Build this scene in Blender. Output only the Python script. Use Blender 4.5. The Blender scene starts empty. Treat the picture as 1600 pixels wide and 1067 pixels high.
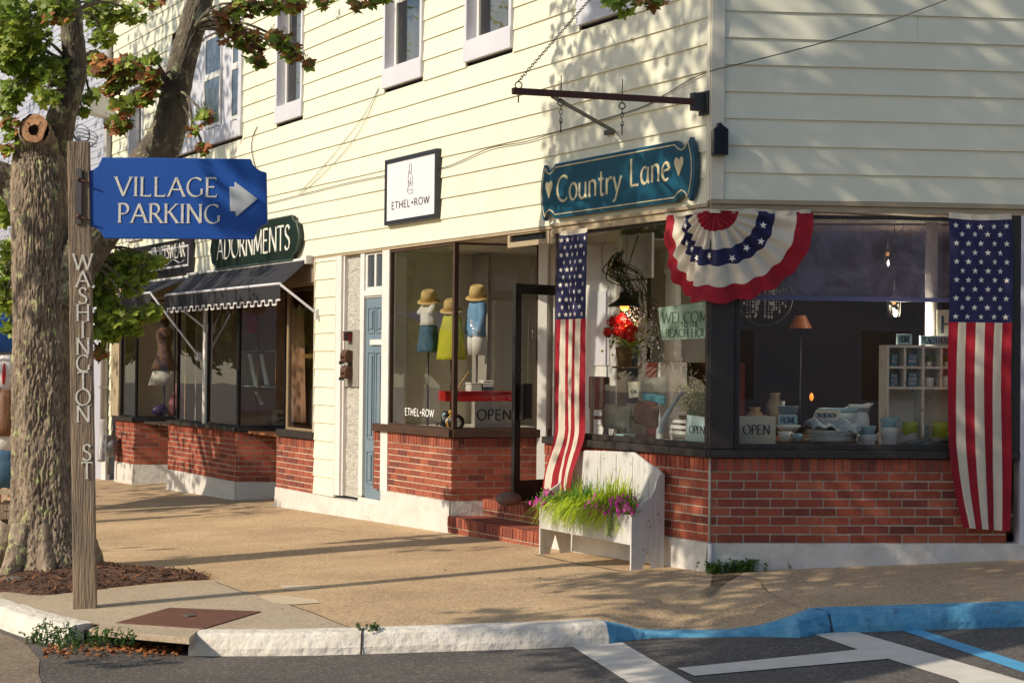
import bpy, bmesh, math, random
from mathutils import Vector, Matrix, noise
R = math.radians
C = bpy.context.scene.collection
scn = bpy.context.scene
random.seed(7)

# ---------------------------------------------------------------- camera
FPX = 2730.0; PITCH = 0.01337; ROLL = 0.010; CAMZ = 1.65
Rt0 = Vector((1, 0, 0)); Up0 = Vector((0, -math.sin(PITCH), math.cos(PITCH))); Fw = Vector((0, math.cos(PITCH), math.sin(PITCH)))
RT = Rt0*math.cos(ROLL) + Up0*math.sin(ROLL); UP = -Rt0*math.sin(ROLL) + Up0*math.cos(ROLL)
cam_d = bpy.data.cameras.new("camera"); cam = bpy.data.objects.new("camera", cam_d); C.objects.link(cam)
cam_d.sensor_width = 36; cam_d.lens = FPX/1600*36; cam_d.clip_end = 2000; cam_d.clip_start = 0.1
cm = Matrix.Identity(4)
for i in range(3):
    cm[i][0] = RT[i]; cm[i][1] = UP[i]; cm[i][2] = -Fw[i]
cm[2][3] = CAMZ
cam.matrix_world = cm
scn.camera = cam
CO = Vector((0, 0, CAMZ))

# ---------------------------------------------------------------- light
AZ = R(27); EL = R(33)
SD = Vector((math.cos(AZ)*math.cos(EL), math.sin(AZ)*math.cos(EL), -math.sin(EL)))   # direction light travels
w = bpy.data.worlds.new("World"); scn.world = w; w.use_nodes = True
nt = w.node_tree; bg = nt.nodes['Background']
sky = nt.nodes.new('ShaderNodeTexSky'); sky.sky_type = 'NISHITA'; sky.sun_disc = False
sky.sun_elevation = EL; sky.sun_rotation = math.atan2(-SD.x, -SD.y) % (2*math.pi)
nt.links.new(sky.outputs[0], bg.inputs[0]); bg.inputs[1].default_value = 0.15
sl = bpy.data.lights.new("sun", 'SUN'); sl.energy = 4.3; sl.angle = R(0.5); sl.color = (1.0, 0.90, 0.74)
so = bpy.data.objects.new("sun", sl); C.objects.link(so)
so.rotation_euler = SD.to_track_quat('-Z', 'Y').to_euler(); so.location = (-10, -5, 12)
scn.view_settings.view_transform = 'Standard'; scn.view_settings.look = 'None'
scn.view_settings.exposure = 0.0; scn.view_settings.gamma = 1
scn.render.engine = 'CYCLES'
scn.cycles.use_denoising = True
scn.cycles.max_bounces = 8; scn.cycles.transparent_max_bounces = 16

# ---------------------------------------------------------------- pixel helpers (photo pixels, 1600 x 1067)
def ray(px, py):
    return (Fw + RT*((px-800)/FPX) - UP*((py-533.5)/FPX))
def at(px, py, Y):
    d = ray(px, py); t = Y/d.y
    return CO + d*t
class Fr:
    def __init__(s, A, B):
        A = Vector((A[0], A[1], 0)); B = Vector((B[0], B[1], 0))
        ex = (B-A).normalized(); s.o = A; s.ex = ex; s.ey = Vector((-ex.y, ex.x, 0)); s.len = (B-A).length
        m = Matrix.Identity(4)
        for i in range(3):
            m[i][0] = s.ex[i]; m[i][1] = s.ey[i]; m[i][2] = (0, 0, 1)[i]; m[i][3] = s.o[i]
        s.M = m
    def w(s, x, y, z=0): return s.o + s.ex*x + s.ey*y + Vector((0, 0, z))
    def px(s, px, py, y=0):
        d = ray(px, py); p0 = s.o + s.ey*y
        t = (p0-CO).dot(s.ey)/d.dot(s.ey); P = CO + d*t
        return ((P-s.o).dot(s.ex), P.z)
    def x(s, px, py, y=0): return s.px(px, py, y)[0]
    def z(s, px, py, y=0): return s.px(px, py, y)[1]
CN = Vector((1.565, 13.74, 0))
LD = Vector((-.4766, .8791, 0)); RD = Vector((.996, .09, 0))
LF = Fr(CN+LD, CN); LF.o = CN.copy(); LF.M = LF.M.copy()
for i in range(3): LF.M[i][3] = CN[i]
RF = Fr(CN, CN+RD)
def frame_xy(A, B): return Fr(A, B)

def zs(X, Y):
    return .04 + .0397*(max(-9, min(8, X))-1.565) - .0023*(max(5, min(40, Y))-13.74)
def gnd(px, py, dz=0):
    d = ray(px, py); z = 0
    for _ in range(12):
        t = (z-CAMZ)/d.z; P = CO+d*t; z = zs(P.x, P.y)+dz
    P.z = z
    return P

# ---------------------------------------------------------------- mesh builder
def smooth_pts(pts, n=6):
    if len(pts) < 3: return [Vector(p) for p in pts]
    P = [Vector(p) for p in pts]; out = []
    for i in range(len(P)-1):
        p0 = P[max(0, i-1)]; p1 = P[i]; p2 = P[i+1]; p3 = P[min(len(P)-1, i+2)]
        for k in range(n):
            t = k/n
            out.append(.5*((2*p1)+(-p0+p2)*t+(2*p0-5*p1+4*p2-p3)*t*t+(-p0+3*p1-3*p2+p3)*t**3))
    out.append(P[-1]); return out
class MB:
    def __init__(s): s.v = []; s.f = []; s.m = []; s.sm = []
    def add(s, vs, fs, m=0, sm=False):
        b = len(s.v); s.v += [tuple(v) for v in vs]
        for f in fs: s.f.append(tuple(b+i for i in f)); s.m.append(m); s.sm.append(sm)
        return s
    def box(s, x0, x1, y0, y1, z0, z1, m=0):
        v = [(x, y, z) for z in (z0, z1) for y in (y0, y1) for x in (x0, x1)]
        return s.add(v, [(0, 2, 3, 1), (4, 5, 7, 6), (0, 1, 5, 4), (2, 6, 7, 3), (0, 4, 6, 2), (1, 3, 7, 5)], m)
    def prism(s, poly, y0, y1, m=0, axis='y'):
        n = len(poly); f = []
        if axis == 'y': v = [(a, y0, b) for a, b in poly]+[(a, y1, b) for a, b in poly]
        elif axis == 'z': v = [(a, b, y0) for a, b in poly]+[(a, b, y1) for a, b in poly]
        else: v = [(y0, a, b) for a, b in poly]+[(y1, a, b) for a, b in poly]
        f.append(tuple(range(n))); f.append(tuple(range(2*n-1, n-1, -1)))
        for i in range(n): j = (i+1) % n; f.append((i, i+n, j+n, j))
        return s.add(v, f, m)
    def tube(s, pts, r, n=8, m=0, caps=True, sm=True):
        P = [Vector(p) for p in pts]
        if not isinstance(r, (list, tuple)): r = [r]*len(P)
        vs = []; up = None
        for i, p in enumerate(P):
            t = (P[min(i+1, len(P)-1)]-P[max(i-1, 0)])
            if t.length < 1e-9: t = Vector((0, 0, 1))
            t.normalize()
            if up is None: up = Vector((0, 0, 1)) if abs(t.z) < .9 else Vector((1, 0, 0))
            a = t.cross(up).normalized(); b = a.cross(t).normalized(); up = b
            for k in range(n):
                q = 2*math.pi*k/n; vs.append(p+(a*math.cos(q)+b*math.sin(q))*r[i])
        fs = [(i*n+k, i*n+(k+1) % n, (i+1)*n+(k+1) % n, (i+1)*n+k) for i in range(len(P)-1) for k in range(n)]
        if caps: fs += [tuple(range(n-1, -1, -1)), tuple((len(P)-1)*n+k for k in range(n))]
        return s.add(vs, fs, m, sm)
    def loft(s, secs, n=16, m=0, caps=True, wob=0, sm=True, c=(0, 0, 0)):
        # secs: (z, rx, ry, cx, cy)
        vs = []
        for (z, rx, ry, *cc) in secs:
            cx, cy = (cc+[0, 0])[:2]
            for k in range(n):
                q = 2*math.pi*k/n; ww = 1+wob*math.sin(q*7+z*9)+wob*.6*math.sin(q*11-z*5)
                vs.append((c[0]+cx+rx*ww*math.cos(q), c[1]+cy+ry*ww*math.sin(q), c[2]+z))
        L = len(secs)
        fs = [(i*n+k, i*n+(k+1) % n, (i+1)*n+(k+1) % n, (i+1)*n+k) for i in range(L-1) for k in range(n)]
        if caps: fs += [tuple(range(n-1, -1, -1)), tuple((L-1)*n+k for k in range(n))]
        return s.add(vs, fs, m, sm)
    def lathe(s, prof, c=(0, 0, 0), n=20, m=0, caps=True):
        return s.loft([(z, r, r) for r, z in prof], n, m, caps, 0, True, c)
    def grid(s, fn, nu, nv, mf=None, sm=True):
        vs = [fn(i/nu, j/nv) for j in range(nv+1) for i in range(nu+1)]
        b = len(s.v); s.v += [tuple(v) for v in vs]
        for j in range(nv):
            for i in range(nu):
                a = b+j*(nu+1)+i; s.f.append((a, a+1, a+nu+2, a+nu+1)); s.m.append(mf((i+.5)/nu, (j+.5)/nv) if mf else 0); s.sm.append(sm)
        return s
    def sphere(s, c, r, m=0, n=12, sc=(1, 1, 1)):
        secs = []
        for i in range(n//2+1):
            a = -math.pi/2+math.pi*i/(n//2); secs.append((math.sin(a)*r*sc[2], max(1e-4, math.cos(a)*r*sc[0]), max(1e-4, math.cos(a)*r*sc[1])))
        return s.loft(secs, n, m, True, 0, True, c)
WM = {}
def reg(o, M): WM[o.name] = M.copy()
def obj(name, mb, mat, parent=None, M=None, bevel=0, subd=0, solid=0):
    me = bpy.data.meshes.new(name); me.from_pydata(mb.v, [], mb.f)
    mats = mat if isinstance(mat, (list, tuple)) else [mat]
    for x in mats: me.materials.append(x)
    me.polygons.foreach_set('material_index', mb.m); me.polygons.foreach_set('use_smooth', mb.sm)
    me.validate(); me.update()
    o = bpy.data.objects.new(name, me); C.objects.link(o)
    M = M if M is not None else Matrix.Identity(4)
    if isinstance(M, Fr): M = M.M
    if parent is not None:
        o.parent = parent; o.matrix_local = WM[parent.name].inverted() @ M
    else: o.matrix_world = M
    reg(o, M)
    if solid:
        d = o.modifiers.new('solid', 'SOLIDIFY'); d.thickness = solid; d.offset = 0
    if bevel:
        d = o.modifiers.new('bevel', 'BEVEL'); d.width = bevel; d.segments = 2; d.limit_method = 'ANGLE'
    if subd:
        d = o.modifiers.new('subd', 'SUBSURF'); d.levels = subd; d.render_levels = subd
    return o
def tag(o, label=None, cat=None, group=None, kind=None):
    if label: o['label'] = label
    if cat: o['category'] = cat
    if group: o['group'] = group
    if kind: o['kind'] = kind
    return o
def thing(name, label, cat, loc=(0, 0, 0), group=None, M=None):
    o = bpy.data.objects.new(name, None); C.objects.link(o); o.empty_display_size = .1
    if M is None: M = Matrix.Translation(Vector(loc))
    if isinstance(M, Fr): M = M.M
    o.matrix_world = M; reg(o, M); tag(o, label, cat, group); return o
def T(fr, x=0, y=0, z=0, rz=0, s=1):
    M = fr.M if isinstance(fr, Fr) else fr
    return M @ Matrix.Translation((x, y, z)) @ Matrix.Rotation(rz, 4, 'Z') @ Matrix.Scale(s, 4)
def dup(root, M, label=None, group=None):
    c = root.copy(); C.objects.link(c); c.matrix_world = M; reg(c, M)
    if label: c['label'] = label
    if group: c['group'] = group
    for ch in list(root.children):
        d = ch.copy(); C.objects.link(d); d.parent = c
        for g in ch.children:
            e = g.copy(); C.objects.link(e); e.parent = d
    return c
def structure(name, mb, mat, M=None, kind='structure', label=None, **k):
    o = obj(name, mb, mat, None, M, **k); tag(o, label=label, kind=kind); return o

# ---------------------------------------------------------------- materials
def lin(c):
    c = c/255
    return c/12.92 if c <= .04045 else ((c+.055)/1.055)**2.4
def col(r, g, b): return (lin(r), lin(g), lin(b), 1)
MATS = {}
def M_(name, c1, c2=None, scale=8, rough=.6, bump=0, bscale=None, stretch=(1, 1, 1), metal=0, detail=6, spec=.5, island=0, c3=None, s3=3, t3=.6, coat=0, w3=.06, trans=0, bump_dist=.01):
    m = bpy.data.materials.new(name); m.use_nodes = True; N = m.node_tree.nodes; L = m.node_tree.links
    b = N['Principled BSDF']; b.inputs['Roughness'].default_value = rough; b.inputs['Metallic'].default_value = metal
    b.inputs['Specular IOR Level'].default_value = spec
    if coat: b.inputs['Coat Weight'].default_value = coat
    tc = N.new('ShaderNodeTexCoord'); mp = N.new('ShaderNodeMapping'); mp.inputs['Scale'].default_value = stretch
    L.new(tc.outputs['Object'], mp.inputs[0])
    cur = None
    if c2 is not None:
        nz = N.new('ShaderNodeTexNoise'); nz.inputs['Scale'].default_value = scale; nz.inputs['Detail'].default_value = detail; nz.inputs['Roughness'].default_value = .6
        L.new(mp.outputs[0], nz.inputs['Vector'])
        rp = N.new('ShaderNodeMapRange'); rp.inputs[1].default_value = .3; rp.inputs[2].default_value = .7
        L.new(nz.outputs[0], rp.inputs[0])
        mx = N.new('ShaderNodeMix'); mx.data_type = 'RGBA'; mx.inputs[6].default_value = col(*c1); mx.inputs[7].default_value = col(*c2)
        L.new(rp.outputs[0], mx.inputs[0]); cur = mx.outputs[2]
    else: b.inputs['Base Color'].default_value = col(*c1)
    if c3 is not None:
        n3 = N.new('ShaderNodeTexNoise'); n3.inputs['Scale'].default_value = s3; n3.inputs['Detail'].default_value = 8; n3.inputs['Roughness'].default_value = .7
        L.new((mp if name == 'cream_siding' else tc).outputs[0 if name == 'cream_siding' else 'Object'], n3.inputs['Vector'])
        r3 = N.new('ShaderNodeMapRange'); r3.inputs[1].default_value = t3; r3.inputs[2].default_value = t3+w3
        L.new(n3.outputs[0], r3.inputs[0])
        m3 = N.new('ShaderNodeMix'); m3.data_type = 'RGBA'; m3.inputs[7].default_value = col(*c3)
        if cur: L.new(cur, m3.inputs[6])
        else: m3.inputs[6].default_value = col(*c1)
        L.new(r3.outputs[0], m3.inputs[0]); cur = m3.outputs[2]
    if island:
        g = N.new('ShaderNodeNewGeometry'); hs = N.new('ShaderNodeHueSaturation')
        r4 = N.new('ShaderNodeMapRange'); r4.inputs[3].default_value = 1-island; r4.inputs[4].default_value = 1+island
        L.new(g.outputs['Random Per Island'], r4.inputs[0]); L.new(r4.outputs[0], hs.inputs['Value'])
        if cur: L.new(cur, hs.inputs['Color'])
        else: hs.inputs['Color'].default_value = col(*c1)
        cur = hs.outputs[0]
    if cur: L.new(cur, b.inputs['Base Color'])
    if bump:
        nb = N.new('ShaderNodeTexNoise'); nb.inputs['Scale'].default_value = bscale or scale*2; nb.inputs['Detail'].default_value = 5
        L.new(mp.outputs[0], nb.inputs['Vector'])
        bp = N.new('ShaderNodeBump'); bp.inputs['Strength'].default_value = bump; bp.inputs['Distance'].default_value = bump_dist
        L.new(nb.outputs[0], bp.inputs['Height']); L.new(bp.outputs[0], b.inputs['Normal'])
    if trans:
        tr = N.new('ShaderNodeBsdfTranslucent'); ms = N.new('ShaderNodeMixShader'); ms.inputs[0].default_value = trans
        if cur: L.new(cur, tr.inputs[0])
        else: tr.inputs[0].default_value = col(*c1)
        out = N['Material Output']; L.new(b.outputs[0], ms.inputs[1]); L.new(tr.outputs[0], ms.inputs[2]); L.new(ms.outputs[0], out.inputs[0])
    MATS[name] = m; return m
def glass_mat(name, tint=(1, 1, 1), refl=1.0, ior=1.5, extra=0.0, rough=0.0):
    m = bpy.data.materials.new(name); m.use_nodes = True; N = m.node_tree.nodes; L = m.node_tree.links
    N.remove(N['Principled BSDF']); out = N['Material Output']
    t = N.new('ShaderNodeBsdfTransparent'); t.inputs[0].default_value = (*tint, 1)
    g = N.new('ShaderNodeBsdfGlossy'); g.inputs['Roughness'].default_value = rough
    fr = N.new('ShaderNodeFresnel'); fr.inputs[0].default_value = ior
    mu = N.new('ShaderNodeMath'); mu.operation = 'MULTIPLY_ADD'; mu.inputs[1].default_value = refl; mu.inputs[2].default_value = extra; mu.use_clamp = True
    L.new(fr.outputs[0], mu.inputs[0])
    tc = N.new('ShaderNodeTexCoord'); nb = N.new('ShaderNodeTexNoise'); nb.inputs['Scale'].default_value = 1.3; nb.inputs['Detail'].default_value = 1
    bp = N.new('ShaderNodeBump'); bp.inputs['Strength'].default_value = .12; bp.inputs['Distance'].default_value = .01
    L.new(tc.outputs['Object'], nb.inputs['Vector']); L.new(nb.outputs[0], bp.inputs['Height']); L.new(bp.outputs[0], g.inputs['Normal'])
    ms = N.new('ShaderNodeMixShader'); L.new(mu.outputs[0], ms.inputs[0]); L.new(t.outputs[0], ms.inputs[1]); L.new(g.outputs[0], ms.inputs[2])
    L.new(ms.outputs[0], out.inputs[0]); return m
def emit_mat(name, c, s):
    m = bpy.data.materials.new(name); m.use_nodes = True; N = m.node_tree.nodes; b = N['Principled BSDF']
    b.inputs['Base Color'].default_value = col(*c); b.inputs['Emission Color'].default_value = col(*c); b.inputs['Emission Strength'].default_value = s
    return m

def ground_mat(name, a, b, dk, lt, sc, spk=.6):
    m = bpy.data.materials.new(name); m.use_nodes = True; N = m.node_tree.nodes; L = m.node_tree.links; bs = N['Principled BSDF']; bs.inputs['Roughness'].default_value = .92; bs.inputs['Specular IOR Level'].default_value = .3
    tc = N.new('ShaderNodeTexCoord')
    def nz(s_, d, r_, lo, hi):
        n = N.new('ShaderNodeTexNoise'); n.inputs['Scale'].default_value = s_; n.inputs['Detail'].default_value = d; n.inputs['Roughness'].default_value = r_; L.new(tc.outputs['Object'], n.inputs['Vector'])
        q = N.new('ShaderNodeMapRange'); q.inputs[1].default_value = lo; q.inputs[2].default_value = hi; L.new(n.outputs[0], q.inputs[0]); return q.outputs[0]
    def mix(f, c1, c2):
        x = N.new('ShaderNodeMix'); x.data_type = 'RGBA'; L.new(f, x.inputs[0])
        for i, c in ((6, c1), (7, c2)):
            if isinstance(c, tuple): x.inputs[i].default_value = col(*c)
            else: L.new(c, x.inputs[i])
        return x.outputs[2]
    base = mix(nz(.9, 6, .65, .35, .65), a, b)                     # broad patches
    v = N.new('ShaderNodeTexVoronoi'); v.inputs['Scale'].default_value = sc; L.new(tc.outputs['Object'], v.inputs['Vector'])
    sp = N.new('ShaderNodeSeparateColor'); L.new(v.outputs['Color'], sp.inputs[0])
    p1 = N.new('ShaderNodeMapRange'); p1.inputs[1].default_value = .68; p1.inputs[2].default_value = .95; p1.inputs[4].default_value = spk; L.new(sp.outputs[0], p1.inputs[0]); base = mix(p1.outputs[0], base, dk)
    p2 = N.new('ShaderNodeMapRange'); p2.inputs[1].default_value = .75; p2.inputs[2].default_value = .95; p2.inputs[4].default_value = spk*.9; L.new(sp.outputs[1], p2.inputs[0]); base = mix(p2.outputs[0], base, lt)
    st = nz(5, 10, .75, .62, .78); base = mix(st, base, dk)       # stains
    L.new(base, bs.inputs['Base Color'])
    bp = N.new('ShaderNodeBump'); bp.inputs['Strength'].default_value = .5; bp.inputs['Distance'].default_value = .006; L.new(sp.outputs[2], bp.inputs['Height']); L.new(bp.outputs[0], bs.inputs['Normal']); return m
siding_m = M_('cream_siding', (228, 223, 196), (233, 229, 204), 1.2, .55, .05, 30, (4, 4, .6), island=.025, c3=(204, 184, 136), s3=2.6, t3=.67, w3=.10)
trim_m = M_('cream_trim', (226, 219, 198), (220, 212, 190), 3, .5, .05, 30)
beige_m = M_('beige_trim', (176, 158, 128), (160, 142, 114), 4, .6, .1, 40)
white_m = M_('white_paint', (226, 222, 216), (212, 208, 200), 4, .5, .1, 30, c3=(150, 140, 126), s3=9, t3=.68)
lav_m = M_('window_white', (214, 212, 216), (204, 202, 208), 3, .45)
found_m = M_('white_foundation', (214, 209, 200), (200, 193, 182), 5, .8, .5, 18, c3=(120, 112, 96), s3=7, t3=.66, w3=.1, bump_dist=.02)
stucco_m = M_('grey_stucco', (172, 166, 156), (196, 190, 178), 12, .9, 1.0, 26, (1, 1, 1.8), bump_dist=.03)
nbr_m = M_('pale_siding', (188, 188, 198), (178, 178, 188), 2, .55, island=.02)
mortar_m = M_('mortar', (216, 196, 170), (190, 170, 146), 20, .95, .5, 60)
mortar2_m = M_('grey_mortar', (196, 186, 166), (168, 158, 140), 20, .95, .5, 60)
asph_m = ground_mat('asphalt', (78, 73, 70), (98, 92, 86), (58, 54, 52), (140, 132, 122), 70)
walk_m = ground_mat('aggregate_sidewalk', (170, 142, 108), (200, 170, 130), (128, 102, 76), (226, 204, 172), 85, .65)
conc_m = ground_mat('concrete_slab', (166, 148, 124), (182, 164, 140), (138, 120, 98), (200, 184, 160), 70)
mulch_m = M_('mulch', (108, 76, 54), (72, 50, 38), 30, .95, 1.0, 60, c3=(160, 112, 80), s3=45, t3=.6, bump_dist=.03)
wcurb_m = M_('white_curb_paint', (226, 218, 204), (206, 196, 180), 7, .8, .8, 14, c3=(110, 98, 84), s3=10, t3=.64, w3=.12, bump_dist=.03)
bcurb_m = M_('blue_curb_paint', (60, 132, 170), (110, 168, 192), 9, .9, .9, 18, c3=(46, 74, 88), s3=8, t3=.56, w3=.22, bump_dist=.02)
line_m = M_('white_road_paint', (214, 206, 192), (196, 188, 174), 6, .8, .3, 120, c3=(120, 112, 104), s3=18, t3=.66)
blueline_m = M_('blue_road_paint', (84, 160, 196), (70, 146, 186), 6, .8, .3, 120)
rust_m = M_('rusty_iron', (92, 56, 40), (112, 70, 50), 14, .8, .5, 60, c3=(60, 36, 28), s3=6, t3=.6)
rust2_m = M_('rusty_beam', (96, 52, 34), (70, 44, 36), 18, .75, .5, 60)
steel_m = M_('grey_steel', (110, 106, 100), (84, 80, 76), 20, .5, .2, 60, metal=.5)
black_m = M_('black_metal', (22, 22, 24), (30, 29, 30), 10, .4)
dkwood_m = M_('dark_wood_frame', (52, 44, 38), (36, 31, 30), 6, .55, .5, 20, (6, 6, 1), c3=(126, 104, 84), s3=16, t3=.70, w3=.05)
brwood_m = M_('brown_wood_sill', (84, 56, 38), (58, 40, 30), 5, .6, .4, 20, (1, 6, 6), c3=(150, 110, 70), s3=14, t3=.70, w3=.05)
postw_m = M_('weathered_post', (158, 136, 112), (104, 90, 76), 6, .9, 1.0, 14, (7, 7, .45), c3=(58, 50, 42), s3=5, t3=.68, w3=.1, bump_dist=.02)
blue_m = M_('blue_sign_paint', (8, 72, 156), (14, 82, 168), 2.5, .5, .1, 60, c3=(70, 116, 168), s3=26, t3=.70, w3=.05)
silver_m = M_('white_gilding', (232, 226, 212), (206, 198, 184), 40, .45, .3, 80)
gold_m = M_('cream_gilding', (222, 208, 168), (196, 182, 142), 14, .5, .2, 80)
teal_m = M_('teal_sign_paint', (10, 66, 88), (16, 80, 102), 1.2, .4)
dgreen_m = M_('dark_green_sign', (24, 38, 34), (32, 46, 40), 2, .35)
navy_m = M_('dark_navy_sign', (34, 32, 42), (48, 42, 52), 6, .3)
awn_m = M_('charcoal_awning', (30, 29, 33), (40, 38, 42), 5, .8, .3, 200)
door_m = M_('teal_door_paint', (120, 136, 146), (108, 126, 138), 3, .45)
tin_m = M_('downspout_grey', (166, 160, 156), (150, 146, 144), 3, .45)
red_m = M_('flag_red', (150, 14, 34), (166, 20, 40), 5, .8, .1, 200, trans=.2)
fwhite_m = M_('flag_white', (226, 214, 192), (214, 202, 182), 5, .8, .1, 200, trans=.2)
navyf_m = M_('flag_navy', (34, 34, 74), (42, 40, 82), 5, .8, .1, 200, trans=.1)
star_m = M_('flag_star', (238, 230, 214), rough=.8)
bench_m = M_('weathered_white_boards', (216, 212, 206), (188, 184, 178), 5, .85, .9, 12, (14, 14, .8), c3=(140, 124, 104), s3=13, t3=.60, w3=.07)
grassA = M_('chartreuse_blade', (196, 208, 44), (168, 192, 42), 9, .6, trans=.4, island=.25)
grassB = M_('green_blade', (104, 148, 44), (84, 126, 38), 9, .6, trans=.35, island=.3)
petal_m = M_('magenta_petal', (200, 44, 160), (216, 80, 176), 9, .6, trans=.3, island=.2)
rpetal_m = M_('red_petal', (196, 24, 30), (220, 44, 44), 9, .6, trans=.2, island=.25)
wflower_m = M_('dusty_white_flower', (206, 198, 190), (180, 168, 164), 9, .8, island=.2)
leafg = M_('green_leaf', (118, 144, 44), (142, 160, 56), 2, .5, trans=.45, island=.35)
leafy = M_('yellow_green_leaf', (176, 182, 70), (152, 166, 58), 2, .5, trans=.4, island=.3)
leafr = M_('russet_leaf', (146, 82, 44), (166, 112, 56), 2, .55, trans=.35, island=.35)
leafd = M_('brown_leaf', (164, 106, 52), (128, 78, 40), 2, .8, island=.35)
straw_m = M_('straw', (222, 190, 128), (200, 166, 104), 60, .8, .5, 120)
interior_m = M_('shop_wall', (214, 206, 190), (206, 198, 182), 2, .8)
tan_m = M_('tan_shop_wall', (190, 150, 108), (176, 138, 98), 2, .8)
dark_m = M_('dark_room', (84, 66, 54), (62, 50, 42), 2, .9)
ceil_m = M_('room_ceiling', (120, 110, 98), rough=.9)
deckw_m = M_('display_deck', (150, 96, 54), (120, 76, 44), 4, .6, .2, 20, (1, 6, 6))
cer_m = M_('white_ceramic', (232, 236, 230), (222, 228, 224), 5, .3)
bcer_m = M_('pale_blue_ceramic', (158, 194, 202), (146, 184, 194), 5, .3)
paper_m = M_('pale_card', (224, 220, 200), (214, 210, 192), 4, .7)
pbl_m = M_('pale_blue_card', (168, 198, 206), (150, 184, 194), 8, .7)
ink_m = M_('dark_ink', (30, 34, 44), rough=.6)
skin_m = M_('mannequin_skin', (216, 204, 188), rough=.5)
metalg_m = M_('silver_metal', (190, 190, 190), rough=.3, metal=.8)
gl_front = glass_mat('shop_glass', (.93, .95, .94), 1.8, 1.5, .05)
gl_dark = glass_mat('dim_glass', (.97, .98, .97), 1.5, 1.5, .02)

def brick_mat(name, base=(150, 58, 40), dark=(104, 44, 38), light=(176, 80, 54)):
    m = bpy.data.materials.new(name); m.use_nodes = True; N = m.node_tree.nodes; L = m.node_tree.links; b = N['Principled BSDF']
    b.inputs['Roughness'].default_value = .9; b.inputs['Specular IOR Level'].default_value = .25
    g = N.new('ShaderNodeNewGeometry'); cr = N.new('ShaderNodeValToRGB')
    e = cr.color_ramp.elements; cr.color_ramp.interpolation = 'LINEAR'; e[0].color = col(*dark); e[1].color = col(*light); x = cr.color_ramp.elements.new(.35); x.color = col(*base)
    x = cr.color_ramp.elements.new(.8); x.color = col(base[0]+6, base[1]+4, base[2]+2)
    L.new(g.outputs['Random Per Island'], cr.inputs[0])
    tc = N.new('ShaderNodeTexCoord'); n = N.new('ShaderNodeTexNoise'); n.inputs['Scale'].default_value = 22; n.inputs['Detail'].default_value = 8; n.inputs['Roughness'].default_value = .75
    L.new(tc.outputs['Object'], n.inputs['Vector'])
    r = N.new('ShaderNodeMapRange'); r.inputs[1].default_value = .3; r.inputs[2].default_value = .75; r.inputs[3].default_value = .72; r.inputs[4].default_value = 1.25
    L.new(n.outputs[0], r.inputs[0]); hs = N.new('ShaderNodeHueSaturation'); L.new(cr.outputs[0], hs.inputs['Color']); L.new(r.outputs[0], hs.inputs['Value'])
    L.new(hs.outputs[0], b.inputs['Base Color'])
    bp = N.new('ShaderNodeBump'); bp.inputs['Strength'].default_value = .6; bp.inputs['Distance'].default_value = .006
    L.new(n.outputs[0], bp.inputs['Height']); L.new(bp.outputs[0], b.inputs['Normal']); return m
brick_m = brick_mat('red_brick', (150, 76, 58), (108, 60, 52), (172, 98, 74)); brick2_m = brick_mat('orange_red_brick', (146, 80, 62), (110, 66, 60), (168, 98, 74))

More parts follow.
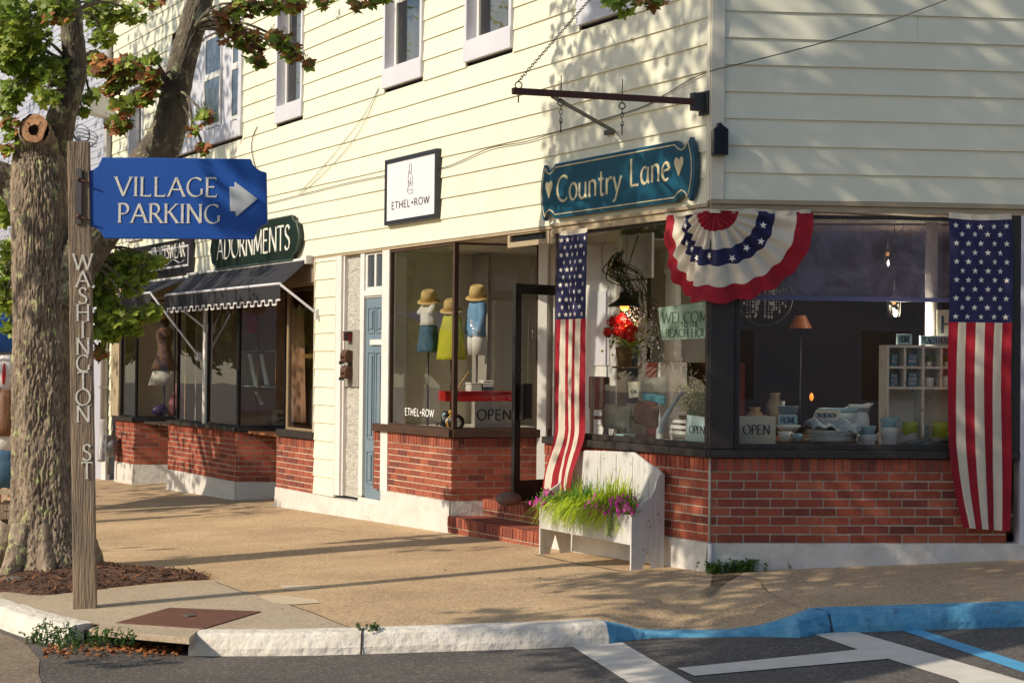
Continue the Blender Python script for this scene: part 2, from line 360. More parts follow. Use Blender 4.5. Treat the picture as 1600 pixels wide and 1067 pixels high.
# ---------------------------------------------------------------- lettering (pen-stroke alphabet)
def arc(cx, cy, rx, ry, a0, a1, n=14):
    return [(cx+rx*math.cos(R(a0+(a1-a0)*i/n)), cy+ry*math.sin(R(a0+(a1-a0)*i/n))) for i in range(n+1)]
G = {
 'A': (.86, [[(.03, 0), (.43, 1)], [(.43, 1), (.83, 0)], [(.18, .36), (.68, .36)]]),
 'B': (.66, [[(.1, 0), (.1, 1)], [(.1, 1), (.3, 1)]+arc(.3, .76, .22, .24, 90, -90)+[(.1, .52)], [(.3, .52)]+arc(.32, .26, .27, .26, 90, -90)+[(.1, 0)]]),
 'C': (.8, [arc(.47, .5, .42, .5, 48, 312)]),
 'D': (.84, [[(.1, 0), (.1, 1)], [(.1, 1), (.3, 1)]+arc(.3, .5, .46, .5, 90, -90)+[(.1, 0)]]),
 'E': (.64, [[(.1, 0), (.1, 1)], [(.1, 1), (.55, 1)], [(.1, .52), (.47, .52)], [(.1, 0), (.58, 0)]]),
 'F': (.58, [[(.1, 0), (.1, 1)], [(.1, 1), (.52, 1)], [(.1, .5), (.44, .5)]]),
 'G': (.86, [arc(.47, .5, .42, .5, 48, 318), [(.78, .42), (.78, .1)]]),
 'H': (.84, [[(.1, 0), (.1, 1)], [(.74, 0), (.74, 1)], [(.1, .52), (.74, .52)]]),
 'I': (.24, [[(.12, 0), (.12, 1)]]),
 'K': (.76, [[(.1, 0), (.1, 1)], [(.66, 1), (.12, .46)], [(.28, .6), (.72, 0)]]),
 'L': (.62, [[(.1, 0), (.1, 1)], [(.1, 0), (.56, 0)]]),
 'M': (1.0, [[(.1, 0), (.14, 1)], [(.14, 1), (.5, .12)], [(.5, .12), (.86, 1)], [(.86, 1), (.9, 0)]]),
 'N': (.86, [[(.1, 0), (.1, 1)], [(.1, 1), (.76, 0)], [(.76, 0), (.76, 1)]]),
 'O': (.94, [arc(.47, .5, .42, .5, 90, 450, 26)]),
 'P': (.62, [[(.1, 0), (.1, 1)], [(.1, 1), (.3, 1)]+arc(.3, .73, .25, .27, 90, -90)+[(.1, .46)]]),
 'R': (.72, [[(.1, 0), (.1, 1)], [(.1, 1), (.3, 1)]+arc(.3, .74, .24, .26, 90, -90)+[(.1, .48)], [(.32, .48), (.7, 0)]]),
 'S': (.58, [[(.5, .84), (.4, .96), (.28, 1), (.14, .94), (.08, .78), (.14, .62), (.3, .52), (.46, .42), (.52, .26), (.46, .08), (.3, 0), (.14, .03), (.06, .15)]]),
 'T': (.72, [[(.36, 0), (.36, 1)], [(.04, 1), (.68, 1)]]),
 'U': (.8, [[(.1, 1), (.1, .35)]+arc(.4, .32, .3, .32, 180, 360)+[(.7, 1)]]),
 'V': (.84, [[(.03, 1), (.42, 0)], [(.42, 0), (.81, 1)]]),
 'W': (1.2, [[(.03, 1), (.32, 0)], [(.32, 0), (.6, .95)], [(.6, .95), (.88, 0)], [(.88, 0), (1.17, 1)]]),
 'Y': (.76, [[(.03, 1), (.38, .5)], [(.73, 1), (.38, .5)], [(.38, .5), (.38, 0)]]),
 '+': (.55, [[(.08, .5), (.47, .5)], [(.275, .3), (.275, .7)]]),
 'o': (.6, [arc(.3, .32, .24, .32, 90, 450, 22)]),
 'u': (.6, [[(.08, .62), (.08, .22)]+arc(.27, .2, .19, .2, 180, 340), [(.48, .62), (.48, .1), (.54, 0)]]),
 'n': (.6, [[(.1, .62), (.1, 0)], [(.1, .42)]+arc(.29, .42, .19, .2, 150, 0)+[(.48, 0)]]),
 't': (.42, [[(.2, .9), (.2, .15)]+arc(.31, .13, .11, .13, 180, 320), [(.04, .62), (.36, .62)]]),
 'r': (.42, [[(.1, .62), (.1, 0)], [(.1, .4), (.2, .56), (.32, .63), (.4, .58)]]),
 'y': (.58, [[(.06, .62), (.28, .04)], [(.54, .62), (.3, .06), (.16, -.26), (.02, -.3)]]),
 'a': (.58, [arc(.27, .3, .21, .3, 60, 330), [(.48, .6), (.47, .12), (.54, 0)]]),
 'e': (.54, [[(.07, .34), (.46, .38)]+arc(.27, .36, .2, .27, 10, 180)+arc(.27, .3, .2, .3, 180, 310)]),
 'i': (.24, [[(.12, .62), (.12, 0)], [(.12, .82), (.13, .86)]]),
 'b': (.58, [[(.1, 1), (.1, 0)], arc(.3, .3, .2, .3, 150, -150)]),
 's': (.44, [[(.38, .52), (.24, .62), (.1, .52), (.14, .36), (.32, .26), (.36, .1), (.2, 0), (.05, .08)]]),
 ' ': (.38, []),
}
def text_mb(txt, H, sx=1.0, wmin=.05, wmax=.14, nib=25, serif=.1, track=.06, depth=.004, vertical=0, mb=None, align='l'):
    """letters in local x (right) / z (up), front faces at y=-depth"""
    mb = mb or MB(); cx = 0; total = sum((G[c][0]+track) for c in txt)*sx*H
    off = -total/2 if align == 'c' else 0; zoff = 0; k = 0
    def ribbon(pts, ws, k):
        P = [Vector((a, 0, b)) for a, b in pts]; n = len(P); vs = []
        for i in range(n):
            t = (P[min(i+1, n-1)]-P[max(0, i-1)]); t = t.normalized() if t.length > 1e-9 else Vector((1, 0, 0))
            nn = Vector((-t.z, 0, t.x))*ws[i]*.5
            y = -depth-(k % 9)*.00025
            vs += [P[i]+nn+Vector((0, y, 0)), P[i]-nn+Vector((0, y, 0)), P[i]+nn, P[i]-nn]
        fs = []
        for i in range(n-1):
            a = i*4; b2 = a+4
            fs += [(a, a+1, b2+1, b2), (a, b2, b2+2, a+2), (a+1, a+3, b2+3, b2+1)]
        fs += [(0, 2, 3, 1), ((n-1)*4, (n-1)*4+1, (n-1)*4+3, (n-1)*4+2)]
        mb.add(vs, fs)
    for ch in txt:
        gw, strokes = G[ch]
        ox = off+cx if not vertical else -gw*H*sx/2
        for st in strokes:
            pts = [(ox+a*H*sx, zoff+b*H) for a, b in st]
            ws = []
            for i in range(len(pts)):
                a = pts[max(0, i-1)]; b2 = pts[min(i+1, len(pts)-1)]
                ang = math.atan2(b2[1]-a[1], b2[0]-a[0])
                ws.append(H*(wmin+(wmax-wmin)*abs(math.sin(ang-R(nib)))))
            ribbon(pts, ws, k); k += 1
            if serif and len(st) == 2 and ch not in '+':
                (a, b), (c2, d) = st
                for (px_, pz_) in (st[0], st[1]):
                    if abs(d-b) > .3 and (pz_ < .02 or pz_ > .98) and not (ch == 'A' and pz_ > .9) and not (ch in 'VW' and pz_ < .1) and not (ch == 'N' and px_ > .7 and pz_ < .1):
                        zz = zoff+pz_*H; xx = ox+px_*H*sx
                        ribbon([(xx-serif*H, zz), (xx+serif*H, zz)], [H*.035]*2, k); k += 1
                    elif abs(d-b) < .02 and px_ > .3 and ch in 'ELT' or (ch == 'T' and abs(d-b) < .02):
                        s_ = 1 if pz_ < .3 else -1
                        if ch == 'E' and .3 < pz_ < .7: continue
                        xx = ox+px_*H*sx; zz = zoff+pz_*H
                        ribbon([(xx, zz), (xx, zz+s_*serif*H*1.1)], [H*.04]*2, k); k += 1
        if vertical: zoff -= vertical
        else: cx += (gw+track)*H*sx
    return mb
def text_w(txt, H, sx=1, track=.06): return sum((G[c][0]+track) for c in txt)*sx*H
def fit_text(fr, y, pxa, pya, pxb, H, txt, name, mat, parent, **k):
    """text whose left foot is at pixel a and whose right end is at pixel column b on plane y of frame"""
    x0, z0 = fr.px(pxa, pya, y); x1 = fr.x(pxb, pya, y)
    tr = k.get('track', .06)
    sx = (x1-x0)/(text_w(txt, H, 1, tr)-tr*H)
    mb = text_mb(txt, H, sx=sx, **k)
    return obj(name, mb, mat, parent, T(fr, x0, y, z0))

# ================================================================ GROUND
def v2(p): return Vector((p[0], p[1], 0))
curb_px = [(0, 934, 0), (40, 948, 0), (82, 961, 0), (155, 976, 0), (230, 981, 0), (316, 984, 0), (430, 984, 0), (540, 982, 0), (700, 977, 0), (850, 972, 0), (926, 968, 0),
           (962, 974, -.05), (997, 983, -.10), (1060, 985, -.115), (1140, 984, -.115), (1190, 977, -.09), (1235, 964, -.03), (1270, 951, 0), (1350, 948, 0), (1600, 940, 0)]
cp = []
for a, b, dz in curb_px:
    g = gnd(a, b, dz); cp.append((g.x, g.y, dz))
ext = []
a0 = Vector(cp[0][:2]); 
for k in (60, 30, 15, 8, 4, 2): ext.append((a0.x-.4766*k, a0.y+.8791*k, 0))
a1 = Vector(cp[-1][:2]); ext2 = [(a1.x+.996*k, a1.y+.09*k, 0) for k in (2, 5, 15, 40)]
CPTS = ext+cp+ext2
dense = []
for i in range(len(CPTS)-1):
    a = Vector(CPTS[i]); b = Vector(CPTS[i+1]); n = max(1, int((b-a).length/.12)) if i > 4 and i < len(CPTS)-4 else 6
    p0 = Vector(CPTS[max(0, i-1)]); p3 = Vector(CPTS[min(len(CPTS)-1, i+2)])
    for k in range(n):
        t = k/n
        dense.append(a.lerp(b, t) if (i < 6 or i >= len(CPTS)-6) else .5*((2*a)+(-p0+b)*t+(2*p0-5*a+4*b-p3)*t*t+(-p0+3*a-3*b+p3)*t**3))
dense.append(Vector(CPTS[-1]))
def nrm(i):   # towards the road
    a = dense[max(0, i-1)]; b = dense[min(len(dense)-1, i+1)]; t = (b-a); t.z = 0; t.normalize(); return Vector((t.y, -t.x, 0))
# wall side polyline param
def wallpt(p):
    """nearest point behind the building line for a curb point"""
    return None
N_ = len(dense); mb = MB(); rows = 16
cornerI = min(range(N_), key=lambda i: (dense[i].xy-Vector((1.2, 11.2))).length)
vs = []
for i, p in enumerate(dense):
    u = i/(N_-1)
    if i <= cornerI:
        # walk along left facade
        L0 = sum((dense[j+1].xy-dense[j].xy).length for j in range(i, cornerI))
        tgt = CN+LD*(L0*1.05)+Vector((.8791, .4766, 0))*.6
        if i == cornerI: tgt = CN+Vector((.1, .5, 0))
    else:
        L0 = sum((dense[j+1].xy-dense[j].xy).length for j in range(cornerI, i))
        tgt = CN+RD*(L0)+Vector((-.09, .996, 0))*.5
    base = Vector((p.x, p.y, 0))
    for j in range(rows+1):
        t = j/rows; q = base.lerp(tgt, t); d = (q-base).length
        z = zs(q.x, q.y)+p.z*max(0, 1-d/1.3)**1.3
        vs.append((q.x, q.y, z))
mb.add(vs, [(i*(rows+1)+j, (i+1)*(rows+1)+j, (i+1)*(rows+1)+j+1, i*(rows+1)+j+1) for i in range(N_-1) for j in range(rows)], 0, True)
structure('sidewalk', mb, walk_m)
# road sheet
mb = MB(); xs = [-120, -60, -30, -16, -9]+[-8+.5*i for i in range(33)]+[9, 16, 30, 60, 120]; ys = [-80, -40, -20, -8, 0, 4, 6]+[7+.5*i for i in range(40)]+[30, 40, 80, 140]
RD_DROP = -.135
mb.add([(x, y, zs(x, y)+RD_DROP) for y in ys for x in xs], [(j*len(xs)+i, j*len(xs)+i+1, (j+1)*len(xs)+i+1, (j+1)*len(xs)+i) for j in range(len(ys)-1) for i in range(len(xs)-1)])
structure('road', mb, asph_m)
# kerb stones swept along the edge
def kerb(name, i0, i1, mat, gaps=()):
    mb = MB(); W = .17
    runs = []; cur = []
    for i in range(i0, i1+1):
        x_ = dense[i]
        if any(g0 <= i <= g1 for g0, g1 in gaps):
            if len(cur) > 1: runs.append(cur)
            cur = []
        else: cur.append(i)
    if len(cur) > 1: runs.append(cur)
    for run in runs:
        vs = []; prof = [(-.03, -.3), (-.03, .004), (W*.3, .008), (W-.035, .002), (W-.01, -.012), (W, -.035), (W+.02, -.09), (W+.03, -.3)]
        for i in run:
            p = dense[i]; n = nrm(i); 
            for a, b in prof:
                q = Vector((p.x, p.y, 0))+n*a
                jit = .004*noise.noise(Vector((q.x*5, q.y*5, b*9)))+.004*noise.noise(Vector((q.x*17, q.y*17, b*20)))
                vs.append((q.x+jit, q.y-jit*.8, zs(q.x, q.y)+max(p.z, -.118)+b+jit*.7))
        m = len(prof)
        fs = [(k*m+j, (k+1)*m+j, (k+1)*m+j+1, k*m+j+1) for k in range(len(run)-1) for j in range(m-1)]
        fs += [tuple(range(m)), tuple((len(run)-1)*m+j for j in range(m-1, -1, -1))]
        mb.add(vs, fs, 0, False)
    return structure(name, mb, mat)
def near(px, py, dz=0):
    g = gnd(px, py, dz); return min(range(N_), key=lambda i: (dense[i].xy-g.xy).length)
iA = near(140, 974); iB = near(316, 984); iJ = near(582, 981); iBl = near(930, 969)
kerb('white_curb', 6, iBl, wcurb_m, gaps=((iA+1, iB-1),))
kerb('white_curb_far', 0, 6, wcurb_m)
kerb('blue_curb', iBl, N_-1, bcurb_m)

for ji in (iJ, near(1276, 950)):
    p = dense[ji]; n = nrm(ji); t_ = Vector((-n.y, n.x, 0)); zz = zs(p.x, p.y); mb = MB()
    prof = [(.0, .0065), (.06, .0105), (.135, .0045), (.163, -.010), (.173, -.034), (.193, -.09), (.2, -.14)]
    mb.add([Vector((p.x, p.y, 0))+n*(a+.004)+t_*s_*.006+Vector((0, 0, zz+b)) for a, b in prof for s_ in (-1, 1)], [(i*2, i*2+1, i*2+3, i*2+2) for i in range(len(prof)-1)])
    structure('kerb_joint', mb, M_('joint_dark', (60, 50, 40), rough=1) if 'joint_dark' not in MATS else MATS['joint_dark'])
def ground_poly(name, pts, mat, dz, kind='structure', sub=10):
    """flat marking or patch given by photo corners, draped on the ground surface"""
    P = [gnd(a, b, dz) for a, b in pts]
    bm = bmesh.new(); vs = [bm.verts.new((p.x, p.y, 0)) for p in P]; bm.faces.new(vs)
    bmesh.ops.triangulate(bm, faces=bm.faces[:])
    for _ in range(4): bmesh.ops.subdivide_edges(bm, edges=[e for e in bm.edges if e.calc_length() > .25], cuts=1, use_grid_fill=True)
    bmesh.ops.triangulate(bm, faces=bm.faces[:])
    mb = MB(); bm.verts.ensure_lookup_table(); bm.verts.index_update()
    mb.add([(v.co.x, v.co.y, zs(v.co.x, v.co.y)+dz) for v in bm.verts], [tuple(v.index for v in f.verts) for f in bm.faces]); bm.free()
    return structure(name, mb, mat, kind=kind)
# concrete apron behind the kerb, mulch bed
ground_poly('concrete_apron', [(0, 934), (40, 947), (82, 960), (155, 975), (230, 980), (316, 983), (430, 983), (548, 981), (440, 940), (335, 908), (240, 912), (150, 922), (60, 920), (0, 925)], conc_m, .004)
mbp = [(-60, 900), (-60, 926), (0, 926), (60, 932), (120, 926), (200, 916), (290, 908), (335, 905), (322, 898), (262, 893), (200, 888), (160, 880), (120, 872), (0, 868), (-60, 870)]
P = [gnd(a, b) for a, b in mbp]; cx = sum(p.x for p in P)/len(P); cy = sum(p.y for p in P)/len(P)
mb = MB(); rings = 12; seg = smooth_pts(P+[P[0]], 6)
vs = []
for r_ in range(rings+1):
    for p in seg:
        t = r_/rings; q = Vector((cx, cy, 0)).lerp(Vector((p.x, p.y, 0)), t)
        h = .012+.07*(1-t)**.6+.018*noise.noise(Vector((q.x*9, q.y*9, 1)))+.014*noise.noise(Vector((q.x*25, q.y*25, 1)))
        vs.append((q.x, q.y, zs(q.x, q.y)+max(.006 if t < 1 else -.02, h if t < 1 else -.02)))
S_ = len(seg)
mb.add(vs, [(a*S_+k, a*S_+k+1, (a+1)*S_+k+1, (a+1)*S_+k) for a in range(rings) for k in range(S_-1)], 0, False)
structure('mulch_bed', mb, mulch_m)
rk = random.Random(3); mb = MB()
for _ in range(1500):
    t = math.sqrt(rk.random())*.97; p = rk.choice(seg); q = Vector((cx, cy, 0)).lerp(Vector((p.x, p.y, 0)), t)
    z = zs(q.x, q.y)+.02+.07*(1-t)**.6; a = rk.random()*6.28; l = rk.uniform(.015, .05); wd = rk.uniform(.003, .009)
    d = Vector((math.cos(a), math.sin(a), rk.uniform(-.3, .5)))*l; s = Vector((-math.sin(a), math.cos(a), rk.uniform(-.3, .3)))*wd
    c_ = Vector((q.x, q.y, z)); mb.add([c_-d-s, c_+d-s, c_+d+s, c_-d+s], [(0, 1, 2, 3)], rk.randrange(3))
o = obj('mulch_chips', mb, [mulch_m, M_('chip_light', (150, 100, 66), (120, 76, 50), 9, .9, island=.3), M_('chip_dark', (74, 44, 32), (60, 38, 28), 9, .9, island=.3)]); tag(o, kind='stuff')
# parking bay lines
ground_poly('parking_line', [(892, 1008), (972, 1003), (1110, 1083), (1010, 1083)], line_m, RD_DROP+.004)
ground_poly('parking_line', [(1058, 1043), (1341, 1014), (1390, 1028), (1085, 1055)], line_m, RD_DROP+.0055)
ground_poly('parking_line', [(1268, 989), (1336, 986), (1412, 1008), (1640, 1075), (1520, 1085), (1495, 1062), (1390, 1029), (1341, 1014)], line_m, RD_DROP+.0045)
ground_poly('blue_parking_line', [(1406, 983), (1436, 982), (1600, 1035), (1660, 1055), (1640, 1066), (1598, 1049)], blueline_m, RD_DROP+.004)
ground_poly('road_patch', [(-80, 975), (0, 988), (40, 1004), (62, 1030), (60, 1052), (76, 1090), (-80, 1090)], ground_mat('old_asphalt', (118, 102, 86), (138, 122, 102), (84, 72, 62), (170, 156, 136), 60), RD_DROP+.004)
ground_poly('sidewalk_patch', [(436, 914), (480, 913), (498, 918), (470, 922), (445, 921)], M_('pale_patch', (206, 186, 158), (190, 168, 138), 8, .9), .0035)
ground_poly('sidewalk_patch', [(402, 931), (440, 929), (492, 936), (500, 941), (460, 944), (428, 942)], MATS['pale_patch'], .0055)
def crack(pts, wd=.006):
    mb = MB(); P = smooth_pts([gnd(a, b) for a, b in pts], 8); vs = []
    for i, p in enumerate(P):
        t = (P[min(i+1, len(P)-1)]-P[max(i-1, 0)]).normalized(); n = Vector((-t.y, t.x, 0)); jx = .012*noise.noise(Vector((i*.7, p.x*9, 0)))
        ww = wd*(.5+abs(noise.noise(Vector((i*.9, 3, 0)))))
        for s in (-1, 1):
            q = p+n*(jx+s*ww); vs.append((q.x, q.y, zs(q.x, q.y)+.0045))
    mb.add(vs, [(i*2, i*2+1, i*2+3, i*2+2) for i in range(len(P)-1)])
    structure('pavement_crack', mb, M_('crack', (66, 50, 36), rough=1))
crack([(330, 835), (420, 828), (490, 824), (540, 832)]); crack([(335, 908), (380, 925), (440, 940), (548, 981)], .008)
crack([(835, 866), (900, 880), (980, 893), (1035, 892)], .01); crack([(1115, 896), (1180, 905), (1200, 925), (1250, 950)], .005)

# ---- storm drain
dr = thing('storm_drain', 'rusty square iron cover with a dark kerb opening under a thin stone slab', 'storm drain', gnd(270, 975))
def slab(name, pts, z0, z1, mat, parent, lift=0):
    P = [gnd(a, b, lift) for a, b in pts]; mb = MB(); n = len(P)
    mb.add([(p.x, p.y, p.z+z0) for p in P]+[(p.x, p.y, p.z+z1) for p in P], [tuple(range(n)), tuple(range(2*n-1, n-1, -1))]+[(i, i+n, (i+1) % n+n, (i+1) % n) for i in range(n)])
    return obj(name, mb, mat, parent, bevel=.004)
cov = slab('cover_plate', [(180, 975), (265, 951), (408, 957), (318, 984)], -.01, .012, rust_m, dr)
c0 = gnd(296, 965); mb = MB(); mb.lathe([(.0, -.002), (.045, -.002), (.045, .004), (.03, .006), (0.001, .006)], (0, 0, 0), 20)
obj('cover_bolt', mb, steel_m, cov, Matrix.Translation(c0+Vector((0, 0, .016))))
slab('top_slab', [(139, 984), (165, 974), (316, 981), (296, 998)], -.035, .008, conc_m, dr)
# dark mouth: inlet box set into the ground edge
P0 = dense[iA]; P1 = dense[iB]; mb = MB(); n = nrm((iA+iB)//2)
A_ = Vector((P0.x, P0.y, 0))+n*.10; B_ = Vector((P1.x, P1.y, 0))+n*.10; frD = Fr(A_, B_); z = zs(A_.x, A_.y)
mb.box(-.02, frD.len+.02, -.05, .3, z-.30, z-.28); mb.box(-.02, frD.len+.02, .05, .06, z-.28, z-.036)
obj('inlet_box', mb, M_('drain_dark', (14, 12, 10), rough=1), dr, frD)

# ================================================================ MAIN BUILDING
B = thing('shop_building', 'long cream clapboard building with red brick shopfronts wrapping an obtuse street corner', 'building', CN)
ZF = 2.925     # bottom of siding
def holes_cut(x0, x1, hs):
    segs = [(x0, x1)]
    for h0, h1 in hs:
        ns = []
        for a, b in segs:
            if h1 <= a or h0 >= b: ns.append((a, b)); continue
            if h0 > a: ns.append((a, h0))
            if h1 < b: ns.append((h1, b))
        segs = ns
    return segs
def siding(name, fr, x0, x1, z0, z1, expo, mat, parent, holes=(), joints=True, th=.022):
    mb = MB(); z = z0; row = 0; rr = random.Random(int(x0*10)+5)
    while z < z1:
        zt = min(z+expo, z1)
        for a, b in holes_cut(x0, x1, [(h[0], h[1]) for h in holes if h[2] < zt-.01 and h[3] > z+.01]):
            cuts = [a]
            if joints:
                q = a+rr.uniform(1.5, 3.6)
                while q < b-.3: cuts.append(q); q += 3.66
            cuts.append(b)
            for c0_, c1_ in zip(cuts[:-1], cuts[1:]):
                g = .0012
                v = [(c0_+g, -th, z+.002), (c1_-g, -th, z+.002), (c1_-g, -.006, zt+.004), (c0_+g, -.006, zt+.004), (c0_+g, .01, z+.002), (c1_-g, .01, z+.002), (c1_-g, .01, zt), (c0_+g, .01, zt)]
                n = max(1, int((c1_-c0_)/.35)); vs_ = []
                for q_ in range(n+1):
                    xx = c0_+g+(c1_-c0_-2*g)*q_/n; dz = .0035*noise.noise(Vector((xx*.9, z*3, 4)))*(joints) ; dy = .003*noise.noise(Vector((xx*1.3, z*5, 8)))
                    vs_ += [(xx, -th+dy, z+.002+dz), (xx, -.006, zt+.006), (xx, .01, z+.002+dz), (xx, .01, zt)]
                mb.add(vs_, [f_ for q_ in range(n) for f_ in ((q_*4, q_*4+4, q_*4+5, q_*4+1), (q_*4+2, q_*4+6, q_*4+4, q_*4))]+[(0, 1, 3, 2), (n*4, n*4+2, n*4+3, n*4+1)])
        z += expo; row += 1
    return obj(name, mb, mat, parent, fr)
def brickwall(fr, x0, x1, z0, z1, parent=None, depth=.12, mat=None, mort=None, bl=.213, cap=True, y0=0, name='brick_wall', capmat=None, soldier=.067):
    parent = parent or B; mat = mat or brick_m; mort = mort or mortar2_m
    zc = z1-.108 if cap else z1
    n = max(1, round((zc-z0)/.0677)); ch = (zc-z0)/n; mb = MB(); rr = random.Random(int((x0+z0)*100))
    for i in range(n):
        x = x1-(bl/2 if i % 2 else 0)+(0 if i % 2 == 0 else 0)
        first = True; xr = x1
        edges = [x1]; x = x1-(bl if i % 2 == 0 else bl/2)
        while x > x0+.02: edges.append(x); x -= bl
        edges.append(x0)
        for b_, a_ in zip(edges[:-1], edges[1:]):
            g = .0058; j = rr.uniform(-.0015, .0015); za = z0+i*ch+g+rr.uniform(-.0015, .0015); zb = z0+(i+1)*ch-g+rr.uniform(-.0015, .0015)
            mb.box(a_+(g if a_ > x0 else 0)+rr.uniform(0, .002), b_-(g if b_ < x1 else 0), y0-.006+j, y0+.03, za, zb)
    w_ = obj(name, mb, mat, parent, fr)
    if cap:
        mb = MB(); x = x1; 
        while x > x0+.01:
            a_ = max(x0, x-soldier); g = .0052
            mb.box(a_+g, x-(g if x < x1 else 0), y0-.012+rr.uniform(-.002, .002), y0+.03, zc+.006, z1-.003+rr.uniform(-.001, .001)); x -= soldier
        obj('brick_cap', mb, capmat or mat, w_, fr)
    mb = MB(); mb.box(x0+.001, x1-.001, y0, y0+depth, z0, z1-.004); obj('mortar', mb, mort, w_, fr)
    return w_
def foundation(fr, x0, x1, ztop, parent=None, y0=-.02, y1=.15, zb=-.6, name='foundation', seed=0):
    nu = max(2, int((x1-x0)/.06)); nv = 16; mb = MB()
    def f(u, v):
        x = x0+(x1-x0)*u; z = zb+(ztop-zb)*v
        d = .012*noise.noise(Vector((x*3+seed, z*4, 2)))+.005*noise.noise(Vector((x*14, z*14, 3)))
        return Vector((x, y0-.012*(1-v)+d, z))
    mb.grid(f, nu, nv)
    mb.add([(x0, y0, ztop), (x1, y0, ztop), (x1, y1, ztop), (x0, y1, ztop)], [(0, 1, 2, 3)])
    mb.add([(x0, y0, zb), (x0, y0, ztop), (x0, y1, ztop), (x0, y1, zb)], [(0, 1, 2, 3)])
    mb.add([(x1, y0, zb), (x1, y0, ztop), (x1, y1, ztop), (x1, y1, zb)], [(0, 1, 2, 3)])
    return obj(name, mb, found_m, parent or B, fr)
def box(name, fr, x0, x1, y0, y1, z0, z1, mat, parent=None, bevel=.003):
    mb = MB(); mb.box(x0, x1, y0, y1, z0, z1); return obj(name, mb, mat, parent or B, fr, bevel=bevel)

xEnd = LF.x(172, 300)           # left end of building on the facade
xR = 4.6                        # right facade length
# ---- upper windows on the left facade: (pixel left, right, reference y)
def upwin(fr, xa, xb, zb, zt, parts='single', fw=.035, name='window'):
    H = zt-zb
    mb = MB(); fwd = -.045
    mb.box(xa, xa+fw, fwd, .1, zb+.16, zt); mb.box(xb-fw, xb, fwd, .1, zb+.16, zt); mb.box(xa+fw, xb-fw, fwd, .1, zt-fw, zt)
    wnd = obj(name, mb, lav_m, B, fr, bevel=.003)
    mb = MB(); mb.box(xa-.004, xb+.004, -.055, .1, zb-.05, zb+.16); obj('sill', mb, lav_m, wnd, fr, bevel=.004)
    mb = MB(); s = .05; yi = .07
    zm = (zb+.16+zt)/2
    xs0, xs1 = xa+fw, xb-fw
    for (z0_, z1_, yy) in ((zb+.163, zm+.02, yi), (zm, zt-fw-.002, yi+.03)):
        mb.box(xs0, xs0+s, yy, yy+.03, z0_, z1_); mb.box(xs1-s, xs1, yy, yy+.03, z0_, z1_)
        mb.box(xs0+s, xs1-s, yy, yy+.03, z0_, z0_+s); mb.box(xs0+s, xs1-s, yy, yy+.03, z1_-s, z1_)
    obj('sash', mb, white_m, wnd, fr)
    mb = MB(); mb.add([(xs0+.01, yi+.02, zb+.17), (xs1-.01, yi+.02, zb+.17), (xs1-.01, yi+.02, zt-fw), (xs0+.01, yi+.02, zt-fw)], [(0, 1, 2, 3)]); obj('pane', mb, gl_front, wnd, fr)
    mb = MB()
    mb.grid(lambda u, v: Vector((xs0+(xs1-xs0)*u, .2+.012*math.sin(u*40)+.006*math.sin(u*93+v), zb+(zt-zb)*v)), 60, 2); obj('curtain', mb, M_('curtain_grey', (120, 112, 92), (96, 92, 80), 4, .9), wnd, fr)
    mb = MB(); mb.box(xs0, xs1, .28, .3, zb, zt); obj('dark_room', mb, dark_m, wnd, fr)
    return wnd
ZU = 4.72; ZT = 6.4
wl = []
for (pa, pb, py, zb, zt) in ((597, 657, 110, ZU, ZT), (724, 797, 60, ZU, ZT), (901, 985, 20, ZU, ZT), (429, 470, 170, ZU, 6.25), (200, 222, 150, 3.6, 6.02)):
    xa = LF.x(pa, py, -.05); xb = LF.x(pb, py, -.05); wl.append((xa, xb, zb-.05+.05, zt)); upwin(LF, xa, xb, zb, zt, fw=.05)
# triple window behind the leaning limb
xa, xb = LF.x(263, 150, -.05), LF.x(376, 150, -.05); zt = 6.35
wl.append((xa, xb, ZU-.02, zt))
mb = MB(); mb.box(xa, xa+.1, -.05, .1, ZU+.16, zt); mb.box(xb-.12, xb, -.05, .1, ZU+.16, zt); mb.box(xa+.1, xb-.12, -.05, .1, zt-.12, zt)
tw = obj('window', mb, lav_m, B, LF, bevel=.003)
mb = MB(); mb.box(xa-.02, xb+.02, -.065, .1, ZU-.05, ZU+.17); obj('sill', mb, lav_m, tw, LF, bevel=.004)
Wt = xb-xa; mb = MB(); TWS = []
mb.box(xa+.1, xb-.12, .0, .04, ZU+.17, zt-.12)  # panel boards between the sashes, openings below are proud sashes
for (f0, f1) in ((.08, .26), (.50, .72), (.86, .97)):
    a, b = xa+Wt*f0, xa+Wt*f1; zm = ZU+.9; ms = MB(); mp_ = MB(); TWS.append((ms, mp_))
    for (z0_, z1_, yy) in ((ZU+.2, zm+.02, -.02), (zm+.021, zt-.14, -.01)):
        ms.box(a, a+.04, yy-.012, yy+.012, z0_, z1_); ms.box(b-.04, b, yy-.012, yy+.012, z0_, z1_); ms.box(a+.04, b-.04, yy-.012, yy+.012, z0_, z0_+.05); ms.box(a+.04, b-.04, yy-.012, yy+.012, z1_-.04, z1_)
        mp_.box(a+.03, b-.03, yy-.004, yy+.002, z0_+.03, z1_-.03)
obj('panel', mb, lav_m, tw, LF); M_('dark_window_pane', (60, 66, 74), (90, 96, 104), 2, .08, spec=.8)
for ms, mp_ in TWS: obj('sash', ms, white_m, tw, LF); obj('pane', mp_, MATS['dark_window_pane'], tw, LF)

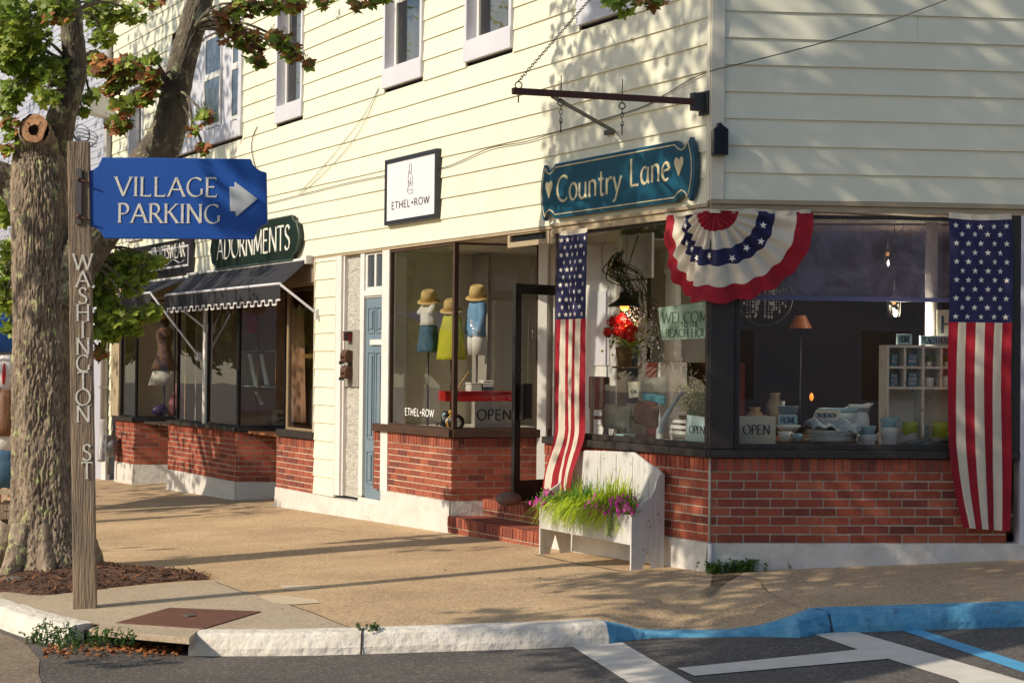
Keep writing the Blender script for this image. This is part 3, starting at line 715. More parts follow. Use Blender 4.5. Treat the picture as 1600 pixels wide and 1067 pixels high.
siding('siding_wall', LF, xEnd, -.035, ZF, 7.6, .2125, siding_m, B, holes=wl)
siding('siding_wall', RF, .085, xR+3, 2.968, 7.6, .2125, siding_m, B)
mb = MB(); mb.box(-.02, .085, -.035, .01, 2.955, 7.6); mb.add([], [])
obj('corner_board', mb, trim_m, B, RF, bevel=.003)
mb = MB(); mb.box(-.045, -.0, -.032, .01, 2.955, 7.6); obj('corner_board', mb, trim_m, B, LF, bevel=.003)
# building mass behind
mb = MB(); mb.box(xEnd, -.1, .32, 6, 2.95, 7.6); obj('upper_mass', mb, dark_m, B, LF)
mb = MB(); mb.box(.1, xR+3, .32, 6, 2.95, 7.6); obj('upper_mass', mb, dark_m, B, RF)
mb = MB(); mb.box(xEnd-.1, -.0, -.15, 3.5, 7.6, 7.75); mb.box(xEnd-.3, .0, -.35, 3.5, 7.75, 7.85); obj('cornice', mb, trim_m, B, LF)
mb = MB(); mb.box(-.0, xR+3, -.15, 3.5, 7.6, 7.75); mb.box(.0, xR+3, -.35, 3.5, 7.752, 7.85); obj('cornice', mb, trim_m, B, RF)
# header trim under the siding
xS = LF.x(868, 352)     # where the corner shop's glass begins
box('header_trim', LF, xEnd, xS-.03, -.012, .30, ZF-.03, ZF, beige_m)
box('header_trim', LF, xS-.03, .0, -.05, .30, ZF-.02, ZF+.01, beige_m)
box('header_trim', LF, xS-.02, .0, -.03, .08, ZF-.08, ZF-.021, beige_m)
box('header_trim', RF, -.02, xR+3, -.05, .30, 2.93, 2.966, beige_m)
box('header_trim', RF, -.02, xR+3, -.03, .08, 2.88, 2.929, beige_m)
# soffit over all shop fronts
box('soffit', LF, xEnd, -.02, .30, 5.5, ZF-.01, ZF+.02, ceil_m); box('soffit', RF, 0, xR+3, .30, 5.5, 2.935, 2.964, ceil_m)

# ---- corner shop: brick and foundation
xBL = LF.x(852, 740)
ZB0, ZB1 = .268, .935
brickwall(LF, xBL, -.0, ZB0, ZB1, mat=brick_m); brickwall(RF, .0, xR-2.2, ZB0, ZB1, mat=brick_m)
foundation(LF, xBL, -.0, ZB0); foundation(RF, -.01, xR+3, ZB0, seed=4)
mb = MB(); mb.tube([(0, -.002, ZB0), (0, -.002, ZB1)], .011, 6); obj('corner_mortar', mb, mortar2_m, B, RF)
mb = MB(); mb.tube([(0, -.03, -.3), (0, -.028, ZB0)], .02, 6); obj('corner_foundation', mb, found_m, B, RF)
# return of corner shop into the entry
cr = CN+LF.ex*xBL; frC = Fr(cr+Vector((.30, 1.62, 0)), cr)
brickwall(frC, 0, frC.len, .3, ZB1, mat=brick_m); foundation(frC, 0, frC.len, .3)
# sill + frames
xw1 = RF.x(1575, 500); xG = RF.x(1592, 500)
box('window_sill', LF, xBL, .0, -.045, .12, ZB1+.002, ZB1+.065, dkwood_m, bevel=.006); box('window_sill', RF, -.03, xG, -.045, .12, ZB1+.003, ZB1+.066, dkwood_m, bevel=.006)
def storefront(fr, x0, x1, z0, z1, mat, fw=.035, bars=(), y=.02, pane_m=None, name='shop_window', parent=None, fwl=None, fwr=None, fb=None, tint=None):
    fwl = fw if fwl is None else fwl; fwr = fw if fwr is None else fwr; fb = fw if fb is None else fb
    mb = MB(); mb.box(x0, x0+fwl, y-.02, y+.03, z0, z1); mb.box(x1-fwr, x1, y-.02, y+.03, z0, z1)
    mb.box(x0+fwl, x1-fwr, y-.018, y+.028, z0, z0+fb); mb.box(x0+fwl, x1-fwr, y-.018, y+.028, z1-fw, z1)
    for b in bars: mb.box(b-.02, b+.02, y-.016, y+.026, z0+fb, z1-fw)
    f = obj(name, mb, mat, parent or B, fr, bevel=.003)
    mb = MB(); mb.add([(x0+.01, y+.004, z0+.01), (x1-.01, y+.004, z0+.01), (x1-.01, y+.004, z1-.01), (x0+.01, y+.004, z1-.01)], [(0, 1, 2, 3)])
    obj('pane', mb, pane_m or gl_front, f, fr); return f
storefront(LF, xS, -.03, ZB1+.067, 2.85, dkwood_m, fw=.03, fb=.05)
xp0 = RF.x(1147, 600); storefront(RF, xp0, xw1-.0, ZB1+.067, 2.86, dkwood_m, fw=.03, fwl=.045, fb=.045, pane_m=gl_dark)
box('corner_post', RF, -.02, xp0-.005, -.03, .14, ZB1+.066, 2.88, dkwood_m, bevel=.012)
box('corner_post', LF, -.03, -.0, -.03, .03, ZB1+.066, 2.88, dkwood_m, bevel=.008)
box('window_jamb', RF, xw1, xG, -.03, .1, ZB1+.066, 2.88, dkwood_m)
box('pilaster', RF, xG+.004, xR+3, -.035, .1, ZB0-.02, 2.88, lav_m)

# ---- entry recess between the two shops
xE = LF.x(706, 700)
E1 = CN+LF.ex*xE; 
frR = Fr(E1, E1+Vector((.96, .28, 0)))     # return wall of the clothes shop
xRe = frR.x(840, 650); E2 = frR.w(xRe, 0)
xd0 = LF.x(584.5, 700)
brickwall(LF, xd0, xE, .262, .905, mat=brick2_m, mort=mortar_m); foundation(LF, LF.x(598, 800), xE+.01, .262, seed=9, y0=-.03)
brickwall(frR, 0, xRe+.3, .262, .905, mat=brick_m, mort=mortar_m, bl=.19)
foundation(frR, 0, xRe+.3, .262)
zsill = .905
box('window_sill', LF, xd0+.03, xE+.02, -.05, .12, zsill+.002, zsill+.085, brwood_m, bevel=.006)
box('window_sill', frR, .0, xRe+.2, -.04, .12, zsill+.003, zsill+.086, brwood_m, bevel=.006)
xg0 = LF.x(607, 500)
fE = storefront(LF, xg0, xE+.02, zsill+.087, 2.885, brwood_m, fw=.022, fwl=.04, fwr=.045, fb=.015)
fE2 = storefront(frR, .03, xRe, zsill+.087, 2.885, brwood_m, fw=.015, fwl=.02, fwr=.012, fb=.015)
# jamb post, transom, doorway
frK = Fr(E2, E2+Vector((.93, -.37, 0)))
box('door_jamb', frK, .0, .10, -.02, .12, .3, 2.9, white_m)
mb = MB(); mb.box(.1, .75, .02, .06, 2.42, 2.9)
for i in range(9): mb.box(.12+i*.07, .175+i*.07, .012, .02, 2.46, 2.86)
obj('transom_panel', mb, M_('beadboard', (190, 178, 160), (178, 166, 148), 4, .6), B, frK)
box('transom_frame', frK, .1, .75, -.01, .06, 2.37, 2.42, white_m)
box('door_jamb', frK, .16, .20, .0, .1, .3, 2.37, white_m)
# vestibule floor and steps
ZST = .29
def step_box(name, y0, zt, x0, x1, h):
    s = brickwall(LF, x0, x1, zt-h, zt, y0=y0, depth=.02, mat=brick2_m, mort=mortar_m, name=name, cap=True)
    mb = MB(); rr = random.Random(4); x = x0
    while x < x1-.01:
        mb.box(x+.003, min(x1, x+.067)-.003, y0-.01, y0+.19, zt-.012, zt); mb.box(x+.003, min(x1, x+.067)-.003, y0+.195, y0+.40, zt-.012, zt-.001); x += .067
    obj('tread', mb, brick2_m, s, LF)
    mb = MB(); mb.box(x0, x1, y0+.02, y0+1.4, zt-h-.3, zt-.006); obj('core', mb, mortar_m, s, LF); return s
step_box('brick_step', -.03, .115, xE+.0, xBL-.0, .17)
xs2 = LF.x(743, 785, .33)
step_box('brick_step', .33, .285, xs2, xBL+.3, .16)
mb = MB(); mb.grid(lambda u, v: Vector((0, 0, 0)), 1, 1); 
mb = MB(); x_a, x_b = xE+.02, xs2-.01
mb.sphere(((x_a+x_b)/2, .5, .19), 1, 0, 14, ((x_b-x_a)/2*1.05, .28, .09)); obj('stone_block', mb, M_('worn_stone', (126, 96, 84), (104, 82, 74), 6, .9, .8, 20), B, LF)
# entry side floor slab
mb = MB(); mb.add([tuple(E1+Vector((.2, .3, .276))), tuple(CN+LF.ex*xBL+LF.ey*.4+Vector((0, 0, .276))), tuple(CN+LF.ex*xBL+LF.ey*2.4+Vector((0, 0, .276))), tuple(E2+Vector((.1, .6, .276)))], [(0, 1, 2, 3)])
obj('entry_floor', mb, mortar_m, B)
# glass door standing open
hA = Vector((.018, 16.90, 0)); frD2 = Fr(hA, hA+Vector((.70, .714, 0)))
xdr = .90; z0d, z1d = .33, 2.44
mb = MB(); s_ = .085
mb.box(0, s_, -.02, .022, z0d, z1d); mb.box(xdr-s_, xdr, -.02, .022, z0d, z1d); mb.box(s_, xdr-s_, -.019, .021, z0d, z0d+.2); mb.box(s_, xdr-s_, -.019, .021, z1d-.1, z1d)
dd = obj('glass_door', mb, black_m, B, frD2, bevel=.004)
mb = MB(); mb.add([(s_-.01, 0, z0d+.19), (xdr-s_+.01, 0, z0d+.19), (xdr-s_+.01, 0, z1d-.09), (s_-.01, 0, z1d-.09)], [(0, 1, 2, 3)]); obj('pane', mb, gl_front, dd, frD2)
mb = MB(); mb.box(.10, .19, -.07, -.03, 1.13, 1.47); mb.box(.05, .085, -.075, -.03, 1.12, 1.46); mb.lathe([(.0, -.01), (.022, -.01), (.022, .01), (0.001, .01)], (.05, -.03, 1.60)); obj('handle', mb, black_m, dd, frD2, bevel=.004)
mb = MB(); mb.sphere((-.05, -.0, .36), 1, 0, 12, (.14, .12, .07)); o = obj('door_stop_stone', mb, M_('doorstop', (120, 96, 88), (98, 80, 74), 9, .9, .6), None, frD2); tag(o, 'rounded grey stone propping the open black glass door', 'stone')

# ---- blue door, stucco pier, white boards
x1_ = LF.x(527, 600); x2_ = LF.x(535, 600); x3_ = LF.x(561, 600); x4_ = LF.x(567, 600); x5_ = LF.x(597, 600); x6_ = LF.x(608, 600)
zdo = .145
box('white_board', LF, x1_-.0, x2_, -.03, .1, .12, ZF-.03, white_m)
mb = MB()
mb.grid(lambda u, v: Vector((x2_+(x3_-x2_)*u, .045+.012*noise.noise(Vector((u*6, v*60, 1))), .12+(ZF-.15)*v)), 24, 160)
obj('stucco_pier', mb, stucco_m, B, LF)
box('pier_side', LF, x2_-.01, x2_+.03, -.0, .1, .12, ZF-.03, white_m)
box('door_jamb', LF, x3_, x4_, -.0, .08, .16, ZF-.03, white_m)
zdt = LF.z(580, 462)
box('door_head', LF, x4_, x5_, .0, .10, zdt, zdt+.06, white_m)
box('door_jamb', LF, x5_, x6_, -.015, .2, .25, ZF-.03, white_m)
mb = MB(); xm = (x4_+x5_)/2; zt0 = LF.z(580, 448); zt1 = LF.z(580, 398)
mb.box(x4_, x5_, .02, .06, zt0-.12, zt0); mb.box(x4_, x5_, .02, .06, zt1, ZF-.03); mb.box(x4_, x4_+.05, .02, .06, zt0, zt1); mb.box(x5_-.04, x5_, .02, .06, zt0, zt1); mb.box(xm-.025, xm+.025, .02, .06, zt0, zt1)
tr_ = obj('transom_window', mb, white_m, B, LF, bevel=.003); mb = MB(); mb.box(x4_+.04, x5_-.03, .04, .044, zt0, zt1); obj('pane', mb, MATS['dark_window_pane'], tr_, LF)
mb = MB(); mb.box(x4_, x5_, .035, .07, zdo, zdt)
bd = obj('blue_door', mb, door_m, B, LF)
mb = MB(); W_ = x5_-x4_
for (za, zb_) in ((zdt-.42, zdt-.12), (.80, zdt-.62), (zdo+.15, .68)):
    for (a, b) in ((.1, .46), (.54, .9)):
        xa_, xb_ = x4_+W_*a, x4_+W_*b
        mb.box(xa_, xb_, .023, .035, za, za+.02); mb.box(xa_, xb_, .023, .035, zb_-.02, zb_); mb.box(xa_, xa_+.02, .023, .035, za+.02, zb_-.02); mb.box(xb_-.02, xb_, .023, .035, za+.02, zb_-.02)
        mb.box(xa_+.05, xb_-.05, .019, .035, za+.05, zb_-.05)
obj('door_panel', mb, door_m, bd, LF, bevel=.004)
mb = MB(); mb.box(x4_+W_*.3, x5_-.02, .01, .022, zdt-.55, zdt-.49); obj('name_plate', mb, white_m, bd, LF)
box('door_step', LF, x3_, x5_+.05, -.0, .2, -.3, zdo-.005, found_m)
foundation(LF, LF.x(432.5, 790), LF.x(598, 800), .085, seed=2, y0=-.03)
# siding strip between window and white board
xq0 = LF.x(493, 600); xq1 = LF.x(522, 600)
siding('siding_strip', LF, xq0, x1_-.01, .09, ZF-.03, .2125, siding_m, B, joints=False)
box('corner_trim', LF, x1_-.012, x1_+.0, -.034, .0, .09, ZF-.03, trim_m); box('corner_trim', LF, xq0-.012, xq0, -.028, .05, .75, ZF-.03, trim_m)

# ---- jewellery shop (second front)
xa0 = LF.x(263, 700); xa1 = LF.x(370, 700); xb0 = LF.x(432.5, 700); xb1 = LF.x(491, 700)
ZJ0, ZJ1 = .05, .72
brickwall(LF, xb0, xb1, ZJ0+.005, ZJ1+.005, mat=brick2_m, mort=mortar_m); brickwall(LF, xa0, xa1, ZJ0, ZJ1, mat=brick_m)
foundation(LF, xa0, xa1, ZJ0, seed=11)
A1 = CN+LF.ex*xa1; frJ = Fr(A1, A1+Vector((.985, .17, 0)))
brickwall(frJ, 0, 1.3, ZJ0, ZJ1, mat=brick_m, y0=.0); foundation(frJ, 0, 1.3, ZJ0)
box('window_sill', LF, xa0+.05, xa1+.02, -.05, .12, ZJ1+.002, ZJ1+.06, dkwood_m); box('window_sill', frJ, .0, 1.3, -.04, .12, ZJ1+.003, ZJ1+.061, black_m); box('window_sill', LF, xb0+.08, xb1+.03, -.05, .12, ZJ1+.012, ZJ1+.10, dkwood_m)
zjt = 2.62
xc = LF.x(321, 600)
storefront(LF, LF.x(276, 600), xc-.05, ZJ1+.062, zjt, black_m, fw=.025)
box('white_post', LF, xc-.05, xc+.05, -.03, .05, ZJ1+.062, ZF-.03, white_m)
storefront(LF, xc+.052, xa1, ZJ1+.062, zjt, black_m, fw=.025, fwr=.05)
xj2 = frJ.x(447, 600)
storefront(frJ, .0, xj2, ZJ1+.063, zjt, black_m, fw=.025)
storefront(LF, LF.x(447, 600), xb1, ZJ1+.10, zjt, M_('tan_frame', (150, 128, 96), (130, 108, 80), 5, .5), fw=.03, fwl=.06)
box('transom_band', LF, xa0, xb1, -.02, .06, zjt, ZF-.03, M_('band', (150, 132, 108), (132, 116, 96), 4, .7))
# ---- first shop at the far end
xf0 = LF.x(181, 700); xf1 = LF.x(210, 700)
brickwall(LF, xf0, xf1, ZJ0-.03, ZJ1-.03, mat=brick_m); foundation(LF, xf0, xf1, ZJ0-.03, seed=12)
F1 = CN+LF.ex*xf1; frF = Fr(F1, F1+Vector((.985, .17, 0)))
brickwall(frF, 0, 1.45, ZJ0-.03, ZJ1-.03, mat=brick_m); foundation(frF, 0, 1.45, ZJ0-.03)
box('window_sill', LF, xf0, xf1+.02, -.05, .12, ZJ1-.028, ZJ1+.04, dkwood_m); box('window_sill', frF, 0, 1.45, -.04, .12, ZJ1-.027, ZJ1+.041, black_m)
storefront(LF, LF.x(188, 600), xf1, ZJ1+.042, zjt, black_m, fw=.025)
box('white_board', LF, LF.x(176, 600), LF.x(188, 600), -.03, .1, ZJ1+.04, zjt, beige_m)
storefront(frF, .0, frF.x(274, 600), ZJ1+.042, zjt, black_m, fw=.025)
box('transom_band', LF, xEnd, xa0-.0, -.02, .06, zjt, ZF-.03, MATS['band'])
siding('siding_strip', LF, xEnd, LF.x(176, 600)-.01, .1, zjt, .2125, siding_m, B, joints=False)
# ---- interiors (rooms behind the glass)
def room(name, fr, x0, x1, y0, y1, z0, z1, mw, mf=None, left=True, right=True, back=True):
    mb = MB(); t = .03
    if back: mb.box(x0, x1, y1, y1+t, z0, z1)
    if left: mb.box(x0-t, x0, y0, y1+t, z0, z1)
    if right: mb.box(x1, x1+t, y0, y1+t, z0, z1)
    mb.box(x0-t, x1+t, y0, y1+t, z1, z1+t)
    r = obj(name, mb, mw, B, fr); mb = MB(); mb.box(x0-t, x1+t, y0, y1+t, z0-t, z0); obj('floor', mb, mf or deckw_m, r, fr); return r
er = room('clothes_shop_interior', LF, xg0-.02, xE+1.5, .13, 2.4, .93, 2.89, interior_m, interior_m, right=False)
bpy.data.objects.remove([q for q in er.children if q.name.startswith('floor')][0])
mb = MB(); q_ = [LF.w(xg0-.02, .05), E1+LF.ey*.05, E2+Vector((0, .06, 0)), E2+Vector((1.0, 1.9, 0)), LF.w(xg0-.02, 2.4)]; mb.add([(v.x, v.y, .985) for v in q_], [(0, 1, 2, 3, 4)]); obj('floor', mb, interior_m, er)
mb = MB(); mb.add([tuple(E2+Vector((0, .03, .9))), tuple(E2+Vector((1.0, 1.9, .9))), tuple(E2+Vector((1.0, 1.9, 2.9))), tuple(E2+Vector((0, .03, 2.9)))], [(0, 1, 2, 3)]); obj('partition', mb, interior_m, B)
xpb = LF.x(735, 500, 1.3); box('wall_board', LF, xpb, xpb+.3, 1.28, 1.32, .96, 2.88, white_m); box('wall_board', LF, xpb+.62, xpb+1.0, 1.0, 1.04, .96, 2.88, M_('grey_panel', (150, 142, 130), rough=.8))
jr = room('jewellery_shop_interior', LF, LF.x(276, 600), xb1+.2, .13, 1.9, .73, 2.75, tan_m, deckw_m)
fr_ = room('far_shop_interior', LF, LF.x(180, 600), LF.x(262, 600)+.9, .13, 1.6, .70, 2.75, interior_m, dark_m)
# corner shop room
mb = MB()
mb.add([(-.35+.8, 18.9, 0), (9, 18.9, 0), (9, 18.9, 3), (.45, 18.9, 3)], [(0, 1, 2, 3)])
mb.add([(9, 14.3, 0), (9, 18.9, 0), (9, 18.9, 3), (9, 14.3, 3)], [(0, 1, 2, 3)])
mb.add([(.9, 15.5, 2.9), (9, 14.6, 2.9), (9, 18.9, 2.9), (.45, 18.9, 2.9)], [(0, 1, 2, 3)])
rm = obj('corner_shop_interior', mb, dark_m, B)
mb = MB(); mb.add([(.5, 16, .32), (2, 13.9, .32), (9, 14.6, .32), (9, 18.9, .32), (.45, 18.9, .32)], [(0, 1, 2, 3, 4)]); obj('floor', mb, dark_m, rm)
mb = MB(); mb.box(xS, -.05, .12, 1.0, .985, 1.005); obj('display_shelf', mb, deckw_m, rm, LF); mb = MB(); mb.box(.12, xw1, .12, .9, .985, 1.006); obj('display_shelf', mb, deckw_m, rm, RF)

# ================================================================ NEIGHBOUR
NB = thing('neighbour_building', 'pale lavender-white clapboard building beyond the grey downspout', 'building', CN+LF.ex*xEnd)
zn0 = 2.35
siding('siding_wall', LF, xEnd-16, xEnd-.25, zn0, 9, .115, nbr_m, NB, th=.014, holes=[(xEnd-5.2, xEnd-4.2, 4.2, 6)])
upw = MB(); upw.box(xEnd-5.2, xEnd-4.2, -.04, .02, 4.2, 6); wq = obj('window', upw, lav_m, NB, LF); upw = MB(); upw.box(xEnd-5.08, xEnd-4.32, -.045, -.041, 4.32, 5.88); obj('pane', upw, MATS['dark_window_pane'], wq, LF)
box('base_wall', LF, xEnd-16, xEnd-.25, 0, .3, -.4, zn0, nbr_m, NB)
box('fascia', LF, xEnd-16, xEnd-.25, -.12, .05, zn0-.18, zn0, white_m, NB)
box('corner_board', LF, xEnd-.25, xEnd-.0, -.02, .05, -.4, 9, white_m, NB)

# ================================================================ SIGNS
def outline_from(pts_px, fr, y): return [fr.px(a, b, y) for a, b in pts_px]
# --- village parking sign on its timber post
gp = gnd(134, 950); PY = gp.y
st = thing('street_sign', 'weathered timber post with carved vertical street name and a blue arrow board pointing right', 'street sign', gp)
def P2(px, py, Y=PY): q = at(px, py, Y); return q
sc_ = PY/FPX
bl = P2(118, 950); br = P2(152.5, 950); tl = P2(107, 222); tr2 = P2(137, 222)
# slightly leaning post: rectangle section, front face + narrow left face
frP = Matrix.Identity(4)
mb = MB(); hgt = (950-222)*sc_; nseg = 60; vs = []
A0 = P2(113, 950); A1p = P2(104, 222)
wF = 35*sc_; 
for i in range(nseg+1):
    t = i/nseg; a = A0.lerp(A1p, t); wd = wF*(1-.06*t); zz = A0.z+(hgt)*t
    lean = a.x
    for (dx, dy) in ((0, .0), (.025, -.09), (.025+wd, -.075), (.0+wd+.0, .06), (.0, .06)):
        j = .0035*noise.noise(Vector((dx*30, dy*30, zz*6))); vs.append((lean+dx+j, PY+.02+dy+j, zz+(.0 if i < nseg else .01*noise.noise(Vector((dx*40, dy*40, 1))))))
vs = [(x, y, z-(.05 if k < 5 else 0)) for k, (x, y, z) in enumerate(vs)]
fs = [(i*5+k, i*5+(k+1) % 5, (i+1)*5+(k+1) % 5, (i+1)*5+k) for i in range(nseg) for k in range(5)]+[(4, 3, 2, 1, 0), tuple(nseg*5+k for k in range(5))]
mb.add(vs, fs)
post = obj('post', mb, postw_m, st, bevel=.006)
# carved name
frF0 = Fr((0, PY-.052, 0), (1, PY-.052+.05, 0))
tiltP = math.atan2((A1p.x-A0.x), hgt)
mb = text_mb('WASHINGTON', 25*sc_, sx=1.0, wmin=.05, wmax=.13, serif=.12, vertical=26.25*sc_, depth=.0015)
ox = at(130, 422, PY-.05)
Mw = Matrix.Translation(Vector((ox.x, PY-.066, ox.z))) @ Matrix.Rotation(math.atan2(.015, wF), 4, 'Z') @ Matrix.Rotation(-.0165, 4, 'Y')
obj('lettering', mb, silver_m, post, Mw)
mb = text_mb('ST', 25*sc_, sx=1.0, wmin=.05, wmax=.13, serif=.12, vertical=28*sc_, depth=.0015)
ox = at(136.5, 719, PY-.05); obj('lettering', mb, silver_m, post, Matrix.Translation(Vector((ox.x, PY-.066, ox.z))) @ Matrix.Rotation(math.atan2(.015, wF), 4, 'Z') @ Matrix.Rotation(-.012, 4, 'Y'))
# blue board
YB = PY-.02
def bx_(px, py, Y=YB): q = at(px, py, Y); return (q.x, q.z)
def notch(cx, cy, r, a0, a1, n=8): return [(cx+r*math.cos(R(a0+(a1-a0)*i/n)), cy-r*math.sin(R(a0+(a1-a0)*i/n))) for i in range(n+1)]
opx = [(140, 268)] + [(146, 266), (154, 260), (158, 252), (160, 246.5)] + [(392, 249), (395, 257), (401, 264), (409, 268), (416.5, 270)] + [(418, 350), (410, 353), (402, 360), (399, 367), (397, 374.5)] + [(164, 373), (160, 365), (153, 358), (146, 355), (140, 354)]
poly = [bx_(a, b) for a, b in opx]
mb = MB(); mb.prism(poly, -.022, .022)
board = obj('sign_board', mb, blue_m, st, Matrix.Translation((0, YB, 0)), bevel=.006)
mb = MB(); bo = MB()
# raised left panel edge seen left of the post
p0 = bx_(103.5, 266); p1 = bx_(109, 352); mb.box(p0[0], p1[0]+.04, .085, .11, p1[1], p0[1]); obj('back_board', mb, blue_m, st, Matrix.Translation((0, YB, 0)), bevel=.004)
frB = Fr((0, YB-.022, 0), (1, YB-.022, 0))
fit_text(frB, 0, 180, 306, 340, 29*sc_, 'VILLAGE', 'lettering', silver_m, board, wmin=.04, wmax=.135, serif=.11, track=.10)
fit_text(frB, 0, 184, 347.5, 344, 29*sc_, 'PARKING', 'lettering', silver_m, board, wmin=.04, wmax=.135, serif=.11, track=.10)
def fpoly(name, pts, fr, y, th, mat, parent, bevel=0):
    mb = MB(); mb.prism([fr.px(a, b, y) for a, b in pts], y-th, y); return obj(name, mb, mat, parent, fr, bevel=bevel)
fpoly('arrow', [(359, 292), (367, 292.5), (367, 284), (403, 311), (370, 339), (368, 331), (360, 330.5)], frB, 0, .012, M_('aluminium_arrow', (206, 208, 210), (184, 187, 190), 5, .6, c3=(128, 132, 136), s3=9, t3=.62), board, bevel=.003)
for (a, b) in ((122.5, 280), (122.5, 338)):
    mb = MB(); q = at(a, b, PY-.08); mb.tube([q+Vector((0, 0, 0)), q+Vector((.09, -.0, -.03))], .006, 6); mb.sphere(tuple(q), .016); obj('bolt', mb, rust_m, st)
mb = MB(); q = at(123, 285, PY-.077); mb.box(q.x-.022, q.x+.02, PY-.078, PY-.07, q.z-.30, q.z+.10); obj('bracket_plate', mb, M_('plate_grey', (84, 80, 84), (70, 64, 62), 9, .6), st)

# --- Country Lane sign
def fr_sign(name, label, fr, y, cpx, th, mat, edge=None, cat='sign', group=None):
    xs_ = [fr.px(a, b, y) for a, b in cpx]
    t = thing(name, label, cat, M=T(fr, sum(p[0] for p in xs_)/len(xs_), y, sum(p[1] for p in xs_)/len(xs_)))
    return t
ysg = -.085
x0, z0 = LF.px(845, 336, ysg); x1, z1 = LF.px(1086, 213, ysg); x0 = LF.x(844, 300, ysg); x1 = LF.x(1085, 255, ysg)
# local unit outline of the board, corners scooped
zb_ = LF.z(930, 333, ysg); zt_ = LF.z(930, 244, ysg)
Wd, Hh = x1-x0, zt_-zb_
def scooped(x0, x1, z0, z1, a, b, bow):
    pts = []
    def sc(cx, cz, sx, sz):   # corner scoop, walking
        return [(cx+sx*a*1.0, cz+sz*0), (cx+sx*a*.80, cz+sz*b*.22), (cx+sx*a*.58, cz+sz*b*.34), (cx+sx*a*.38, cz+sz*b*.22), (cx+sx*a*.24, cz+sz*b*-.06)]
    bl_ = sc(x0, z0, 1, 1); br_ = sc(x1, z0, -1, 1); tr_ = sc(x1, z1, -1, -1); tl_ = sc(x0, z1, 1, -1)
    def side(cx, sgn, za, zb):  # bowed end
        return [(cx-sgn*a*.24+sgn*a*.24*math.sin(math.pi*t)**.7, za+(zb-za)*t) for t in (.08, .2, .35, .5, .65, .8, .92)]
    return [p for p in bl_[:1]]+list(reversed(br_))[::-1][:0]+br_[:1]+br_[1:]+side(x1, 1, z0, z1)+list(reversed(tr_))+tl_+side(x0, -1, z1, z0)+list(reversed(bl_))[:-1]
cl = thing('shop_sign', 'teal carved board with scooped corners reading Country Lane between two hearts', 'sign', M=T(LF, (x0+x1)/2, ysg, (zb_+zt_)/2))
mb = MB(); mb.prism(scooped(x0, x1, zb_, zt_, .27, .17, 0), ysg, ysg+.05); clb = obj('board', mb, teal_m, cl, LF, bevel=.008)
pl_ = scooped(x0+.035, x1-.035, zb_+.035, zt_-.035, .245, .155, 0)
mb = MB(); mb.tube([(a, ysg-.002, b) for a, b in pl_+[pl_[0]]], .0065, 5); obj('border_line', mb, gold_m, clb, LF)
ht = Hh*.52
fit_text(LF, ysg, 870, 316, 972, ht*.88, 'Country', 'lettering', gold_m, clb, wmin=.06, wmax=.135, serif=0, track=.05)
fit_text(LF, ysg, 984, 291, 1048, ht*.88, 'Lane', 'lettering', gold_m, clb, wmin=.06, wmax=.135, serif=0, track=.05)
heart = [(0, -.55), (.22, -.2), (.42, .1), (.44, .3), (.33, .45), (.18, .45), (.06, .36), (0, .22), (-.06, .36), (-.18, .45), (-.33, .45), (-.44, .3), (-.42, .1), (-.22, -.2)]
for (a, b, s_) in ((858.5, 296, .15), (1061.5, 259.5, .15)):
    hx, hz = LF.px(a, b, ysg); mb = MB(); mb.prism([(hx+u*s_, hz+v*s_*1.05) for u, v in heart], ysg-.008, ysg); obj('heart', mb, gold_m, clb, LF, bevel=.003)

# --- clothes shop sign (framed white)
ye = -.075
zt_ = LF.z(641, 241.5, ye); zb_ = LF.z(641, 346.5, ye); x0 = LF.x(600.5, 300, ye); x1 = LF.x(681.5, 290, ye)
es = thing('shop_sign', 'square white sign with black frame and child drawing above ETHEL+ROW', 'sign', M=T(LF, (x0+x1)/2, ye, (zb_+zt_)/2))
mb = MB(); f_ = .045
mb.box(x0, x0+f_, ye, ye+.07, zb_, zt_); mb.box(x1-f_, x1, ye, ye+.07, zb_, zt_); mb.box(x0+f_, x1-f_, ye, ye+.07, zb_, zb_+f_); mb.box(x0+f_, x1-f_, ye, ye+.07, zt_-f_, zt_)
fm = obj('frame', mb, M_('graphite_frame', (50, 50, 56), (42, 42, 48), 9, .4), es, LF, bevel=.003)
mb = MB(); mb.box(x0+f_, x1-f_, ye+.012, ye+.06, zb_+f_, zt_-f_); pn = obj('panel', mb, M_('sign_white', (226, 222, 226), rough=.4), es, LF)
fit_text(LF, ye+.012, 612, 327.5, 671, 10.5/143*1.0, 'ETHEL+ROW', 'lettering', ink_m, pn, wmin=.10, wmax=.13, serif=0, track=.17)
mb = MB(); fx, fz = LF.px(639, 280, ye); U = .010
doodle = [[(-2, 12), (0, 16), (4, 15), (5, 11), (3, 7), (0, 6), (-2, 9), (-2, 12)], [(-2, 10), (-5, 2), (-4, -6), (-6, -10)], [(3, 7), (7, 2), (8, -5), (5, -8)], [(-4, -1), (0, -5), (5, -4)], [(-6, -10), (0, -12), (8, -11), (9, -15), (-2, -15), (-6, -13), (-6, -10)], [(1, 2), (2, -3), (-1, -8)]]
for d in doodle: mb.tube([Vector((fx+a*U*.85, ye+.009, fz+b*U)) for a, b in smooth_pts([(a, b, 0) for a, b in d], 3) and [(q.x, q.y) for q in smooth_pts([(a, b, 0) for a, b in d], 3)]], .0022, 4)
obj('line_drawing', mb, ink_m, pn, LF)

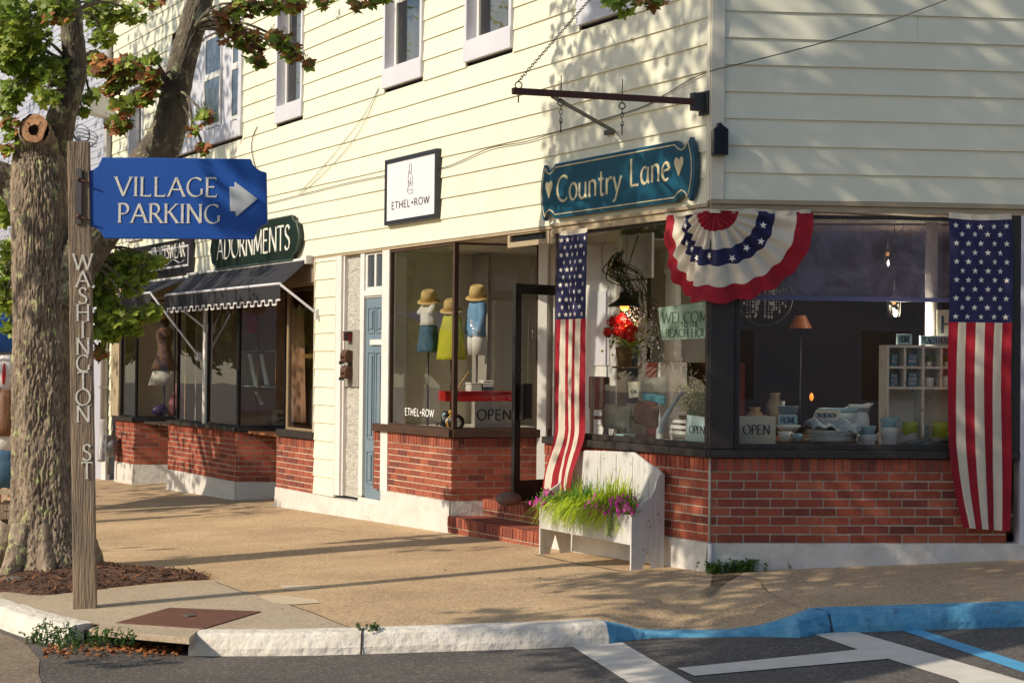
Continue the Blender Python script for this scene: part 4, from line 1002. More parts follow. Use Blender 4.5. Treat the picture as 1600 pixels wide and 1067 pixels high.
# --- ADORNMENTS sign
ya = -.09
ads = thing('shop_sign', 'dark green board with rounded ends reading ADORNMENTS above the scalloped awning', 'sign', M=T(LF, LF.x(400, 380, ya), ya, LF.z(400, 380, ya)))
x0 = LF.x(329, 400, ya); x1 = LF.x(467, 375, ya); zb_ = LF.z(400, 413, ya); zt_ = LF.z(430, 342, ya)
cxs = (x0+x1)/2; pts = [(x0+.22, zb_), (x1-.22, zb_), (x1-.2, zb_+.05), (x1-.08, zb_+.1), (x1-.01, (zb_*.6+zt_*.4)), (x1, (zb_+zt_)/2), (x1-.01, (zb_*.4+zt_*.6)), (x1-.08, zt_-.1), (x1-.2, zt_-.05), (x1-.22, zt_), (x0+.22, zt_), (x0+.2, zt_-.05), (x0+.08, zt_-.1), (x0, (zb_+zt_)/2), (x0+.08, zb_+.1), (x0+.2, zb_+.05)]
mb = MB(); mb.prism(pts, ya, ya+.05); ab = obj('board', mb, dgreen_m, ads, LF, bevel=.008)
mb = MB(); mb.tube([(a, ya, b) for a, b in pts+[pts[0]]], .011, 5); obj('border_line', mb, M_('dull_green_edge', (70, 84, 74), rough=.4), ab, LF)
fit_text(LF, ya, 339, 406, 453, .30, 'ADORNMENTS', 'lettering', M_('letter_white', (226, 222, 208), rough=.5), ab, wmin=.035, wmax=.14, serif=.06, track=.05)
# --- SPORTSWEAR sign
yq = -.08
sw = thing('shop_sign', 'dark white-bordered board reading SPORTSWEAR over a wavy line, half hidden by leaves', 'sign', M=T(LF, LF.x(240, 410, yq), yq, LF.z(240, 410, yq)))
x0 = LF.x(182, 410, yq); x1 = LF.x(298, 400, yq); zt_ = LF.z(290, 372, yq); zb_ = LF.z(290, 427, yq)
mb = MB(); mb.box(x0, x1, yq, yq+.05, zb_, zt_); sb = obj('board', mb, navy_m, sw, LF, bevel=.005)
mb = MB(); i_ = .10
for (a, b, c_, d_) in ((x0+i_, x1-i_, zt_-i_-.03, zt_-i_), (x0+i_, x1-i_, zb_+i_, zb_+i_+.03), (x0+i_, x0+i_+.03, zb_+i_+.03, zt_-i_-.03), (x1-i_-.03, x1-i_, zb_+i_+.03, zt_-i_-.03)): mb.box(a, b, yq-.004, yq, c_, d_)
obj('border_line', mb, M_('pale_line', (190, 186, 186), rough=.5), sb, LF)
fit_text(LF, yq, 236, 409, 289, .2, 'SPORTSWEAR', 'lettering', MATS['letter_white'], sb, wmin=.04, wmax=.13, serif=.06, track=.04)
mb = MB(); xw0, xw1_ = LF.x(205, 415, yq), LF.x(288, 415, yq); zw = zb_+.19
mb.tube([(xw0+(xw1_-xw0)*i/60, yq-.004, zw+.03*math.sin(i*.42)) for i in range(61)], .008, 5); obj('wavy_line', mb, MATS['pale_line'], sb, LF)

# ================================================================ AWNINGS
def awning(label, apx, bpx, wallpx, scal=True, arms=(), group='awnings over the shop windows', vdrop=.24, flen=0):
    """apx,bpx = ends of the front bar, wallpx = right wall end of the cloth"""
    xr, zr = LF.px(*wallpx, -.06)
    # distance of the bar out from the wall so that its right end stands in front of xr
    lo, hi = 0.05, 2.5
    for _ in range(40):
        mid = (lo+hi)/2; x_ = LF.x(bpx[0], bpx[1], -mid)
        if x_ > xr: hi = mid
        else: lo = mid
        # moving out shifts the hit to the right
    d = lo; xb_, zb = LF.px(*bpx, -d); xa_, _z = LF.px(*apx, -d)
    t = thing('awning', label, 'awning', M=T(LF, (xa_+xr)/2, 0, zr), group=group)
    mb = MB()
    def f(u, v): return Vector((xa_+(xr-xa_)*u, -.06-(d-.06)*v, zr+(zb-zr)*v-.012*math.sin(math.pi*v)+.004*math.sin(u*30)*v))
    mb.grid(f, 24, 8); obj('canopy_cloth', mb, awn_m, t, LF, solid=.004)
    mb = MB(); n = int((xr-xa_)/.125)
    vs = []
    for i in range(n):
        a = xa_+(xr-xa_)*i/n; b = xa_+(xr-xa_)*(i+1)/n; lo_ = vdrop if (i % 2 == 0 or not scal) else vdrop-.055
        mb.box(a, b, -d-.002, -d+.002, zb-lo_, zb)
    va = obj('valance', mb, awn_m, t, LF)
    if scal:
        mb = MB()
        for i in range(n):
            a = xa_+(xr-xa_)*i/n; b = xa_+(xr-xa_)*(i+1)/n; lo_ = vdrop if i % 2 == 0 else vdrop-.055
            mb.box(a, b, -d-.006, -d+.006, zb-lo_-.008, zb-lo_+.012)
            if i: mb.box(a-.008, a+.008, -d-.0065, -d+.0065, zb-vdrop, zb-vdrop+.055)
        obj('scallop_piping', mb, white_m, va, LF)
    mb = MB(); mb.tube([(xa_, -d, zb+.01), (xr, -d, zb+.01)], .017, 8); obj('front_bar', mb, lav_m, t, LF)
    mb = MB(); mb.tube([(xa_+.0, -.06, zr+.01), (xr+.02, -.06, zr+.01)], .022, 8); mb.box(xr, xr+.05, -.11, -.02, zr-.05, zr+.05); obj('roller_housing', mb, white_m, t, LF)
    for (px_, py_, side) in arms:
        ax, az = LF.px(px_, py_, -.04); ex_ = xr if side else xa_
        mb = MB(); mb.tube([(ex_, -d, zb), (ax, -.04, az)], .016, 8); mb.box(ax-.02, ax+.02, -.06, -.0, az-.07, az+.05); obj('arm', mb, lav_m, t, LF, bevel=.002)
    return t, d, xr, zb
aw2 = awning('charcoal awning with a scalloped white-edged valance under the dark green board', (258, 466), (438, 444.5), (482, 406), True, ((495, 490, 1), (320, 512, 0)))
aw1 = awning('charcoal awning with a plain valance at the far end shop, partly behind leaves', (170, 469), (235.5, 458.5), (297, 433), False, ((310, 556, 1),))

# ================================================================ BRACKET, CHAIN, LANTERN, WIRES
bkb = CN+LF.ex*(-.06)+LF.ey*(-.05); z0 = LF.z(1098, 161, -.05)
br_ = thing('sign_bracket', 'empty rusty iron sign arm with a diagonal brace and chains beside the corner board', 'sign bracket', bkb+Vector((0, 0, z0)))
tend = 1.78; pe = at(801, 142.5, (CN+LF.ey*(-tend)).y)
ps = CN+LF.ex*(-.05)+LF.ey*(-.1)+Vector((0, 0, z0)); 
dirb = (pe-ps); 
mb = MB(); L_ = dirb.length; frZ = dirb.normalized()
side = frZ.cross(Vector((0, 0, 1))).normalized(); up_ = side.cross(frZ)
def bar(mb, a, b, w2, h2):
    dd_ = (b-a).normalized(); s_ = dd_.cross(Vector((0, 0, 1))).normalized(); u_ = s_.cross(dd_)
    vs = [p+s_*sx*w2+u_*sz*h2 for p in (a, b) for sx, sz in ((-1, -1), (1, -1), (1, 1), (-1, 1))]
    mb.add(vs, [(0, 1, 2, 3), (7, 6, 5, 4), (0, 4, 5, 1), (1, 5, 6, 2), (2, 6, 7, 3), (3, 7, 4, 0)])
mb = MB(); bar(mb, ps, pe, .018, .024); obj('beam', mb, rust2_m, br_, bevel=.003)
mb = MB(); pb = ps.lerp(pe, .80); q = LF.w(*[LF.px(962, 206, -.02)[0], -.03, LF.px(962, 206, -.02)[1]]); bar(mb, pb-Vector((0, 0, .02)), q, .009, .013); obj('brace', mb, steel_m, br_)
mb = MB(); q0 = LF.px(955, 208, -.03); mb.box(q0[0]-.09, q0[0]+.03, -.05, -.02, q0[1]-.012, q0[1]+.03); obj('brace_foot', mb, steel_m, br_, LF, bevel=.003)
mb = MB(); mb.box(-.09, -.03, -.16, -.03, z0-.07, z0+.07); mb.box(-.13, .0, -.05, -.035, z0-.10, z0+.09); obj('wall_plate', mb, M_('dark_iron', (44, 46, 48), (60, 58, 54), 20, .6, .4), br_, LF, bevel=.004)
def chain(mb, a, b, n, r=.014, w_=.0028):
    for i in range(n):
        c_ = a.lerp(b, (i+.5)/n); dd_ = (b-a).normalized(); s_ = dd_.cross(Vector((0, 1, .3))).normalized(); o_ = dd_.cross(s_)
        s2 = s_ if i % 2 else o_; L2 = (b-a).length/n*.62
        mb.tube([c_+dd_*L2*math.cos(k*math.pi/4)+s2*r*math.sin(k*math.pi/4) for k in range(9)], w_, 4, caps=False)
mb = MB(); eye = pe+(ps-pe).normalized()*.05+Vector((0, 0, .045))
mb.tube([eye+Vector((.026*math.cos(k*math.pi/6), 0, .026*math.sin(k*math.pi/6))) for k in range(13)], .005, 5, caps=False); mb.tube([eye-Vector((0, 0, .02)), eye-Vector((0, 0, .13))], .006, 6)
obj('eye_bolt', mb, black_m, br_)
mb = MB(); wallp = LF.w(LF.px(925, -4, -.02)[0], -.02, LF.px(925, -4, -.02)[1]); chain(mb, eye+Vector((0, 0, .03)), wallp, 46, .013); obj('stay_chain', mb, black_m, br_)
for f in (.752, .427):
    c_ = ps.lerp(pe, f); mb = MB(); mb.tube([c_+Vector((0, 0, .14)), c_-Vector((0, 0, .05))], .004, 5)
    mb.tube([c_+Vector((.024*math.cos(k*math.pi/6), 0, -.065+.024*math.sin(k*math.pi/6))) for k in range(13)], .005, 5, caps=False)
    chain(mb, c_+Vector((0, 0, -.085)), c_+Vector((0, 0, -.22)), 4, .012); mb.tube([c_+Vector((0, 0, -.2)), c_+Vector((0, 0, -.29))], .005, 5)
    obj('hanging_hook', mb, black_m, br_)
# lantern / wall box
lx, lz = RF.px(1123, 221, -.06)
lan = thing('wall_speaker', 'small black house-shaped box on the corner board beside the teal sign', 'wall box', M=T(RF, lx, -.06, lz))
mb = MB(); mb.prism([(lx-.056, lz-.115), (lx+.062, lz-.115), (lx+.062, lz+.085), (lx+.012, lz+.122), (lx-.012, lz+.122), (lx-.056, lz+.085)], -.14, -.03); obj('housing', mb, M_('gloss_black', (24, 26, 38), (18, 18, 26), 5, .25), lan, RF, bevel=.006)
mb = MB(); mb.box(lx-.012, lx+.018, -.1, -.02, lz+.118, lz+.14); obj('mount', mb, black_m, lan, RF)
# cables on the wall
def cable(name, label, pts, r=.005, mat=None):
    mb = MB(); mb.tube(smooth_pts(pts, 6), r, 5); o = obj(name, mb, mat or M_('cable_grey', (70, 66, 60), rough=.7)); tag(o, label, 'cable'); return o
def lw(a, b, y=-.03): x, z = LF.px(a, b, y); return LF.w(x, y, z)
def rw(a, b, y=-.03): x, z = RF.px(a, b, y); return RF.w(x, y, z)
cable('cable', 'long thin grey cable sagging across the cream wall and around the corner', [lw(418, 318), lw(480, 302), lw(540, 287), lw(600, 275), lw(684, 264), lw(720, 252), lw(765, 232), lw(820, 222), lw(860, 210), lw(905, 197), lw(960, 182), lw(1010, 165), lw(1045, 145), lw(1080, 124), rw(1112, 111), rw(1128, 107, -.2), rw(1190, 92, -.4), rw(1300, 63, -.7), rw(1400, 30, -.9), rw(1490, -4, -1.2)], .0045)
cable('cable', 'pair-like thin cable dropping from the window sill to the wall bracket line', [lw(592, 137), lw(570, 178), lw(545, 212), lw(510, 255), lw(466, 304)], .003)
cable('cable', 'second thin cable hanging just right of the first one below the window sill', [lw(592, 137), lw(574, 182), lw(550, 222), lw(515, 262), lw(470, 304)], .003)
cable('cable', 'short thin black cable looping down behind the top of the blue board', [lw(402, 198), lw(396, 212), lw(393, 230), lw(397, 255), lw(404, 270)], .006)

# ================================================================ FLAGS AND BUNTING
def star_pts(r, rot=0): return [(r*(1 if k % 2 == 0 else .4)*math.sin(rot+k*math.pi/5), r*(1 if k % 2 == 0 else .4)*math.cos(rot+k*math.pi/5)) for k in range(10)]
def flag(label, fn, canton, nrows=11, parent_M=None, anchor=None):
    """fn(u,v)->point, u 0..1 across, v 0..1 downward"""
    mb = MB(); NU, NV = 49, 110
    def mf(u, v):
        if v < .022: return 1
        if v < canton: return 2
        return 0 if int(u*7) % 2 == 0 else 1
    mb.grid(fn, NU, NV, mf)
    pats = []
    for r_ in range(nrows):
        v = .022+(canton-.022)*(r_+.6)/(nrows+.2); n = 5 if r_ % 2 == 0 else 4
        for k in range(n): pats.append(((k+.5)/5 if n == 5 else (k+1)/5, v))
    e = 1e-3
    for (u, v) in pats:
        p = fn(u, v); du = (fn(u+e, v)-fn(u-e, v)); dv = (fn(u, v+e)-fn(u, v-e)); U_ = du/(2*e); V_ = dv/(2*e)
        wr = .026; W0 = flag.width
        nn = du.cross(dv).normalized(); 
        if nn.dot(CO-p) < 0: nn = -nn
        ps_ = [p+U_.normalized()*a*(U_.length/W0)+(-V_.normalized())*b+nn*.004 for a, b in star_pts(wr)]
        mb.add([p+nn*.004]+ps_, [(0, 1+k, 1+(k+1) % 10) for k in range(10)], 3)
    t = thing('flag', label, 'flag', anchor, group='american flags hung on the corner shop')
    f = obj('cloth', mb, [red_m, fwhite_m, navyf_m, star_m], t)
    return t
# right flag on right facade
x0, zt_ = RF.px(1482, 332, -.05); x1 = RF.x(1581, 332, -.05); z1 = RF.z(1540, 829, -.05); flag.width = x1-x0
def fR(u, v):
    x = x0+(x1-x0)*u; z = zt_+(z1-zt_)*v
    lo = max(0, (v-.72)/.28)
    drape = .012*math.sin(u*11+v*3)*(.4+v)+.006*math.sin(u*23-v*6)
    # lower left folds inwards and is lifted slightly
    drape += .004*noise.noise(Vector((u*9, v*16, 1)))+.0025*noise.noise(Vector((u*24, v*40, 2)))
    x += (.03*lo+.09*lo*lo)*(1-u)**1.3 - .02*lo*u + .008*math.sin(v*9)
    fold = max(0, 1-abs(u-.18)/.14)*lo
    y = -.055-drape-.03*math.sin(math.pi*min(1, v*1.1))*.5-.05*fold-.03*lo
    z += .03*lo*(1-u)+.012*math.sin(u*math.pi)*(-1 if v < .05 else 0)
    return RF.w(x, y, z)
flag('long vertical american flag with navy star panel on top, right of the big dark window', fR, .345, anchor=RF.w((x0+x1)/2, -.05, zt_))
xl0, ztl = LF.px(876, 362, -.07); xl1 = LF.x(919, 356, -.07); zl1 = LF.z(880, 765, -.12); wl0 = flag.width = xl1-xl0; ztl = LF.z(897, 358, -.07)
def fL(u, v):
    x = xl0+(xl1-xl0)*u; z = ztl+(zl1-ztl)*v
    lo = max(0, (v-.76)/.24); s_ = lo*lo*(3-2*lo)
    y = -.075-.012*math.sin(u*10+1)*(.4+v)-.006*math.sin(u*27+v*5)-.035*math.sin(math.pi*v)*.6-.10*s_-.025*s_*math.sin(u*8)
    y += .004*noise.noise(Vector((u*9, v*18, 5)))+.0025*noise.noise(Vector((u*24, v*44, 6)))
    x += -.085*s_-.02*v*(1-s_)+.015*math.sin(v*14)*s_
    return LF.w(x, y, z-.01*math.sin(math.pi*u)*(v < .03))
flag('narrow vertical american flag draped between the glass door and the shop window', fL, .345, anchor=LF.w((xl0+xl1)/2, -.07, ztl))
flag.width = 1
# bunting fan round the corner
aL = -LF.x(1040, 338, -.06); aR = RF.x(1267, 330, -.06); drop = .72; zc_ = RF.z(1120, 329, -.06)
def wrap(a, b, out):
    """a along the wall from the corner (negative = left facade), b downwards"""
    z = zc_-b
    k = max(-1, min(1, a/.10)); # smooth the turn
    Pm = LF.w(a, -out, z) if a < 0 else RF.w(a, -out, z)
    if abs(a) < .10:
        t = (a+.10)/.20; A_ = LF.w(-.10, -out, z); B_ = RF.w(.10, -out, z); Cc = CN+(LF.ey+RF.ey).normalized()*(-out*1.15)+Vector((0, 0, z))
        Pm = A_*(1-t)**2+Cc*2*t*(1-t)+B_*t*t
    return Pm
NPL = 22
def fan(u, v):
    th = math.pi*u; r = v
    W_ = aL if th > math.pi/2 else aR
    ax = .02+W_*r*math.cos(th); b = drop*r*math.sin(th)**(.85 if r > .5 else 1)
    if th < .12 or th > math.pi-.12: b += 0
    pl = math.sin(th*NPL+1.6*noise.noise(Vector((th*1.5, 0, 9)))+r*.8*math.sin(th*5))*(.022*(1-abs(r-.5))*min(1, r*2.5))+.01*math.sin(th*9+r*5)*r
    top = .012*math.sin(th*2.0)*0
    sag = .02*r*math.sin(th*3)**2+.03*r*noise.noise(Vector((th*2.2, r*2, 3)))+.006*noise.noise(Vector((th*16, r*12, 4)))
    return wrap(ax, b*(1+.02*math.sin(th*NPL))+.0, .06+.03*math.sin(th)*r+pl+sag)
rings = [(.235, 0), (.42, 1), (.61, 2), (.83, 1), (1.01, 0)]
mb = MB(); mb.grid(fan, 200, 40, lambda u, v: next(m for r_, m in rings if v <= r_))
for k in range(9):
    u = .10+.80*k/8+.01*math.sin(k*5); v = .52+(.02 if k % 2 else -.02)
    e = 1e-3; p = fan(u, v); th = math.pi*u
    V_ = wrap(.0+ (aL if th > math.pi/2 else aR)*.5*math.cos(th), .4, .1)
    ex_ = (LF.ex if th > math.pi/2 else RF.ex); ey_ = (LF.ey if th > math.pi/2 else RF.ey)
    ps_ = [p+ex_*a+Vector((0, 0, b))-ey_*.022 for a, b in star_pts(.032, .2*k)]; mb.add([p-ey_*.022]+ps_, [(0, 1+q, 1+(q+1) % 10) for q in range(10)], 3)
bt = thing('bunting', 'red, white and navy pleated half-round bunting wrapped round the shop corner', 'bunting', wrap(0, 0, .06))
obj('pleated_fan', mb, [red_m, fwhite_m, navyf_m, star_m], bt)
mb = MB(); mb.grid(lambda u, v: wrap(-aL+(aL+aR)*u, -.02+.03*v+.012*math.sin(u*math.pi*3)**2, .062+.01*math.sin(u*60)), 80, 2); obj('header_tape', mb, fwhite_m, bt)

# ================================================================ TREES
def topx(P):
    v = P-CO; z = v.dot(Fw)
    if z < .1: return (-9999, -9999)
    return (800+FPX*v.dot(RT)/z, 533.5-FPX*v.dot(UP)/z)
def bark_tube(mb, pts, radii, nang=96, step=.03, amp=.02, seed=0, m=0, closetop=False):
    P = smooth_pts(pts, 10); L = [0]
    for a, b in zip(P[:-1], P[1:]): L.append(L[-1]+(b-a).length)
    rad = [];  
    RR = [Vector((r, 0, 0)) for r in radii]; RS = smooth_pts(RR, 10); rad = [q.x for q in RS]
    n = max(4, int(L[-1]/step)); up = None; vs = []; j = 0
    for i in range(n+1):
        d = L[-1]*i/n
        while j < len(L)-2 and L[j+1] < d: j += 1
        t = (d-L[j])/max(1e-9, L[j+1]-L[j]); c = P[j].lerp(P[j+1], t); r = rad[j]*(1-t)+rad[j+1]*t
        tt = (P[min(j+1, len(P)-1)]-P[max(0, j-0)]).normalized()
        if up is None: up = Vector((0, 1, 0))
        a = tt.cross(up).normalized(); b = a.cross(tt).normalized(); up = b
        a, b = b, a
        for k in range(nang):
            q = 2*math.pi*k/nang; cx, sx = math.cos(q), math.sin(q)
            w_ = noise.noise(Vector((cx*2, sx*2, d*1.1+seed)))
            n1 = noise.noise(Vector((cx*r*44+w_*.8, sx*r*44, d*5.5+seed*3+w_)))
            n2 = noise.noise(Vector((cx*r*95, sx*r*95, d*30+seed))); n3 = noise.noise(Vector((cx*r*38+9, sx*r*38, d*16+seed)))
            rid = min(1, abs(n1)*6.5)**.8; rr = r*(1+.07*w_)+amp*1.25*(rid-.7)+amp*.45*n2+amp*.6*n3*rid
            vs.append(c+(a*cx+b*sx)*rr)
    fs = [(i*nang+k, i*nang+(k+1) % nang, (i+1)*nang+(k+1) % nang, (i+1)*nang+k) for i in range(n) for k in range(nang)]
    if closetop: fs.append(tuple(n*nang+k for k in range(nang)))
    mb.add(vs, fs, m, True)
bark_m = M_('maple_bark', (168, 148, 126), (104, 88, 74), 14, .95, 1.0, 46, (1, 1, .22), c3=(172, 172, 120), s3=11, t3=.56, w3=.05, bump_dist=.015)
bark2_m = M_('lichen_bark', (118, 106, 90), (78, 70, 60), 10, .95, .9, 26, (1, 1, .5), c3=(144, 146, 112), s3=9, t3=.54, w3=.05, bump_dist=.012)
LEAF = [(-90, .10), (-60, .42), (-20, .62), (-2, .46), (12, .60), (28, .92), (42, .66), (56, .56), (66, .70), (78, .84), (90, 1.05), (102, .84), (114, .70), (124, .56), (138, .66), (152, .92), (168, .60), (182, .46), (200, .62), (240, .42)]
def add_leaf(mb, c, r, nd, rnd, m=0):
    z_ = nd.normalized(); a = z_.cross(Vector((rnd.uniform(-1, 1), rnd.uniform(-1, 1), rnd.uniform(-1, 1)))).normalized(); b = z_.cross(a)
    vs = [c]; fold = rnd.uniform(.0, .35)
    for ang, q in LEAF:
        x = q*r*math.cos(R(ang)); y = q*r*math.sin(R(ang)); vs.append(c+a*x+b*y+z_*(-fold*abs(x)-.12*q*q*r*rnd.uniform(.3, 1)))
    n = len(LEAF); mb.add(vs, [(0, 1+k, 1+(k+1) % n) for k in range(n)], m)
mt = thing('maple_tree', 'stout grey-barked maple with a sawn-off limb stub standing in mulch beside the street post', 'tree', gnd(82, 886))
YT = 15.15
def tp(px, py, dy=0): return at(px, py, YT+dy)
mpx = YT/FPX
mb = MB()
base = gnd(82, 886)
bark_tube(mb, [tp(82, 900), tp(81, 870), tp(76, 800), tp(71, 690), tp(68, 560), tp(67, 430), tp(66, 340), tp(63, 285), tp(58, 240), tp(54, 205, -.12)], [r*mpx for r in (86, 74, 58, 50, 46, 45, 46, 44, 36, 24)], 280, .014, .019, 0)
for ang in range(0, 360, 40):   # root flare
    a = R(ang+12); c_ = Vector((base.x, YT, base.z)); mbp_ = [c_+Vector((math.cos(a)*.26, math.sin(a)*.26, .42)), c_+Vector((math.cos(a)*.38, math.sin(a)*.38, .13)), c_+Vector((math.cos(a)*.62, math.sin(a)*.62, -.03))]
    bark_tube(mb, mbp_, [.10, .09, .035], 32, .03, .012, ang)
obj('trunk', mb, bark_m, mt)
mb = MB(); c_ = tp(53, 201, -.24); dirc = (Vector((-.08, -1, .25))).normalized()
s_ = dirc.cross(Vector((0, 0, 1))).normalized(); u_ = s_.cross(dirc)
bark_tube(mb, [tp(60, 225, .0), tp(56, 210, -.10), c_], [.19, .15, .125], 64, .02, .010, 5)
stub = obj('sawn_limb', mb, bark_m, mt)
mb = MB(); vs = [c_+dirc*.004]; n = 40
rings_ = [.022, .052, .085, .112, .128]
vs = []
for i, r_ in enumerate(rings_):
    for k in range(n):
        q = 2*math.pi*k/n; rr = r_*(1+.06*math.sin(3*q+1)+.04*math.sin(5*q)); depth = -.05 if i == 0 else (.002*(i % 2))
        vs.append(c_+(s_*math.cos(q)*.92+u_*math.sin(q))*rr+dirc*(.008+depth)+((-u_*.018-s_*.005) if i < 2 else Vector((0, 0, 0))))
fs = [(i*n+k, i*n+(k+1) % n, (i+1)*n+(k+1) % n, (i+1)*n+k) for i in range(4) for k in range(n)]
mb.add(vs, fs, 0)
mb.m = [1 if (k < n*1 or (k < n*2 and (k*7) % 11 < 1)) else 0 for k in range(len(fs))]; mb.add(vs[:n], [tuple(range(n))], 1)
obj('cut_face', mb, [M_('cut_wood', (190, 146, 108), (140, 96, 66), 18, .9, .8, 40, c3=(84, 56, 40), s3=14, t3=.6, w3=.1), M_('rotten_heart', (50, 32, 22), (84, 54, 34), 30, 1)], stub)
mb = MB(); bark_tube(mb, [tp(74, 290, .1), tp(84, 235, .1), tp(96, 185, .05), tp(110, 140), tp(117, 105), tp(114, 60), tp(110, 10), tp(104, -35), tp(92, -80)], [r*mpx for r in (30, 26, 22, 19, 18, 17, 16, 14, 5)], 90, .02, .009, 3); obj('limb', mb, bark2_m, mt)
mb = MB(); bark_tube(mb, [tp(95, 470), tp(125, 405, -.02), tp(165, 345, -.1), tp(215, 280, -.25), tp(246, 240, -.35), tp(264, 200, -.4), tp(274, 150, -.45), tp(286, 95, -.5), tp(300, 45, -.5), tp(315, -5, -.5), tp(325, -45, -.5), tp(330, -90, -.5)], [r*mpx for r in (36, 34, 33, 32, 30, 26, 22, 20, 19, 18, 13, 5)], 100, .02, .009, 8); obj('limb', mb, bark2_m, mt)
mb = MB(); bark_tube(mb, [tp(50, 330, .1), tp(15, 285, .1), tp(-30, 268, .0), tp(-60, 262, .0)], [r*mpx for r in (28, 25, 20, 8)], 80, .02, .009, 12); obj('limb', mb, bark2_m, mt)

lr = random.Random(11)
PAL = {'g': (0, 0, 0, 1), 'y': (0, 1, 1, 0), 'r': (2, 3, 2, 0, 1, 0), 'm': (0, 2, 1, 0, 0, 3)}
LM = [leafg, leafy, leafr, leafd]
clusters = [
 (30, 25, 50, 36, 14.6, 70, 'g'), (90, 15, 36, 24, 14.6, 40, 'g'), (155, 25, 30, 30, 15.8, 40, 'g'), (20, 85, 36, 30, 15, 50, 'g'), (80, 110, 28, 26, 15, 26, 'g'), (18, 145, 26, 22, 15, 26, 'g'), (72, 150, 20, 16, 14.9, 14, 'g'),
 (50, 62, 34, 22, 14.9, 34, 'g'), (112, 62, 16, 26, 15.6, 16, 'g'), (60, 105, 26, 18, 15.2, 22, 'g'), (128, 108, 14, 20, 15.7, 12, 'y'), (40, 125, 26, 18, 15.2, 22, 'g'), (150, 92, 18, 14, 15.6, 12, 'g'), (8, 60, 22, 50, 15.2, 40, 'g'), (200, 20, 26, 20, 15.8, 22, 'g'), (240, 5, 20, 12, 15.8, 10, 'm'), (8, 175, 18, 16, 15.2, 12, 'g'), (8, 300, 10, 20, 15.8, 10, 'g'), (88, 28, 22, 10, 14.5, 12, 'r'), (15, 195, 16, 12, 15, 8, 'r'), (12, 232, 14, 10, 15, 8, 'r'), (20, 215, 16, 10, 15, 8, 'm'), (160, 60, 20, 16, 15.6, 14, 'g'), (140, 150, 14, 12, 15.4, 8, 'g'), (128, 175, 10, 8, 15.4, 5, 'g'),
 (160, 105, 22, 18, 14.4, 26, 'r'), (195, 112, 26, 24, 14.4, 34, 'm'), (232, 122, 20, 22, 14.4, 24, 'r'), (172, 140, 18, 14, 14.4, 16, 'r'), (195, 165, 24, 14, 14.4, 18, 'm'), (185, 195, 24, 14, 14.4, 20, 'r'), (225, 150, 18, 14, 14.4, 12, 'm'), (240, 95, 14, 10, 14.4, 8, 'g'),
 (318, 182, 15, 12, 14.2, 12, 'm'), (318, 232, 9, 12, 14.2, 6, 'r'), (300, 205, 10, 8, 14.2, 4, 'm'),
 (358, 25, 24, 18, 13.8, 20, 'r'), (385, 12, 26, 14, 13.8, 18, 'm'), (362, 55, 20, 16, 13.8, 14, 'r'), (420, 10, 26, 12, 13.8, 16, 'm'), (460, 8, 22, 14, 13.8, 12, 'r'), (505, 3, 16, 8, 13.8, 6, 'm'), (392, 66, 24, 18, 13.8, 18, 'm'), (432, 62, 26, 14, 13.8, 16, 'm'), (460, 84, 22, 14, 13.8, 14, 'm'), (402, 95, 16, 12, 13.8, 9, 'm'), (476, 98, 12, 10, 13.8, 5, 'r'),
 (558, 8, 12, 14, 13.6, 7, 'r'), (585, 2, 14, 8, 13.6, 5, 'm'), (600, -6, 14, 8, 13.6, 6, 'g'),
 (965, 0, 22, 10, 12.5, 9, 'g'), (1015, 2, 26, 10, 12.5, 11, 'm'), (975, 18, 8, 7, 12.5, 2, 'g'),
 (150, 400, 20, 16, 15.3, 20, 'g'), (200, 404, 30, 12, 15.3, 28, 'y'), (242, 408, 14, 10, 15.3, 10, 'y'), (175, 430, 34, 20, 15.3, 44, 'g'), (215, 430, 24, 14, 15.3, 20, 'g'), (160, 465, 24, 20, 15.3, 30, 'g'), (205, 455, 18, 10, 15.3, 8, 'y'), (190, 495, 42, 16, 15.3, 54, 'y'), (236, 490, 18, 12, 15.3, 16, 'y'), (165, 520, 24, 16, 15.3, 24, 'g'), (155, 548, 12, 12, 15.3, 8, 'm'), (210, 515, 16, 8, 15.3, 8, 'g'),
 (8, 335, 12, 24, 15.6, 14, 'g'), (10, 400, 14, 24, 15.6, 18, 'g'), (8, 470, 14, 24, 15.6, 24, 'y'), (14, 510, 12, 12, 15.6, 8, 'g'), (8, 435, 12, 16, 15.6, 10, 'g')]
crown = MB(); twig = MB()
roots = {'l': tp(110, 20), 'r': tp(300, 45, -.5), 'm': tp(165, 345, -.1), 'x': tp(-40, 255)}
